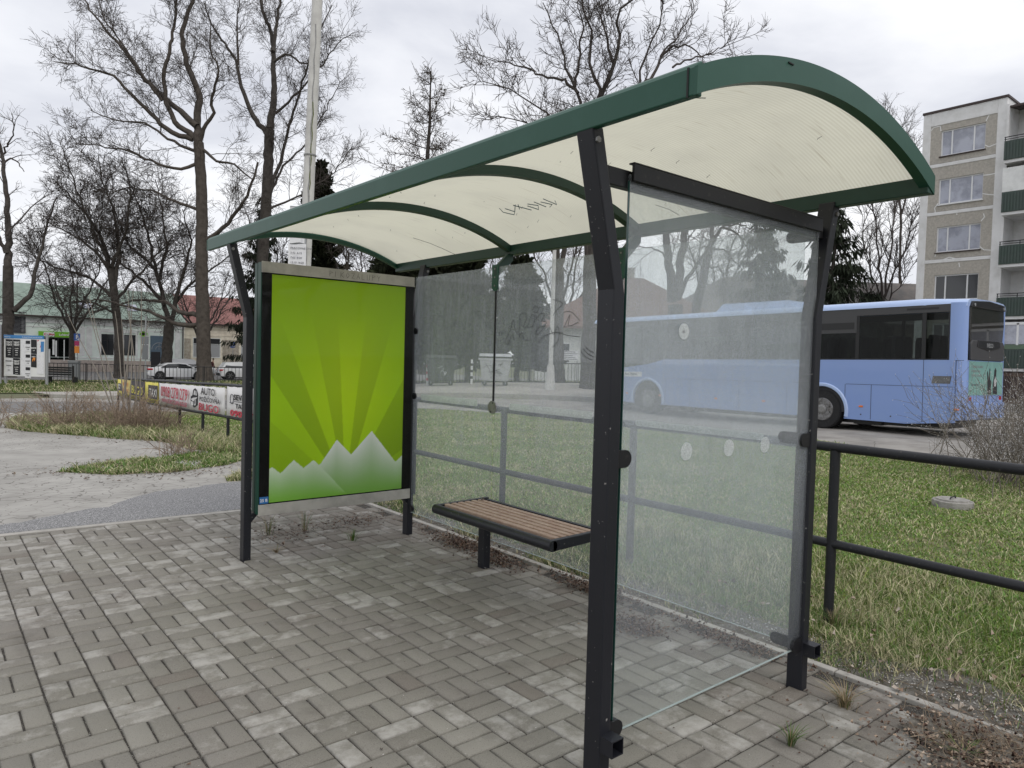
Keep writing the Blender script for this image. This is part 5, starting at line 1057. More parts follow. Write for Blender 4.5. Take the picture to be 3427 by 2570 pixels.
# ------------------------------------------------------------------ grass, weeds, litter, pebbles (stuff)
camxy = np.array([CAM.x, CAM.y])
def inpoly(x, y, poly):
    c = np.zeros(len(x), bool); n = len(poly); j = n-1
    for i in range(n):
        xi, yi = poly[i]; xj, yj = poly[j]
        hit = ((yi > y) != (yj > y)) & (x < (xj-xi)*(y-yi)/(yj-yi+1e-12)+xi); c ^= hit; j = i
    return c
def vnoise(x, y, s, seed):
    r = np.random.default_rng(seed); o = np.zeros_like(x); 
    for k in range(5): a, b, c_, d_ = r.uniform(-1, 1, 2).tolist()+r.uniform(0, 6.28, 2).tolist(); o += np.sin(x*s*(a*2+.3)+y*s*(b*2)+c_)*np.cos(y*s*(a*1.5)-x*s*b+d_)
    return o/2.2
def grass(name, label, poly, n, rg, hmul=1.0, pw=1.35, ref=4.0, dry=.5, wmul=1.0, dens=None, grp=None, cutfar=40, green=(.19, .30, .080), straw=(.52, .48, .30), lowlight=.55):
    xs = [p[0] for p in poly]; ys_ = [p[1] for p in poly]; X = []; Yv = []; tot = 0
    while tot < n:
        x = rg.uniform(min(xs), max(xs), n); y = rg.uniform(min(ys_), max(ys_), n); d = np.hypot(x-camxy[0], y-camxy[1])
        ok = inpoly(x, y, poly) & (rg.random(n) < np.minimum(1, (ref/d)**pw)) & (d < cutfar)
        # inside the field of view, with a margin
        az = np.arctan2(y-camxy[1], x-camxy[0]); ok &= np.abs(az-YAW) < R(44)
        if dens is not None: ok &= rg.random(n) < dens(x, y)
        X.append(x[ok]); Yv.append(y[ok]); tot += ok.sum()
        if len(X) > 60: break
    x = np.concatenate(X)[:n]; y = np.concatenate(Yv)[:n]; n = len(x); d = np.hypot(x-camxy[0], y-camxy[1])
    z = hnp(x, y)-.015; nz_ = vnoise(x, y, 1.6, 5); nz2 = vnoise(x, y, 6.0, 6)
    hh = (.040+.026*nz_+.014*nz2+rg.exponential(.022, n))*hmul; hh = np.clip(hh, .012, .26)
    wd = .0023*np.maximum(1, d/4.2)**.85*wmul*rg.uniform(.7, 1.4, n)
    th = rg.uniform(0, 6.28, n); ln = np.abs(rg.normal(.75, .55, n))*hh; dx, dy = np.cos(th)*ln, np.sin(th)*ln
    ph = rg.uniform(0, 6.28, n); sx, sy = np.cos(ph)*wd, np.sin(ph)*wd
    b0 = np.stack([x-sx, y-sy, z], 1); b1_ = np.stack([x+sx, y+sy, z], 1)
    m0 = np.stack([x-sx*.8+dx*.35, y-sy*.8+dy*.35, z+hh*.6], 1); m1 = np.stack([x+sx*.8+dx*.35, y+sy*.8+dy*.35, z+hh*.6], 1); tp = np.stack([x+dx, y+dy, z+hh*(.98-.15*rg.random(n))], 1)
    V = np.stack([b0, b1_, m1, m0, tp], 1).reshape(-1, 3); k = np.arange(n)*5
    F = np.concatenate([np.stack([k, k+1, k+2], 1), np.stack([k, k+2, k+3], 1), np.stack([k+3, k+2, k+4], 1)])
    f = (rg.random(n) < np.clip(dry+.22*nz_+.12*nz2, .05, .95)); v = rg.uniform(.6, 1.3, n)[:, None]; g = np.array(green); s_ = np.array(straw)
    c = np.where(f[:, None], s_*v, g*v*np.stack([rg.uniform(.8, 1.25, n), np.ones(n), rg.uniform(.6, 1.2, n)], 1)); cc = np.repeat(c[:, None], 5, 1)
    o = fast(name, V, F, P['grass_blades'], colr=cc.reshape(-1, 3)); return tag(o, label, 'grass', grp, 'stuff')
lawn_poly = [(1.95, -6), (12.7, -8), (11.6, 2.9), (12.55, 5.5), (13.0, 9), (12.5, 14), (10.5, 17.5), (2.7, 21), (2.5, 12), (2.2, 9), (2.05, 5.4), (1.98, 3.2), (2.05, 1.5), (2.15, .3), (2.3, -1.2)]
grass('lawn_grass', 'short mixed green and straw lawn grass beyond the railing', lawn_poly, 520000, cr_(1), hmul=.40, dry=.30, ref=3.6, pw=1.5, dens=lambda x, y: np.clip(.85+.5*vnoise(x, y, 2.6, 39), .2, 1))
near_poly = [(1.98, -1.8), (3.3, -1.8), (4.0, .4), (3.4, 2.2), (2.3, 4.5), (2.0, 3.5), (2.02, 1.5), (2.12, .2), (2.2, -.6)]
grass('long_grass', 'longer straw-coloured grass at the lawn edge beside the near right post', near_poly, 24000, cr_(2), hmul=1.05, dry=.5, pw=.4, wmul=.8, green=(.15, .23, .06))
strip = [(.05, 20.5), (-.35, 17.4), (-.1, 16.2), (.75, 14.2), (1.25, 13.0), (1.75, 12.3), (1.55, 11.2), (2.0, 9.6), (2.5, 8.9), (2.75, 12), (2.9, 20)]
grass('roadside_weeds', 'unmown weedy grass strip under the banners', strip, 60000, cr_(3), hmul=2.0, dry=.55, pw=.6, ref=14, wmul=.8, dens=lambda x, y: np.clip(.7+.6*vnoise(x, y, 2.2, 29), .08, 1), green=(.13, .21, .055))
patch = [(-.45, 9.05), (.05, 8.35), (.7, 8.15), (1.5, 8.5), (2.1, 9.2), (2.45, 10.2), (1.6, 10.35), (.9, 9.75), (.2, 9.55)]
grass('weed_patch', 'low green weed patch growing through the cracked paving', patch, 26000, cr_(4), hmul=.75, dry=.28, pw=.3, ref=12, green=(.13, .22, .055), wmul=1.0, dens=lambda x, y: np.clip(.62+.7*vnoise(x, y, 3.2, 9), .06, 1))
grass('weed_patch', 'thin weeds at the asphalt edge behind the left front post', [(1.0, 7.0), (1.3, 6.85), (2.1, 6.95), (2.2, 8.0), (1.6, 7.8), (1.2, 7.4)], 5000, cr_(5), hmul=.8, dry=.4, pw=.3, ref=12, green=(.105, .17, .04))
grass('far_grass', 'grass verge around the far trees and containers', [(4, 43.5), (9, 41.5), (17.8, 29.3), (21.8, 21.4), (27.8, 17.7), (34, 14.5), (40, 24), (36, 45), (22, 62), (-8, 62), (-8, 47)], 60000, cr_(6), hmul=1.6, dry=.25, pw=.2, ref=60, wmul=1.0, cutfar=90, green=(.09, .14, .035))
def tuft(name, label, x, y, n, H, sp, rg, dry=.4, flat=.6):
    th = rg.uniform(0, 6.28, n); hh = H*rg.uniform(.5, 1, n); ln = hh*np.abs(rg.normal(flat, .3, n)); r0 = sp*np.abs(rg.normal(0, .4, n)); bx, by = x+r0*np.cos(th), y+r0*np.sin(th); wd = .0016*rg.uniform(.7, 1.5, n); ph = th+1.57
    sx, sy = np.cos(ph)*wd, np.sin(ph)*wd; z = np.full(n, .0)
    pts = []
    for f, wq in ((0, 1), (.45, .9), (.8, .6)):
        cx_, cy_, cz_ = bx+np.cos(th)*ln*f*f, by+np.sin(th)*ln*f*f, z+hh*(f-.25*f*f)*1.1
        pts += [np.stack([cx_-sx*wq, cy_-sy*wq, cz_], 1), np.stack([cx_+sx*wq, cy_+sy*wq, cz_], 1)]
    pts.append(np.stack([bx+np.cos(th)*ln, by+np.sin(th)*ln, z+hh*.82], 1)); V = np.stack(pts, 1).reshape(-1, 3); k = np.arange(n)*7
    F = np.concatenate([np.stack([k+a, k+b, k+c], 1) for a, b, c in ((0, 1, 3), (0, 3, 2), (2, 3, 5), (2, 5, 4), (4, 5, 6))])
    f = rg.random(n) < dry; v = rg.uniform(.6, 1.3, n)[:, None]; c = np.where(f[:, None], np.array((.30, .235, .14))*v, np.array((.09, .155, .035))*v)
    return tag(fast(name, V, F, P['grass_blades'], colr=np.repeat(c[:, None], 7, 1).reshape(-1, 3)), label, 'grass tuft', 'grass tufts in the paving joints')
tuft('grass_tuft', 'dry brownish grass tuft in the paving by the near right post foot', 1.39, -.20, 90, .13, .045, cr_(8), dry=.85, flat=.9)
tuft('grass_tuft', 'small green grass tuft in the paving between the near posts', .88, -.22, 46, .11, .02, cr_(9), dry=.2, flat=.5)
tuft('grass_tuft', 'green grass tuft standing under the poster case', .92, 3.62, 60, .12, .05, cr_(10), dry=.25, flat=.8)
tuft('grass_tuft', 'thin upright grass tuft under the middle of the poster case', .72, 4.1, 26, .27, .05, cr_(12), dry=.35, flat=.3)
tuft('grass_tuft', 'thin upright grass tuft under the left half of the poster case', .42, 4.15, 24, .24, .05, cr_(13), dry=.35, flat=.3)
tuft('grass_tuft', 'dry flattened grass wisp beside the left front post foot', .28, 3.62, 40, .06, .05, cr_(14), dry=.95, flat=1.5)
tuft('weed_tuft', 'ragged weed tuft growing on the bare soil at the bottom right', 1.36, -.68, 70, .07, .10, cr_(16), dry=.5, flat=1.0)
tuft('grass_tuft', 'small weed at the lawn railing post foot', 2.30, .30, 80, .16, .07, cr_(15), dry=.6, flat=.7)
def scatter(name, label, pts, size, rg, mat, tones, flat=.35, cat='litter', nv=5, kind='stuff', z=None):
    n = len(pts); V = []; F = []; C_ = []
    th = rg.uniform(0, 6.28, n); s = size*rg.uniform(.5, 1.4, n)
    for i in range(n):
        x, y, z0 = pts[i]; k = len(V); a0 = th[i]; tl = rg.normal(0, flat, 2)
        for j in range(nv):
            a = a0+j*6.283/nv; r_ = s[i]*rg.uniform(.6, 1.15)*(1.0 if j % 2 else .75); dx, dy = r_*math.cos(a), r_*math.sin(a)*.6; V.append((x+dx, y+dy, z0+.002+abs(tl[0]*dx+tl[1]*dy)))
        V.append((x, y, z0+.003+s[i]*flat*.4*rg.random())); c = tones[rg.integers(len(tones))]; f = rg.uniform(.7, 1.25); C_ += [tuple(q*f for q in c)]*(nv+1)
        for j in range(nv): F.append((k+j, k+(j+1) % nv, k+nv))
    return tag(fast(name, np.array(V), np.array(F), mat, colr=np.array(C_)), label, cat, None, kind)
rg = cr_(30); brown = [(.075, .040, .028), (.12, .07, .045), (.05, .03, .024), (.16, .11, .08), (.22, .16, .12)]
def clump(cx, cy, sx, sy, n, hz=.02): return [(cx+rg.normal(0, sx), cy+rg.normal(0, sy), abs(rg.normal(0, hz))) for _ in range(n)]
pts = clump(1.56, 2.92, .08, .26, 1300, .022)+clump(1.60, 1.55, .05, .20, 900, .022)+clump(1.50, 2.42, .06, .12, 520, .02)+clump(1.34, .98, .07, .10, 700, .02)+clump(1.60, .55, .05, .2, 500, .015)+clump(1.2, 4.2, .2, .12, 360, .015)+clump(.55, 4.1, .18, .2, 300, .012)+clump(1.62, 3.3, .05, .6, 260, .01)+clump(1.66, 1.0, .025, .8, 260, .003)
scatter('leaf_litter', 'brown leaf litter heaped along the foot of the rear glass', pts, .013, rg, P['litter'], brown, .9)
pts = [(1.44+rg.normal(0, .19), -.80+rg.normal(0, .22), mound(1.46, -.8)*rg.uniform(.6, 1.2)) for _ in range(1500)]
scatter('dead_leaves', 'dead leaves and twigs on the bare soil at bottom right', pts, .013, rg, P['litter'], brown+[(.30, .22, .16), (.38, .30, .23)], .8)
tb_ = Tubes(); C_ = []
for _ in range(330):
    p = np.array([1.46+rg.normal(0, .16), -.80+rg.normal(0, .18), .015+abs(rg.normal(0, .012))]); q, r2 = wander(p, np.array([rg.normal(), rg.normal(), rg.normal(.05, .12)]), rg.uniform(.05, .2), .0016, .0009, 4, .25, 0, rg); tb_.add(q, r2, 3); C_.append(np.repeat([np.array((.26, .20, .14))*rg.uniform(.5, 1.3)], len(q)*3, 0))
for _ in range(500):
    y_ = rg.uniform(-2, 3.5); p = np.array([rg.uniform(1.76, 2.15), y_, .01]); q, r2 = wander(p, np.array([rg.normal(), rg.normal(), .05]), rg.uniform(.04, .16), .0016, .0009, 4, .25, 0, rg); tb_.add(q, r2, 3); C_.append(np.repeat([np.array((.26, .20, .14))*rg.uniform(.4, 1.2)], len(q)*3, 0))
tag(tb_.obj('twig_litter', P['dry_stem'], None, colr=np.concatenate(C_)), 'thin dry twigs lying on the soil and gravel margin', 'twigs', None, 'stuff')
pts = []
for (ax, ay) in patch+strip+[(x+.3, y-.25) for x, y in patch]: pts += [(ax+rg.normal(0, .28), ay+rg.normal(0, .22), hgt(ax, ay)+.002) for _ in range(60)]
scatter('weed_litter', 'brown plant litter around the weed patches on the cracked paving', pts, .024, rg, P['litter'], [(.11, .075, .05), (.16, .12, .085), (.08, .06, .045), (.24, .19, .14)], .6)
pts = [(rg.uniform(1.75, 2.05)+.1*rg.random(), rg.uniform(-2.2, 4.5), -.001) for _ in range(5200)]
grass('margin_weeds', 'sparse ground weeds in the gravel margin and soil', [(1.76, -2.2), (2.3, -2.2), (2.15, .3), (2.02, 3.4), (2.02, 5.2), (1.76, 5.2)], 9000, cr_(33), hmul=.8, dry=.5, pw=.2, ref=6, wmul=.9, green=(.10, .17, .045), dens=lambda x, y: np.clip(.25+.8*vnoise(x, y, 4.0, 19)+(x-1.76)*.9, .02, 1))
scatter('gravel', 'pale loose gravel between edging strip and lawn', pts, .0085, rg, P['pebble'], [(.40, .38, .35), (.28, .27, .25), (.16, .15, .14), (.52, .5, .47)], .7, 'gravel')
pts = []
for _ in range(1500):
    if rg.random() < .75:
        if rg.random() < .5: x = CELL*rg.integers(-12, 8)+rg.normal(0, .004); y = rg.uniform(-.9, 5)
        else: y = OY+CELL*1.008*rg.integers(-5, 25)+rg.normal(0, .004)-.012*0; x = rg.uniform(-2.3, 1.6)
    else: x, y = rg.uniform(-2.3, 1.6), rg.uniform(-.9, 5)
    pts.append((x, y+ROT*x, .0005))
scatter('grit', 'fine pale grit lying in the paving joints', pts, .0034, rg, P['pebble'], [(.52, .50, .46), (.36, .34, .31), (.60, .58, .55)], .7, 'grit')
pts = [(rg.uniform(-2, 1.6), rg.uniform(-.9, 5), .001) for _ in range(110)]
pts += [(1.3+rg.normal(0, .35), -.5+rg.normal(0, .35), .002) for _ in range(160)]
scatter('leaf_scraps', 'scattered scraps of leaf on the block paving', pts, .008, rg, P['litter'], brown+[(.30, .2, .13)], .7)
pts = [(1.62+rg.uniform(0, .9), rg.uniform(-1.7, .1), .012) for _ in range(70)]+[(rg.uniform(2.0, 2.9), rg.uniform(-1.6, 1.4), .05) for _ in range(60)]
scatter('fallen_leaves', 'curled fallen leaves at the lawn edge', pts, .024, rg, P['litter'], [(.36, .28, .22), (.25, .17, .12), (.42, .36, .30)], .9)
# ------------------------------------------------------------------ bus (local x: rear to front, +y its left side)
AZB = R(87.3); dB = Vector((math.cos(AZB), math.sin(AZB), 0)); lB = Vector((-dB.y, dB.x, 0))
org = Vector((16.16, 7.44, 0))-dB*3.3-lB*1.25
bus = thing('bus', 'light blue coach parked on the road behind the lawn, tail toward the right', 'bus', (org.x, org.y, -.01), AZB)
bus.rotation_euler = (0, R(.9), AZB)
LB, HW = 11.9, 1.25
def bus_side(x0, x1, z0, z1, y, t=.05):
    return MB().box(x0, x1, y-t, y, z0, z1)
def sect(zs): pass
# lower body: closed hull with rounded tail, wheel bays cut as dark arches
def hull(zlo, zhi, rr, ycut, name, mat, xa=0.0, xb=LB, parent=bus, inset=0):
    pts = []; w_ = ycut-inset
    for (cx, cy, a0) in ((xa+rr, w_-rr, 90), (xa+rr, -w_+rr, 180), (xb-rr*1.4, -w_+rr*1.0, 270), (xb-rr*1.4, w_-rr*1.0, 0)):
        pts += [(cx+(rr if cx < 6 else rr*1.4)*math.cos(R(a)), cy+rr*math.sin(R(a))) for a in np.linspace(a0, a0+90, 7)]
    return MB().prism(pts, 'z', zlo, zhi).build(name, mat, parent, smooth='auto')
RW, FWX = 3.3, 9.3
# side wall panels with wheel arches (left and right), as polygons in x,z
def sidewall(y, nm):
    def arch(cx): return [(cx+.62*math.cos(a), .47+.62*math.sin(a)) for a in np.linspace(math.pi*1.08, -math.pi*.08, 17)]
    lo = .30; P_ = [(.16, .36), (1.2, .27)]+[(RW-.61, .29)]+arch(RW)+[(RW+.61, .29), (FWX-.61, .33)]+arch(FWX)+[(FWX+.61, .33), (LB-.25, .40), (LB-.25, 1.45), (10.6, 1.46), (9.3, 1.62), (8.6, 1.77), (.16, 1.77)]
    return MB().prism(P_, 'y', y-.03, y+.03).build(nm, P['bus_blue'], bus)
sw = sidewall(HW-.03, 'side_panel'); sidewall(-HW+.03, 'side_panel')
hull(.45, 1.74, .24, HW-.07, 'body_core', P['bus_inside'], .10, LB-.1)
# tail and nose corner pieces
def vcorner(zlo, zhi, name, mat, x0=.0, rr=.26, w_=HW, dx=.16):
    pts = []
    for (cx, cy, a0) in ((x0+rr, w_-rr, 90), (x0+rr, -w_+rr, 180)): pts += [(cx+rr*math.cos(R(a)), cy+rr*math.sin(R(a))) for a in np.linspace(a0, a0+90, 9)]
    pts = [(x0+.30, w_)]+pts+[(x0+.30, -w_)]
    return MB().prism(pts, 'z', zlo, zhi).build(name, mat, bus, smooth='auto')
vcorner(.42, 1.77, 'tail_panel', P['bus_blue']); 
for s in (1, -1):
    m = MB(); pts = [(.26+.26*math.cos(R(a)), s*(HW-.26)+s*.26*math.sin(R(a))) for a in np.linspace(90, 168, 9)]
    pts = [(.30, s*HW)]+pts+[(.09, s*(HW-.28)), (.30, s*(HW-.28))]
    if s < 0: pts = pts[::-1]
    m.prism(pts, 'z', 1.77, 3.06); m.build('tail_pillar', P['bus_blue'], bus, smooth='auto')
hull(.40, 1.5, .5, HW-.002, 'nose_panel', P['bus_blue'], 11.0, LB)
hull(1.5, 3.06, .5, HW-.03, 'windscreen', P['window_dark'], 11.0, LB-.05)
# roof with rounded shoulders
xs = np.linspace(.02, LB-.05, 14); V = []; prof_ = [(HW, 3.03), (HW-.015, 3.09), (HW-.07, 3.15), (HW-.2, 3.195), (HW-.5, 3.215), (0, 3.225)]
full = prof_+[(-a, b) for a, b in prof_[::-1][1:]]
for x in xs:
    e_ = 1-.10*max(0, 1-(x-.02)/.25)**2; d_ = .05*max(0, 1-(x-.02)/.3)
    V += [(x, a*e_, b-d_) for a, b in full]
k = len(full); F = [(i*k+j, (i+1)*k+j, (i+1)*k+j+1, i*k+j+1) for i in range(len(xs)-1) for j in range(k-1)]
rf = MB().add(V, F+[tuple(range(k)), tuple(range((len(xs)-1)*k+k-1, (len(xs)-1)*k-1, -1))]).build('roof', P['bus_roof_blue'], bus, smooth='auto')
V = []
for x, s, zt in ((3.7, .75, 3.21), (3.95, .8, 3.28), (4.6, .88, 3.42), (6.75, .88, 3.44), (7.0, .82, 3.21)):
    V += [(x, -s, 3.20), (x, -s*.92, zt), (x, s*.92, zt), (x, s, 3.20)]
MB().add(V, [(i*4+j, (i+1)*4+j, (i+1)*4+j+1, i*4+j+1) for i in range(4) for j in range(3)]).build('air_unit', P['bus_roof_blue'], rf, smooth='auto')
# window band
for s in (1, -1):
    y = s*(HW-.015)
    m = MB(); m.box(.30, 11.1, y-s*.03, y, 2.86, 3.035); m.build('window_header', P['bus_trim'], bus)
    for x in (.30, .86, 2.42, 4.25, 6.1, 7.9, 9.6, 11.05): m = MB(); m.box(x-.045, x+.045, y-s*.04, y-s*.008, 1.77, 2.87); m.build('window_pillar', P['bus_black'], bus)
    ws = [(.34, .82), (.90, 2.38), (2.46, 4.21), (4.29, 6.06), (6.14, 7.86), (7.94, 9.56), (9.64, 11.0)]
    for (a, b) in ws:
        lo_ = 1.76 if b < 8 else (1.60 if b < 9.6 else 1.5)
        m = MB(); m.box(a-.03, b+.03, y-s*.020, y-s*.012, lo_, 2.88); wn = m.build('side_window', P['bus_tint'], bus)
        if (s > 0 and a > 2.4 and a < 4) or (s > 0 and 6 < a < 7):
            m = MB(); m.box(a-.02, b-.1, y-.012, y+.002, 2.44, 2.87); hp = m.build('hopper', P['bus_trim'], wn)
            m = MB(); m.box(a+.04, b-.16, y+.002, y+.005, 2.53, 2.70); m.build('slot', P['bus_black'], hp)
    m = MB(); m.box(.36, 11.0, y-s*.014, y+s*.002, 1.765, 1.80); m.build('window_rubber', P['bus_black'], bus)
    if s > 0:
        m = MB(); m.box(.55, 1.25, y-.01, y+.004, 2.93, 2.975); m.build('vent_slot', P['bus_black'], bus)
# seams, lamps, grille on the visible side
y = HW+.001; m = MB()
m.box(.17, RW-.63, y-.01, y+.001, 1.158, 1.168); m.box(RW+.66, FWX-.7, y-.01, y+.001, 1.158, 1.168)
for x in (.84,): m.box(x-.006, x+.006, y-.01, y+.001, .33, 1.77)
for x in (.16,): m.box(x-.005, x+.005, y-.01, y+.001, .40, 1.77)
for x in (2.03, 2.685, 4.3, 5.82, 7.56, 8.55): m.box(x-.006, x+.006, y-.01, y+.001, .31, 1.16)
m.box(.0, .17, y-.012, y+.001, 1.755, 1.765)
m.build('panel_seam', P['bus_seam'], bus)
for (x, z) in ((2.27, .62), (.12, .66), (5.0, .62), (6.6, .62), (8.75, .62), (10.2, .64)):
    m = MB(); m.box(x-.05, x+.05, y, y+.012, z-.022, z+.022); m.build('side_marker', P['orange_lens'], bus, bevel=.004)
for x in (1.55, 2.27, .6):
    m = MB(); m.disc((x, y+.002, .42), 'y', .018, .004, 10); m.build('lock', P['bus_trim'], bus)
m = MB(); m.prism([(.27, 1.235), (.66, 1.235), (.63, 1.405), (.24, 1.405)], 'y', y-.012, y+.003); gr_ = m.build('vent_grille', P['bus_trim'], bus)
m = MB()
for i in range(15):
    for j in range(6): m.box(.262+i*.0255+ (1-j/6)*.02, .276+i*.0255+(1-j/6)*.02, y+.003, y+.005, 1.243+j*.027, 1.258+j*.027)
m.build('grille_bars', P['galv'], gr_)
def fender(cx):
    a_ = np.linspace(math.pi*1.06, -math.pi*.06, 25); V = []; F = []
    for i, a in enumerate(a_):
        for (r_, o_) in ((.615, .0), (.635, .03), (.69, .03), (.715, .0)): V.append((cx+r_*math.cos(a), HW+o_-.002, .47+r_*math.sin(a)))
    for i in range(24):
        for j in range(3): F.append((i*4+j, (i+1)*4+j, (i+1)*4+j+1, i*4+j+1))
    return MB().add(V, F).build('wheel_arch', P['bus_roof_blue'], bus, smooth='auto')
fender(RW); fender(FWX)
def bus_wheel(cx, s):
    y1 = s*(HW-.04); y0 = s*(HW-.36)
    t = MB().tube([(cx, y0, .495), (cx, y0+s*.03, .495), (cx, y1-s*.03, .495), (cx, y1, .495), (cx, y1+s*.001, .495)], [.46, .505, .505, .47, .30], 36).build('wheel', P['tyre'], bus, smooth='auto')
    rm = MB().tube([(cx, y1+s*.002, .495), (cx, y1+s*.018, .495), (cx, y1+s*.006, .495), (cx, y1-s*.04, .495)], [.295, .28, .255, .20], 30).build('rim', P['rim'], t, smooth='auto')
    h_ = MB().tube([(cx, y1-s*.05, .495), (cx, y1+s*.03, .495), (cx, y1+s*.05, .495)], [.13, .12, .08], 20); 
    for k in range(10): a = k*.628; h_.disc((cx+.165*math.cos(a), y1-s*.02, .495+.165*math.sin(a)), 'y', .016, .05, 6)
    h_.build('hub', P['steel_grey'], t)
    hb = MB()
    for k in range(10): a = k*.628+.3; hb.disc((cx+.225*math.cos(a), y1+s*.009, .495+.225*math.sin(a)), 'y', .022, .012, 8)
    hb.build('rim_holes', P['bus_black'], t)
for cx in (RW, FWX):
    for s in (1, -1): bus_wheel(cx, s)
m = MB(); m.box(.5, 11, -.9, .9, .18, .5); m.box(1.9, 2.6, .5, .95, .16, .4); m.build('underbody', P['bus_black'], bus)
# tail face
m = MB(); m.prism([(-.93, 2.16), (.93, 2.16), (1.0, 2.6), (.97, 2.98), (.6, 3.05), (-.6, 3.05), (-.97, 2.98), (-1.0, 2.6)], 'x', .012, .03); rwn = m.build('rear_window', P['bus_rear_tint'], bus)
m = MB(); m.box(.032, .1, -.97, .97, 1.77, 3.05); m.build('tail_inside', P['bus_inside'], bus)
m = MB(); m.prism([(-.99, 2.97), (.99, 2.97), (.9, 3.10), (0, 3.15), (-.9, 3.10)], 'x', -.03, .05); vz = m.build('tail_visor', P['bus_black'], bus, bevel=.012)
m = MB(); m.disc((-.034, .84, 3.02), 'x', .035, .02, 12); m.disc((-.034, -.84, 3.02), 'x', .035, .02, 12); m.build('top_light', P['galv'], vz)
m = MB(); m.prism([(-.95, 1.78), (.95, 1.78), (.97, 2.15), (.86, 2.23), (-.86, 2.23), (-.97, 2.15)], 'x', -.03, .03); em = m.build('tail_trim', P['bus_trim'], bus, bevel=.02)
m = MB(); m.prism([(-.66, 2.08), (0, 2.0), (.66, 2.08), (.6, 2.23), (-.6, 2.23)], 'x', -.05, -.02); m.build('handle_bar', P['bus_black'], em, bevel=.01)
text('emblem_lettering', 'IVECO', .13, (-.056, -.02, 2.08), (0, -1, 0), P['galv'], em, align='CENTER', bold=.004)
m = MB(); m.prism([(-.97, .98), (.97, .98), (.97, 1.755), (-.97, 1.755)], 'x', -.006, .004); ad = m.build('rear_advert', P['bus_teal'], bus)
for i, ln_ in enumerate(('S FINANCOVANIM', 'BYVANIA VAM', 'POMOZE BANKA')): text('lettering', ln_, .085, (-.008, .86, 1.60-i*.10), (0, -1, 0), P['galv'], ad, sx=.9)
text('lettering', 'Garant bývania', .075, (-.008, .86, 1.20), (0, -1, 0), P['ink_grey'], ad)
m = MB(); m.prism([(-.10, 1.0), (-.06, 1.30), (-.03, 1.50), (-.07, 1.55), (-.14, 1.36), (-.17, 1.60), (-.21, 1.60), (-.22, 1.35), (-.28, 1.30), (-.30, 1.0)], 'x', -.009, -.006); m.prism([(-.40, 1.0), (-.38, 1.25), (-.44, 1.42), (-.46, 1.56), (-.52, 1.62), (-.58, 1.56), (-.57, 1.42), (-.64, 1.22), (-.66, 1.0)], 'x', -.009, -.006); m.build('figure_print', P['ink'], ad)
m = MB(); m.prism([(-.46, 1.18), (-.56, 1.18), (-.60, 1.32), (-.52, 1.40), (-.44, 1.32)], 'x', -.0115, -.009); m.build('shirt_print', P['bin_grey'], ad)
for s in (1, -1):
    m = MB(); m.prism([(s*.80, .86), (s*.94, .86), (s*.94, .95), (s*.80, .95)], 'x', -.008, .03); m.build('tail_light', P['tail_red'], bus, bevel=.01)
m = MB(); m.box(-.03, .12, -1.1, 1.1, .42, .80); m.build('rear_bumper', P['bus_blue'], bus, bevel=.03)
m = MB(); m.box(.1, 11.7, -1.15, 1.15, 1.70, 1.745); m.build('cabin_floor', P['bus_inside'], bus)
for x in np.arange(.75, 10.4, .82):
    for yy_ in (.62, -.62):
        m = MB()
        for q in (-.24, .24):
            m.prism([(yy_+q-.21, 1.45), (yy_+q+.21, 1.45), (yy_+q+.2, 2.25), (yy_+q+.14, 2.36), (yy_+q-.14, 2.36), (yy_+q-.2, 2.25)], 'x', x, x+.10)
        m.build('seat', P['seat_fabric'], bus, bevel=.02)
text('side_lettering', 'BUS ARRIVA', .085, (10.6, y+.003, 1.30+.12), (-1, 0, 0), P['white_paint'], sw)
m = MB(); m.box(9.55, 10.35, y, y+.004, 1.20, 1.36); stx = m.build('route_sticker', P['paper'], bus); text('sticker_lettering', 'BUS  ŽILINA', .10, (10.3, y+.006, 1.25), (-1, 0, 0), P['ink'], stx, bold=.003)

# ------------------------------------------------------------------ apartment block (facade faces -x)
ap = thing('apartment_block', 'panel apartment block with tan pebbledash, white windows and dark green balconies', 'apartment block', (43.25, 15.78, 0))
W_ = -46.0    # extends toward -y
m = MB(); m.box(.35, 11, 0, -4.18, -.5, 16.3); m.box(1.6, 11, -4.18, W_, -.5, 16.0); m.build('wall', P['panel_white'], ap)
m = MB(); m.box(-.06, 11.1, .04, -4.24, 16.3, 16.42); m.box(.9, 11.1, -4.24, W_, 16.0, 16.1); m.build('roof_edge', P['sill_brown'], ap)
zt = [15.2, 12.45, 9.72, 6.97, 4.20]
m = MB(); m.box(0, .36, 0, -4.18, -.5, 1.9); m.box(0, .36, 0, -.42, 1.9, 16.3); m.box(0, .36, -3.74, -4.18, 1.9, 16.3); m.box(0, .36, -.42, -3.74, 15.55, 16.3)
for z in zt[:4]: m.box(0, .36, -.42, -3.74, z-2.02-.03, z-2.02+.22-.05)
m.build('white_border', P['panel_white'], ap, bevel=.02)
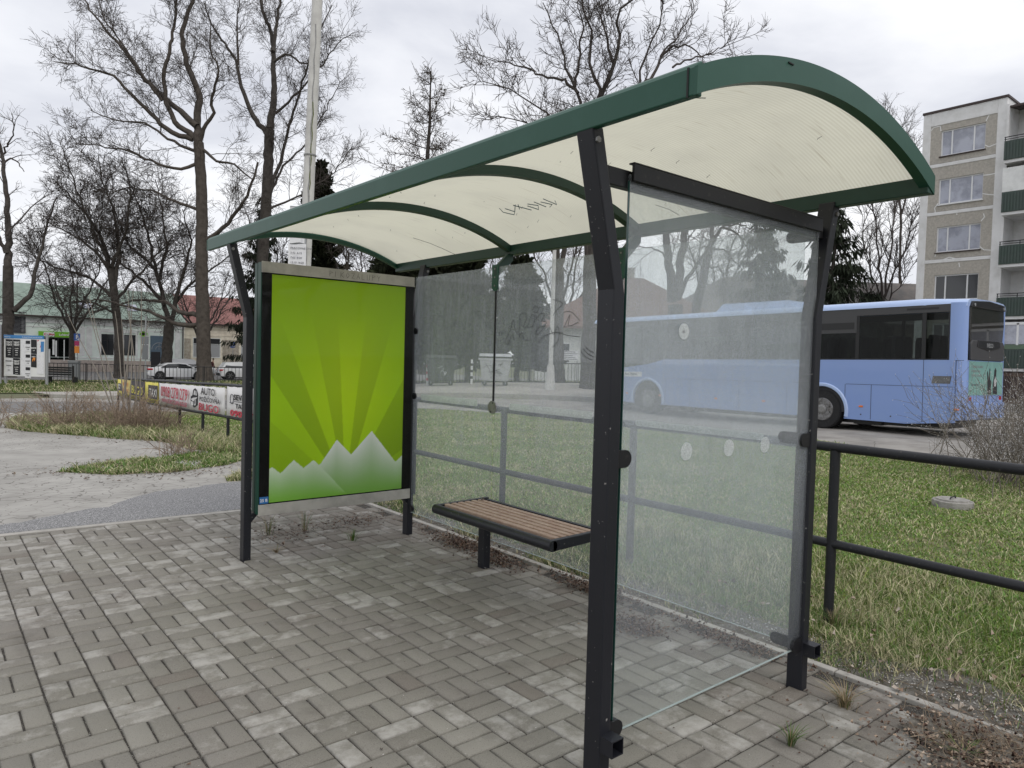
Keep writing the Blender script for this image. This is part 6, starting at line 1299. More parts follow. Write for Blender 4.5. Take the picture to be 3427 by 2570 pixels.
for i, z in enumerate(zt):
    ztop = 15.55 if i == 0 else zt[i-1]-2.05; zbot = z-1.83
    m = MB(); yw0, yw1 = -.97, -3.20
    m.box(.03, .36, -.42, yw0, zbot, ztop); m.box(.03, .36, yw1, -3.74, zbot, ztop); m.box(.03, .36, yw0, yw1, z, ztop); m.box(.03, .36, yw0, yw1, zbot, z-1.46); m.build('pebbledash_panel', P['pebbledash'], ap)
    wz0, wz1 = z-1.46, z
    fr = MB(); t = .07
    fr.box(.10, .17, yw0, yw1, wz1-t, wz1); fr.box(.10, .17, yw0, yw1, wz0, wz0+t)
    for yy_ in (yw0, yw0-.56, yw1+.56, yw1): fr.box(.10, .17, yy_+(t/2 if yy_ not in (yw0,) else 0), yy_-(t/2 if yy_ not in (yw1,) else 0)-(t/2 if yy_ == yw0 else 0), wz0+t, wz1-t)
    wn = fr.build('window', P['white_frame'], ap)
    m = MB(); m.box(.138, .142, yw0-.03, yw1+.03, wz0+.03, wz1-.03); m.build('pane', P['window_sky_reflection'] if i < 3 else P['window_dark'], wn)
    m = MB(); m.box(-.06, .10, yw0+.05, yw1-.05, wz0-.05, wz0); m.build('sill', P['sill_brown'] if i in (0, 2) else P['white_frame'], wn)
    m = MB(); m.box(.33, .36, yw0, yw1, wz0, wz1); m.build('room', P['room_dark'], wn)
# filled cracks, white
def crack(pts, w_=.05):
    mm = MB(); 
    for (a, b) in zip(pts[:-1], pts[1:]):
        d = Vector((0, b[0]-a[0], b[1]-a[1])).normalized(); n_ = Vector((0, -d.z, d.y))*w_/2; A = Vector((.022, a[0], a[1])); B = Vector((.022, b[0], b[1]))
        mm.add([A-n_, B-n_, B+n_, A+n_], [(0, 1, 2, 3)])
    return mm.build('filled_crack', P['repair_white'], ap)
for p in ([(-.95, 15.2), (-.9, 15.5), (-.55, 15.5), (-.44, 15.35)], [(-3.2, 15.25), (-3.3, 15.5), (-3.42, 15.62)], [(-3.2, 13.95), (-3.4, 13.8), (-3.55, 13.85), (-3.74, 13.9)], [(-.98, 11.1), (-.8, 10.85), (-.85, 10.65), (-.78, 10.4)], [(-3.2, 11.3), (-3.5, 11.2), (-3.74, 11.15)], [(-3.2, 12.3), (-3.45, 12.28), (-3.74, 12.3)],
          [(-1.95, 10.6), (-1.98, 10.3)], [(-3.2, 8.4), (-3.4, 8.2), (-3.74, 8.15)], [(-1.0, 8.3), (-.95, 8.05)], [(-1.4, 7.85), (-1.7, 7.95), (-2.0, 7.85), (-2.2, 7.82)], [(-2.2, 7.6), (-2.25, 7.35)], [(-3.2, 9.8), (-3.35, 10.0), (-3.3, 10.2)]): crack(p)
# loggias and balconies
for i, z in enumerate((12.86, 10.10, 7.33, 4.56, 1.80)):
    for b_ in range(6):
        y0 = -4.30-b_*6.3; y1 = y0-5.9
        m = MB(); m.box(-.55, 1.6, y0, y1, z-.24, z-.04); bal = m.build('balcony', P['panel_white'], ap)
        m = MB(); m.box(-.60, -.55, y0, y1, z-.08, z+.92 if i != 1 else z+.98)
        nr = int((y0-y1)/.14)
        for q in range(nr): m.box(-.625, -.60, y0-.02-q*.14, y0-.10-q*.14, z-.06, z+.90)
        m.build('parapet', P['balcony_green'], bal)
        m = MB()
        if i in (0, 2, 3): m.box(-.60, -.56, y0, y1, z+1.10, z+1.14); m.box(-.60, -.56, y0, y1, z+.99, z+1.02); [m.box(-.60, -.56, y0-.02-q*.9, y0-.05-q*.9, z+.92, z+1.12) for q in range(7)]; m.build('handrail', P['dark_steel'], bal)
        elif i == 1: m.box(-.60, -.56, y0, y1, z+.98, z+2.25); g_ = m.build('glazing', P['plaster_white'], bal)
        else:
            m.box(-.60, -.56, y0, y1, z+1.2, z+2.25); g_ = m.build('glazing', P['window_sky_reflection'], bal); f_ = MB(); [f_.box(-.63, -.55, y0-q*1.0, y0-q*1.0-.10, z+1.15, z+2.3) for q in range(6)]; f_.box(-.63, -.55, y0, y1, z+2.22, z+2.36); f_.build('glazing_frame', P['white_frame'], g_)
            mm = MB(); mm.box(-.615, -.56, y0, y1, z+.93, z+1.18); mm.build('pale_panel', P['balcony_pale_green'], bal)
        m = MB(); m.box(1.53, 1.6, y0-.6, y0-2.3, z, z+2.25); m.box(1.53, 1.6, y0-3.0, y0-5.0, z+.75, z+2.25); bw_ = m.build('window', P['white_frame'], ap)
        m = MB(); m.box(1.50, 1.528, y0-.72, y0-1.42, z+.12, z+2.15); m.box(1.50, 1.528, y0-1.52, y0-2.2, z+.85, z+2.15); m.box(1.50, 1.528, y0-3.1, y0-4.9, z+.85, z+2.15); m.build('pane', P['window_dark'], bw_)
for b_ in range(7):
    y0 = -4.18-b_*6.3; m = MB(); m.box(-.05, 1.6, y0+.0, y0-.12, -.5, 15.9); m.build('fin_wall', P['panel_white'], ap)
m = MB(); m.box(-.3, 1.6, -4.2, W_, -.5, 1.5); gg = m.build('garage_base', P['garage_brown'], ap)
for b_ in range(8):
    m = MB(); y0 = -4.6-b_*3; m.box(-.32, -.3, y0, y0-2.4, .1, 1.3); m.build('garage_door', P['sill_brown'], gg)
m = MB(); m.prism([(.0, 15.80), (1.7, 16.05), (1.7, 15.95), (0, 15.70)], 'y', -4.2, W_); m.build('canopy', P['sill_brown'], ap)

# ------------------------------------------------------------------ houses behind the road
def house(name, label, loc, rz, Lx, Dy, eave, ridge, wall, roof, hip=0, over=.5, wins=()):
    t = thing(name, label, 'house', loc, rz); m = MB(); m.box(0, Lx, 0, Dy, -1.5, eave); m.build('wall', wall, t)
    e = over; V = [(-e, -e, eave-.1), (Lx+e, -e, eave-.1), (Lx+e, Dy+e, eave-.1), (-e, Dy+e, eave-.1), (hip if hip else -e, Dy/2, ridge), (Lx-hip if hip else Lx+e, Dy/2, ridge)]
    V2 = [(a, b, c-.18) for a, b, c in V]
    F = [(0, 1, 5, 4), (2, 3, 4, 5), (1, 2, 5), (3, 0, 4)]; G = [tuple(reversed([q+6 for q in f])) for f in F]
    S = [(0, 6, 7, 1), (1, 7, 8, 2), (2, 8, 9, 3), (3, 9, 6, 0)]
    if not hip: F = F[:2]; G = G[:2]; 
    rfo = MB().add(V+V2, F+G+S).build('roof', roof, t)
    if not hip:
        m = MB(); m.add([(0, 0, eave), (0, Dy, eave), (0, Dy/2, ridge-.2), (.2, 0, eave), (.2, Dy, eave), (.2, Dy/2, ridge-.2)], [(0, 1, 2), (5, 4, 3)]); m.add([(Lx, 0, eave), (Lx, Dy, eave), (Lx, Dy/2, ridge-.2), (Lx-.2, 0, eave), (Lx-.2, Dy, eave), (Lx-.2, Dy/2, ridge-.2)], [(0, 1, 2), (5, 4, 3)]); m.build('gable', wall, t)
    for (x0, x1, z0, z1) in wins:
        m = MB(); m.box(x0, x1, -.04, .03, z0, z1); f_ = m.build('window', P['white_frame'], t); m = MB(); m.box(x0+.1, x1-.1, -.055, -.042, z0+.1, z1-.1); m.build('pane', P['window_dark'], f_)
    return t, rfo
# view-facing frames: local x to the right of view, local y away
azr = YAW-math.pi/2
def frame(P0): return (P0[0], P0[1], 0)
t_, r_ = house('brown_roofed_house', 'house with large reddish brown hipped roof seen through the dusty rear glass', (30.2, 34.6, .3), azr-.10, 13, 9, 3.6, 7.3, P['plaster_white'], P['roof_brown'], hip=5.6, over=.6, wins=((1, 2.4, 1, 2.4), (4, 5.4, 1, 2.4), (7, 8.4, 1, 2.4)))
m = MB(); m.box(6.2, 6.8, 5, 5.6, 6.2, 8.1); m.build('chimney', P['plaster_tan'], r_)
t_, r_ = house('grey_roofed_house', 'long house with dark grey hipped roof behind the bus', (38.3, 28.6, .0), azr+.07, 24.5, 10, 4.7, 8.1, P['plaster_tan'], P['roof_grey'], hip=4.6, over=.7, wins=((3, 5, 2, 3.8), (8, 10, 2, 3.8), (14, 16, 2, 3.8), (20, 22, 2, 3.8)))

# ------------------------------------------------------------------ street buildings at far left
ph = thing('pharmacy_building', 'pale mint one-storey building with green roof and bright green pharmacy sign', 'building', (0, 87, 0))
X0, X1 = -14, 21.9
m = MB(); m.box(X0, X1, 0, 10, -1.3, 4.45); wl = m.build('wall', P['plaster_mint'], ph)
m = MB(); m.box(X0, X1, -.06, 0, -1.3, .1); m.build('plinth', P['plinth_pink'], ph)
m = MB(); m.add([(X0, -.5, 4.6), (X1+.1, -.5, 4.6), (X1+.1, 5.5, 8.3), (X0, 5.5, 8.3), (X0, -.5, 4.45), (X1+.1, -.5, 4.45), (X1+.1, 11, 4.45), (X0, 11, 4.45)], [(0, 1, 2, 3), (4, 5, 1, 0), (4, 7, 6, 5), (3, 2, 6, 7), (1, 5, 6, 2), (0, 3, 7, 4)]); rf = m.build('roof', P['roof_green'], ph)
m = MB(); m.box(X0, X1+.1, -.56, -.44, 4.5, 4.66); m.build('gutter', P['sill_brown'], rf)
m = MB()
for k in range(80): m.box(X0+.2+k*.45, X0+.24+k*.45, -.5, -.49, 4.60, 4.61)
for (a, b) in ((11.6, 12.8), (16.2, 17.3)):
    mm = MB(); mm.add([(a, 1.2, 5.75), (b, 1.2, 5.75), (b, 2.4, 6.5), (a, 2.4, 6.5)], [(0, 1, 2, 3)]); mm.build('skylight', P['window_sky_reflection'], rf)
m = MB(); m.box(X0, X1, -.10, 0, 3.9, 4.45); m.box(X0, X1, -.05, 0, 3.45, 3.55); m.box(X0, X1, -.05, 0, .30, .42); m.build('cornice', P['plaster_white'], wl)
def facade_window(par, x0, x1, z0, z1, fm='black_paint', pm='window_dark', bars=2, surround='plaster_white'):
    m = MB(); m.box(x0-.22, x0, -.05, 0, z0-.15, z1+.2); m.box(x1, x1+.22, -.05, 0, z0-.15, z1+.2); m.box(x0-.22, x1+.22, -.07, 0, z1+.2, z1+.4); sr = m.build('window', P[surround], par)
    m = MB(); m.box(x0, x1, -.02, -.002, z0, z1); m.build('pane', P[pm], sr)
    m = MB(); m.box(x0, x1, -.05, -.021, z1-.08, z1); m.box(x0, x1, -.05, -.021, z0, z0+.08); 
    for q in range(bars+1): xx = x0+(x1-x0-.07)*q/bars; m.box(xx, xx+.07, -.05, -.021, z0+.08, z1-.08)
    m.box(x0+.07, x1-.07, -.045, -.021, z0+(z1-z0)*.68, z0+(z1-z0)*.68+.05); m.build('frame', P[fm], sr)
    return sr
facade_window(ph, 13.41, 14.61, .71, 2.99); facade_window(ph, 15.63, 16.78, .70, 2.99); facade_window(ph, .2, 1.4, .71, 2.99); facade_window(ph, 2.6, 3.8, .71, 2.99); facade_window(ph, -3.2, -2, .71, 2.99)
m = MB(); m.box(8.2, 10.8, -.04, 0, -.6, 2.42); dr = m.build('door', P['black_paint'], ph)
m = MB(); m.box(8.32, 9.35, -.055, -.042, -.5, 2.3); m.box(9.45, 10.35, -.055, -.042, -.5, 2.3); m.build('door_glass', P['bus_tint'], dr)
m = MB(); m.box(8.3, 10.4, .3, .34, -.5, 2.3); m.build('shop_inside', P['sign_green'], dr)
m = MB()
for (a, b, z0, z1) in ((8.9, 9.1, .6, 2.2), (9.15, 9.3, .4, 2.1), (9.9, 10.0, 0, 2.2), (8.5, 8.7, -.3, 1.2)): m.box(a, b, -.062, -.057, z0, z1)
m.build('door_sticker', P['plaster_white'], dr)
m = MB(); m.box(7.65, 10.95, -.22, -.02, 2.46, 3.03); sg_ = m.build('shop_sign', P['sign_green'], ph)
m = MB(); m.prism([(8.15, 2.52), (9.02, 2.52), (9.08, 2.6), (9.08, 2.88), (9.02, 2.96), (8.15, 2.96), (8.09, 2.88), (8.09, 2.6)], 'y', -.235, -.22); lp = m.build('sign_patch', P['white_paint'], sg_)
text('lettering', 'Dr.Max', .30, (8.14, -.24, 2.64), (1, 0, 0), P['red_print'], lp, bold=.01); text('lettering', 'Lekáreň', .30, (9.45, -.235, 2.64), (1, 0, 0), P['white_paint'], sg_, bold=.008)
m = MB(); m.box(5.48, 6.55, -.12, -.02, 2.76, 4.93); lb_ = m.build('name_board', P['ink'], ph)
m = MB()
for k in range(16): m.box(5.52, 6.1+.3*abs(math.sin(k*2.1)), -.13, -.12, 2.82+k*.132, 2.835+k*.132); m.box(6.2, 6.5, -.13, -.12, 2.86+k*.132, 2.90+k*.132)
m.build('board_lines', P['galv'], lb_)
m = MB(); m.box(18.3, 20.1, -.05, 0, -.9, 3.0); gt = m.build('gate', P['blue_grey_door'], ph)
m = MB(); m.box(18.37, 19.35, -.07, -.051, -.9, 1.18); m.build('gate_opening', P['ink'], gt)
m = MB(); m.tube([(19.2+.75*math.cos(a), -.07, 1.45+.75*math.sin(a)) for a in np.linspace(0, math.pi, 14)], .035, 4); m.tube([(19.2+.35*math.cos(a), -.07, 1.45+.35*math.sin(a)) for a in np.linspace(0, math.pi, 10)], .03, 4); m.tube([(19.2, -.07, 1.45), (19.2, -.07, 2.2)], .025, 4); m.build('gate_arch', P['galv'], gt)
m = MB(); m.box(17.3, 17.7, -.5, -.42, 2.86, 3.42); m.box(17.1, 17.9, -.5, -.42, 3.0, 3.28); m.build('cross_sign', P['sign_green'], ph)
m = MB(); m.tube([(21.75, -.12, -1.2), (21.75, -.12, 4.4)], .07, 8); m.build('downpipe', P['sill_brown'], ph)
for xx in (12.0, 17.6, 20.9, 11.3):
    m = MB(); m.box(xx, xx+.55, -.03, 0, .55, 3.45)
    for k in range(9): m.box(xx+.02, xx+.53, -.045, -.031, .55+k*.36, .85+k*.36)
    m.build('quoin', P['plaster_white'], wl)
cb = thing('cream_building', 'cream and grey one-storey building with red tiled roof at right end of the far street', 'building', (22, 90, 0))
m = MB(); m.box(0, 24, 0, 10, -1.3, 4.6); wl = m.build('wall', P['plaster_cream'], cb)
for a, b in ((.25, 1.45), (5.2, 7.25), (9.4, 11.2)): m = MB(); m.box(a, b, -.03, 0, -.9, 2.87); m.build('grey_panel', P['plaster_tan'], wl)
m = MB(); m.box(0, 24, -.12, 0, 4.1, 4.6); m.box(0, 24, -.06, 0, 3.3, 3.42); m.build('cornice', P['plaster_cream'], wl)
m = MB(); m.add([(-.1, -.5, 4.75), (24, -.5, 4.75), (24, 5.5, 8.5), (-.1, 5.5, 8.5), (-.1, -.5, 4.6), (24, -.5, 4.6), (24, 11, 4.6), (-.1, 11, 4.6)], [(0, 1, 2, 3), (4, 5, 1, 0), (4, 7, 6, 5), (3, 2, 6, 7), (1, 5, 6, 2), (0, 3, 7, 4)]); rf = m.build('roof', P['roof_red'], cb)
m = MB(); m.box(-.1, 24, -.58, -.46, 4.6, 4.78); m.build('gutter', P['sill_brown'], rf)
for (a, b) in ((1.7, 4.95), (7.45, 9.1), (11.6, 14)):
    s_ = facade_window(cb, a, b, .60, 3.03, 'plaster_white', 'window_dark', 2, 'plaster_cream'); m = MB(); m.box(a+.02, b-.02, -.035, -.022, .62, 2.2); m.build('blind', P['cabinet_grey'] if 0 else P['galv'], s_)

# ------------------------------------------------------------------ far fence, signs, boards, bench
fn = thing('park_fence', 'black iron bar fence along the far grass verge in front of the cars', 'fence')
def fence_run(par, A, B, hz, sp=.26, bars='bar_row'):
    A = Vector(A); B = Vector(B); Ln = (B-A).length; n = int(Ln/sp); m = MB(); pm_ = MB()
    z = lambda p: hgt(p.x, p.y)
    for i in range(n+1):
        p = A+(B-A)*i/n; m.tube([(p.x, p.y, z(p)+.12), (p.x, p.y, z(p)+hz)], .016, 4)
    m.build(bars, P['black_paint'], par)
    for (zz, r_) in ((hz, .03), (.13, .025)):
        m = MB(); m.tube([tuple((A+(B-A)*k/8).to_tuple()[:2])+(z(A+(B-A)*k/8)+zz,) for k in range(9)], r_, 6); m.build('rail', P['black_paint'], par)
    k = max(1, int(Ln/2.6))
    for i in range(k+1):
        p = A+(B-A)*i/k; m = MB(); m.tube([(p.x, p.y, z(p)-.1), (p.x, p.y, z(p)+hz+.05)], .045, 6); m.build('post', P['black_paint'], par)
fence_run(fn, (5.2, 59.5, 0), (16.5, 51.5, 0), 1.38); fence_run(fn, (16.5, 51.5, 0), (20.5, 48.6, 0), 1.35)
fn2 = thing('park_fence', 'black iron bar fence behind the waste containers and lamp post', 'fence')
fence_run(fn2, (15.2, 31.2, 0), (22.3, 21.6, 0), 1.0, .16); fence_run(fn2, (22.3, 21.6, 0), (27.8, 18.6, 0), 1.0, .16)
def sign_post(name, label, x, y, hz, plates, rz, grp=None, r_=.035):
    t = thing(name, label, 'sign', (x, y, hgt(x, y)), rz, grp); m = MB(); m.tube([(0, 0, -.1), (0, 0, hz)], r_, 8); m.build('post', P['galv'], t)
    for (w_, z0, z1, mt, tx, sz) in plates:
        m = MB(); m.box(-w_/2, w_/2, -.06, -.04, z0, z1); pl_ = m.build('plate', P[mt], t)
        if tx:
            text('lettering', tx, sz, (0, -.063, z0+(z1-z0)*.22), (1, 0, 0), P['white_paint'], pl_, align='CENTER', bold=sz*.03)
            if tx == 'P':
                m = MB(); m.prism([(.04, z0+.09), (.20, z0+.09), (.20, z0+.04), (.28, z0+.12), (.20, z0+.20), (.20, z0+.15), (.04, z0+.15)], 'y', -.064, -.061); m.build('arrow_mark', P['white_paint'], pl_)
    return t
sign_post('parking_sign', 'blue P sign above magenta and orange plates beside the pharmacy door', 9.4, 74.9, 3.9, [(.70, 3.18, 3.82, 'sign_blue', 'P', .5), (.54, 2.70, 3.14, 'sign_magenta', '', 0), (.54, 2.02, 2.66, 'sign_orange', '', 0)], azr-.25)
sign_post('parking_sign', 'blue P sign in front of the cream building', 23.5, 74.9, 3.6, [(.56, 2.95, 3.53, 'sign_blue', 'P', .45)], azr-.25)
sign_post('grey_sign_post', 'galvanised post with two grey sign backs left of the arched gate', 12.2, 61.6, 5.2, [(.62, 2.95, 3.55, 'cabinet_grey', '', 0), (.56, 1.75, 2.9, 'cabinet_grey', '', 0)], azr-.25, r_=.06)
nb = thing('notice_board', 'white notice board with blue header covered in torn posters', 'notice board', (2.55, 57.2, hgt(2.5, 57)), azr-.02)
z0_ = 1.09
m = MB(); m.box(0, 2.78, 0, .08, .52, 3.05); m.build('board', P['white_paint'], nb)
m = MB(); m.box(0, 2.7, -.03, .06, 3.06, 3.28); hd = m.build('header', P['header_blue'], nb); text('lettering', 'MESTO', .13, (.05, -.034, 3.11), (1, 0, 0), P['white_paint'], hd); text('lettering', 'PLAKATOVACIA PLOCHA', .12, (1.25, -.034, 3.11), (1, 0, 0), P['white_paint'], hd)
m = MB(); m.tube([(.05, .1, -.1), (.05, .1, 3.3)], .09, 8); m.build('leg', P['galv'], nb); m = MB(); m.tube([(2.86, .1, -.1), (2.86, .1, 3.4)], .09, 8); m.build('leg', P['galv'], nb)
def poster(x0, x1, z0, z1, mt, lines, k):
    m = MB(); j = lambda: .015*math.sin(k*7.3+x0*9); m.add([(x0, -.012-.001*k, z0+j()), (x1, -.014-.001*k, z0-j()), (x1-j(), -.012-.001*k, z1), (x0, -.018-.001*k, z1+j())], [(0, 1, 2, 3)]); p_ = m.build('poster_sheet', P[mt], nb)
    for (tx, sz, dz) in lines: text('lettering', tx, sz, ((x0+x1)/2, -.03-.001*k, z1-dz), (1, 0, 0), P['white_paint' if mt == 'ink' else 'ink'], p_, align='CENTER', bold=sz*.04)
for k, (a, b, c, d) in enumerate(((.12, .62, 1.75, 2.98), (.63, 1.12, 1.75, 2.98), (.63, 1.12, .62, 1.72))): poster(a, b, c, d, 'ink', (('TEXT', .17, .26), ('TEXT', .17, .42), ('18. APRIL', .07, .62), ('KINO', .08, .76), ('19:00', .08, .9), ('ZILINA', .06, 1.05)), k)
poster(.1, .6, .60, 1.70, 'paper', (('KONCERT', .09, .2), ('PROGRAM', .07, .5), ('2024', .07, .8)), 4); poster(1.15, 1.50, .55, 3.0, 'paper', (), 5)
for k, z in enumerate((2.98, 2.05, 1.2)): poster(1.45, 1.85, z-.78, z, 'paper', (('PLAGAT', .085, .52), ('1 EU', .085, .66)), 6+k); m = MB(); m.box(1.5, 1.8, -.035, -.031, z-.26, z-.06); m.build('poster_block', P['ink'], nb)
poster(1.86, 2.25, 2.05, 3.0, 'ink', (('SHOW', .12, .6), ('LIVE', .07, .75)), 9); poster(1.86, 2.24, 1.15, 2.02, 'ink', (('PARTY', .09, .2),), 10)
m = MB(); m.prism([(1.98, 1.5), (2.05, 1.7), (2.12, 1.55), (2.16, 1.78), (2.02, 1.82), (1.95, 1.65)], 'y', -.032, -.030); m.build('poster_motif', P['sign_orange'], nb)
poster(2.27, 2.74, .7, 3.0, 'paper', (), 11); poster(2.3, 2.55, 2.5, 2.98, 'red_print', (), 12); poster(2.52, 2.73, 2.2, 2.9, 'header_blue', (), 13)
nb2 = thing('notice_board', 'white notice board cut by the left edge of view', 'notice board', (.9, 57.4, hgt(1, 57)), azr+.1)
m = MB(); m.box(-.8, 1.62, 0, .08, 1.1, 3.9); m.build('board', P['white_paint'], nb2); m = MB(); m.tube([(1.65, .05, -.1), (1.65, .05, 3.95)], .07, 8); m.tube([(-.85, .05, -.1), (-.85, .05, 3.95)], .07, 8); m.build('frame', P['galv'], nb2)
m = MB(); [m.box(1.0+.1*(k % 3), 1.25+.1*(k % 3), -.01, -.002, 1.5+k*.4, 1.75+k*.4) for k in range(6)]; m.build('paper_scrap', P['ink_grey'], nb2)
bb = thing('park_bench', 'dark slatted park bench between the notice board and the grey cabinet', 'bench', (5.1, 58.6, hgt(5, 58.6)), azr-.05)
m = MB(); [m.box(.1, 1.85, 0, .04, .55+k*.16, .67+k*.16) for k in range(4)]; m.build('backrest', P['black_paint'], bb); m = MB(); m.box(.1, 1.85, .05, .5, .42, .46); m.build('seat', P['black_paint'], bb)
for x in (0, 1.9): m = MB(); m.box(x, x+.1, 0, .5, 0, .42); m.box(x, x+.1, 0, .1, .42, 1.25); m.build('leg', P['black_paint'], bb)
ca = thing('utility_cabinet', 'grey utility cabinet beside the park bench', 'cabinet', (7.5, 63.3, hgt(7.5, 63)), azr)
m = MB(); m.box(-.38, .38, -.2, .2, 0, 1.45); m.build('body', P['cabinet_grey'], ca, bevel=.02); m = MB(); m.box(-.41, .41, -.23, .23, 1.45, 1.52); m.build('lid', P['galv'], ca)

# ------------------------------------------------------------------ cars
def car(label, x, y, rz, Ls, H, W_, kind, paint='car_white'):
    t = thing('parked_car', label, 'car', (x, y, hgt(x, y)), rz, 'white cars parked in the far street'); s = Ls/4.6; hw = W_/2; hb = H*.62
    if kind == 'sedan': st_ = [(0, .42, .86, .78), (.12, .30, .98, .9), (.7, .24, 1.0, .98), (1.4, .2, .93, 1), (2.6, .2, .92, 1), (3.5, .22, .88, .98), (4.3, .28, .72, .9), (4.6, .42, .58, .72)]
    else: st_ = [(0, .45, 1.0, .80), (.1, .32, 1.06, .93), (.7, .26, 1.06, 1), (1.6, .24, 1.02, 1), (3.2, .24, 1.0, 1), (3.7, .26, .98, .98), (4.4, .32, .86, .9), (4.6, .5, .7, .74)]
    V = []
    for (xx, z0, z1, wf) in st_: V += [(xx*s, a*hw*wf, b) for a, b in ((-.92, z0), (-1, (z0+z1)*.5), (-.96, z1-.05), (-.86, z1), (.86, z1), (.96, z1-.05), (1, (z0+z1)*.5), (.92, z0))]
    k = 8; n = len(st_); F = [(i*k+j, (i+1)*k+j, (i+1)*k+(j+1) % k, i*k+(j+1) % k) for i in range(n-1) for j in range(k)]+[tuple(range(k)), tuple(range((n-1)*k+k-1, (n-1)*k-1, -1))]
    body = MB().add(V, F).build('body', P[paint], t, smooth='auto')
    if kind == 'sedan': g = [(.62, .98, .80), (1.35, H-.04, .72), (2.2, H, .72), (2.75, H-.06, .70), (3.62, .90, .82)]
    else: g = [(.12, 1.04, .84), (.55, H-.06, .74), (2.0, H, .74), (2.7, H-.07, .72), (3.5, 1.0, .84)]
    V = []
    for (xx, z, wf) in g: V += [(xx*s, -hw*(wf if z > 1.2 else .86), z), (xx*s, hw*(wf if z > 1.2 else .86), z)]
    zb = .93 if kind == 'sedan' else 1.02
    V += [(g[0][0]*s, -hw*.86, zb-.06), (g[0][0]*s, hw*.86, zb-.06), (g[-1][0]*s, -hw*.86, zb-.06), (g[-1][0]*s, hw*.86, zb-.06)]
    F = [(2*i, 2*i+2, 2*i+3, 2*i+1) for i in range(4)]+[(0, 1, 11, 10), (8, 12, 13, 9), (0, 10, 12, 8, 6, 4, 2), (1, 3, 5, 7, 9, 13, 11)]
    cabin = MB().add(V, F).build('cabin', P[paint], t)
    sd_ = [(g[0][0]+.25, zb+.04), (g[1][0]+.08, g[1][1]-.09), (g[2][0], g[2][1]-.10), (g[3][0]-.02, g[3][1]-.08), (g[4][0]-.35, zb+.04)]
    for sg in (1, -1):
        m = MB(); m.prism([(a*s, b) for a, b in sd_], 'y', sg*hw*.80-.04, sg*hw*.80+.05) if 0 else None
        V = [(a*s, sg*(hw*(.865-(b-zb)*.30)+.012), b) for a, b in sd_]; mm = MB(); mm.add(V, [tuple(range(5))] if sg < 0 else [tuple(range(4, -1, -1))]); sw_ = mm.build('side_window', P['window_dark'], cabin)
        mm = MB(); xp = (g[2][0]-.1)*s; mm.add([(xp, sg*(hw*(.865)+.018), zb), (xp+.07, sg*(hw*.865+.018), zb), (xp+.07, sg*(hw*(.865-(H-zb)*.3)+.02), H-.08), (xp, sg*(hw*(.865-(H-zb)*.3)+.02), H-.08)], [(0, 1, 2, 3)]); mm.build('pillar', P[paint], sw_)
        m = MB(); m.box(3.35*s, 3.5*s, sg*hw*.95, sg*(hw+.15), 1.0, 1.12); m.build('mirror', P['ink'], t)
        m = MB(); m.box(-.01, .35*s, sg*hw*.72, sg*hw*.93, .78, .93); m.build('tail_light', P['tail_red'], t, bevel=.02)
        for xw in (.85*s, 3.62*s):
            rw = .33 if kind == 'sedan' else .37
            m = MB(); m.disc((xw, sg*(hw-.13), rw), 'y', rw+.06, .262, 22); m.build('arch_liner', P['ink'], t)
            m = MB(); m.disc((xw, sg*(hw-.10), rw), 'y', rw, .23, 24); wh = m.build('wheel', P['tyre'], t)
            m = MB(); 
            for q in range(6): a = q*1.047; m.tube([(xw, sg*(hw+.022), rw), (xw+rw*.66*math.cos(a), sg*(hw+.022), rw+rw*.66*math.sin(a))], .03, 4)
            m.build('rim', P['rim'], wh)
    V = [(g[0][0]*s+.03, 0, 0)]; m = MB()
    m.add([(g[0][0]*s-.01+.05, -hw*.74, zb+.06), (g[0][0]*s+.04, hw*.74, zb+.06), (g[1][0]*s-.03, hw*.64, g[1][1]-.06), (g[1][0]*s-.03, -hw*.64, g[1][1]-.06)], [(0, 1, 2, 3)]); m.build('rear_window', P['window_dark'], cabin)
    m = MB(); m.box(-.02, .06, -hw*.8, hw*.8, .35, .60); m.build('bumper', P[paint] if kind == 'sedan' else P['ink'], t, bevel=.02)
    m = MB(); m.box(.4*s, 4.2*s, -hw*.8, hw*.8, .17, .3); m.build('underside', P['ink'], t)
    return t
car('white saloon car with red tail light, partly behind two tree trunks', 13.35, 66.4, R(-6), 5.1, 1.45, 1.85, 'sedan')
car('white estate car parked beyond the saloon, roof rising behind it', 15.9, 73.2, R(-2), 5.2, 1.72, 1.9, 'suv')
car('white off-roader with black sill trim at the left front post', 19.05, 65.4, R(-6), 4.7, 1.62, 1.9, 'suv')
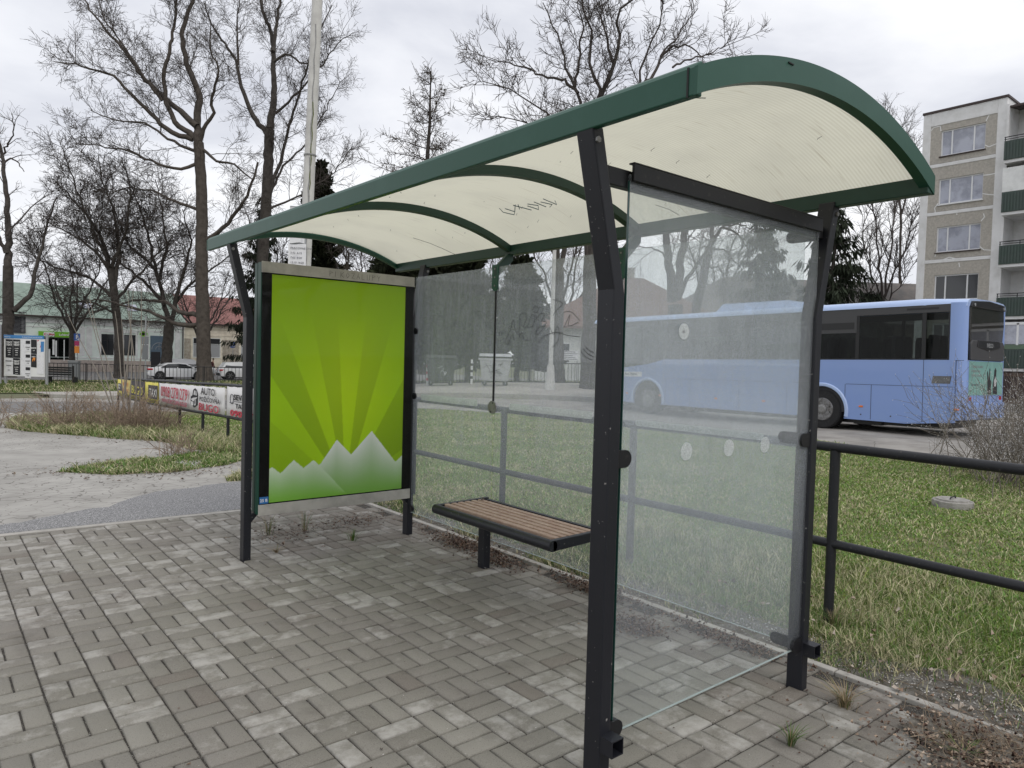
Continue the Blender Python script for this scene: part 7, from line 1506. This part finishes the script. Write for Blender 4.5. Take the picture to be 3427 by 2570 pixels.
# man in maroon jacket walking in the street
pe = thing('person', 'man in maroon jacket and dark trousers with cap walking beside the parked cars', 'person', (21.9, 76.3, hgt(21.9, 76.3)), azr)
def skin_fig(name, pts, edges, rad, mat, parent, root=0):
    me = bpy.data.meshes.new(name); me.from_pydata(pts, edges, []); me.materials.append(mat); o = bpy.data.objects.new(name, me); col.objects.link(o); o.parent = parent
    md = o.modifiers.new('skin', 'SKIN'); md.use_smooth_shade = True
    for i, r_ in enumerate(rad): me.skin_vertices[0].data[i].radius = (r_, r_*.8) if not isinstance(r_, tuple) else r_
    me.skin_vertices[0].data[root].use_root = True; s_ = o.modifiers.new('sub', 'SUBSURF'); s_.levels = 1; s_.render_levels = 1; return o
J = [(0, 0, .94), (0, 0, 1.15), (.01, 0, 1.38), (.03, 0, 1.50), (.05, 0, 1.58), (.06, 0, 1.68), (.09, .10, .90), (.16, .11, .50), (.12, .11, .09), (.24, .11, .05), (-.05, -.10, .90), (-.02, -.11, .50), (-.22, -.11, .12), (-.12, -.11, .06),
     (0, .20, 1.38), (-.04, .24, 1.12), (.10, .24, .90), (.14, .24, .84), (0, -.20, 1.38), (.03, -.25, 1.12), (.14, -.24, .92), (.17, -.24, .86)]
E_ = [(0, 1), (1, 2), (2, 3), (3, 4), (4, 5), (0, 6), (6, 7), (7, 8), (8, 9), (0, 10), (10, 11), (11, 12), (12, 13), (2, 14), (14, 15), (15, 16), (16, 17), (2, 18), (18, 19), (19, 20), (20, 21)]
skin_fig('body', J, E_, [.13, .13, .14, .055, .085, .095, .085, .06, .045, .04, .085, .06, .045, .04, .06, .045, .035, .03, .06, .045, .035, .03], P['skin_tone'], pe)
skin_fig('jacket', [J[i] for i in (0, 1, 2, 14, 15, 16, 18, 19, 20)], [(0, 1), (1, 2), (2, 3), (3, 4), (4, 5), (2, 6), (6, 7), (7, 8)], [.165, .165, .17, .08, .068, .055, .08, .068, .055], P['jacket_maroon'], pe)
skin_fig('trousers', [J[i] for i in (0, 6, 7, 8, 10, 11, 12)], [(0, 1), (1, 2), (2, 3), (0, 4), (4, 5), (5, 6)], [.145, .105, .08, .065, .105, .08, .065], P['trousers_dark'], pe)
m = MB(); m.tube([(.055, 0, 1.66), (.055, 0, 1.72), (.055, 0, 1.775)], [.105, .10, .05], 12); m.box(.10, .19, -.06, .06, 1.675, 1.69); m.build('cap', P['hair_dark'], pe, smooth='auto')
m = MB(); m.box(.07, .27, .07, .15, 0, .07); m.box(-.24, -.05, -.15, -.07, .02, .10); m.build('shoes', P['ink'], pe, bevel=.02)

# ------------------------------------------------------------------ waste containers, lamp post
def container(label, x, y, rz, mt, lidmt):
    t = thing('waste_container', label, 'waste container', (x, y, hgt(x, y)+.10), rz, 'wheeled waste containers on the pavement')
    V = [(-.55, -.38, .22), (.55, -.38, .22), (.55, .38, .22), (-.55, .38, .22), (-.68, -.5, 1.18), (.68, -.5, 1.18), (.68, .5, 1.18), (-.68, .5, 1.18)]
    MB().add(V, [(0, 3, 2, 1), (4, 5, 6, 7), (0, 1, 5, 4), (1, 2, 6, 5), (2, 3, 7, 6), (3, 0, 4, 7)]).build('tub', P[mt], t, bevel=.04)
    m = MB(); m.box(-.71, .71, -.53, -.49, 1.12, 1.20); m.box(-.71, .71, .49, .53, 1.12, 1.20); m.box(-.73, -.69, -.5, .5, 1.12, 1.2); m.box(.69, .73, -.5, .5, 1.12, 1.2); m.build('rim', P[mt], t)
    xs_ = np.linspace(-.5, .5, 9); V = []
    for a in xs_: V += [(-.69, a, 1.20+.20*math.sqrt(max(0, 1-(a/.54)**2))), (.69, a, 1.20+.20*math.sqrt(max(0, 1-(a/.54)**2)))]
    MB().add(V, [(2*i, 2*i+1, 2*i+3, 2*i+2) for i in range(8)]+[tuple(range(0, 18, 2)), tuple(range(17, 0, -2))]).build('lid', P[lidmt], t)
    for (a, b) in ((-.45, -.3), (.45, -.3), (-.45, .3), (.45, .3)):
        m = MB(); m.disc((a, b, .10), 'y', .10, .05, 16); w2 = m.build('wheel', P['tyre'], t); m = MB(); m.box(a-.02, a+.02, b-.04, b+.04, .10, .26); m.build('fork', P['galv'], w2)
    for s_ in (-1, 1): m = MB(); m.tube([(s_*.74, 0, 1.0), (s_*.80, 0, 1.0)], .03, 8); m.build('lift_pin', P['galv'], t)
    return t
c1 = container('light grey metal waste container with graffiti, right of the pane joint', 17.45, 22.75, azr+.06, 'bin_grey', 'bin_grey')
mm = MB(); rg = cr_(5)
for k in range(7):
    q = [(rg.uniform(-.45, .3), 0, rg.uniform(.4, 1.0))]; 
    for _ in range(5): q.append((q[-1][0]+rg.normal(0, .12), 0, clip(q[-1][2]+rg.normal(0, .12), .35, 1.1)))
    q = [(a, -.385-.125*(c-.22)/.96-.008, c) for a, b, c in q]; mm.tube(q, .009, 4)
mm.build('graffiti', P['scribble_grey'], c1)
c2_ = container('dark waste container with white scrawl, seen through the leftmost rear pane', 16.55, 25.6, azr+.1, 'bin_dark', 'bin_dark')
mm = MB()
for k in range(5):
    q = [(rg.uniform(-.1, .3), 0, rg.uniform(.5, .9))]
    for _ in range(5): q.append((q[-1][0]+rg.normal(0, .07), 0, clip(q[-1][2]+rg.normal(0, .07), .4, 1.0)))
    q = [(a, -.385-.125*(c-.22)/.96-.008, c) for a, b, c in q]; mm.tube(q, .009, 4)
mm.build('graffiti', P['paper'], c2_)
lp_ = thing('lamp_post', 'slim white lamp post with flared whitewashed base beyond the rear glass', 'lamp post', (17.99, 19.78, .10+hgt(17.99, 19.78)))
m = MB(); m.tube([(0, 0, -.1), (0, 0, .05), (0, 0, .5), (0, 0, .85), (0, 0, .98), (0, 0, 1.0)], [.24, .22, .17, .15, .14, .09], 14); m.build('base', P['concrete_pole'], lp_, smooth='auto')
m = MB(); m.tube([(0, 0, .95), (.02, 0, 5), (.05, 0, 9.5)], [.095, .08, .055], 12); m.build('shaft', P['concrete_pole'], lp_, smooth='auto')
for k, (x, y, hz) in enumerate(((15.6, 26.8, 1.25), (16.15, 26.1, 1.3), (18.0, 25.2, 1.2))):
    t = thing('striped_stake', ['red and white striped stake at the far left of the rear pane', 'red and white striped stake just left of the dark container', 'white banded stake between the two containers'][k], 'stake', (x, y, hgt(x, y)+.05), 0, 'striped stakes by the waste containers')
    m = MB(); m.box(-.05, .05, -.02, .02, -.1, hz); pb_ = m.build('stake', P['white_paint'], t); m = MB(); [m.box(-.052, .052, -.022, .022, .3+q*.3, .42+q*.3) for q in range(3)]; m.build('stripe', P['red_print'] if k < 2 else P['ink'], pb_)
ib = thing('info_board', 'small white printed info board behind the white lamp post', 'info board', (23.4, 24.2, hgt(23.4, 24.2)), azr)
m = MB(); m.box(-.4, .4, 0, .05, 1.2, 1.68); bd_ = m.build('board', P['paper'], ib); m = MB(); m.tube([(-.35, .06, 0), (-.35, .06, 1.68)], .03, 6); m.tube([(.35, .06, 0), (.35, .06, 1.68)], .03, 6); m.build('leg', P['galv'], ib)
m = MB(); [m.box(-.35, .35-.1*(k % 3), -.006, -.001, 1.25+k*.09, 1.28+k*.09) for k in range(5)]; m.build('print_lines', P['ink_grey'], bd_)

# ------------------------------------------------------------------ lettering becomes plain mesh
bpy.context.view_layer.update(); dg = bpy.context.evaluated_depsgraph_get()
for o in [q for q in col.objects if q.type == 'FONT']:
    me = bpy.data.meshes.new_from_object(o.evaluated_get(dg)); nm = o.name.split('.')[0]; par = o.parent; ml = o.matrix_local.copy(); mt_ = o.data.materials[0]
    bpy.data.objects.remove(o); 
    if not me.materials: me.materials.append(mt_)
    n_ = bpy.data.objects.new(nm, me); col.objects.link(n_); n_.parent = par; n_.matrix_local = ml
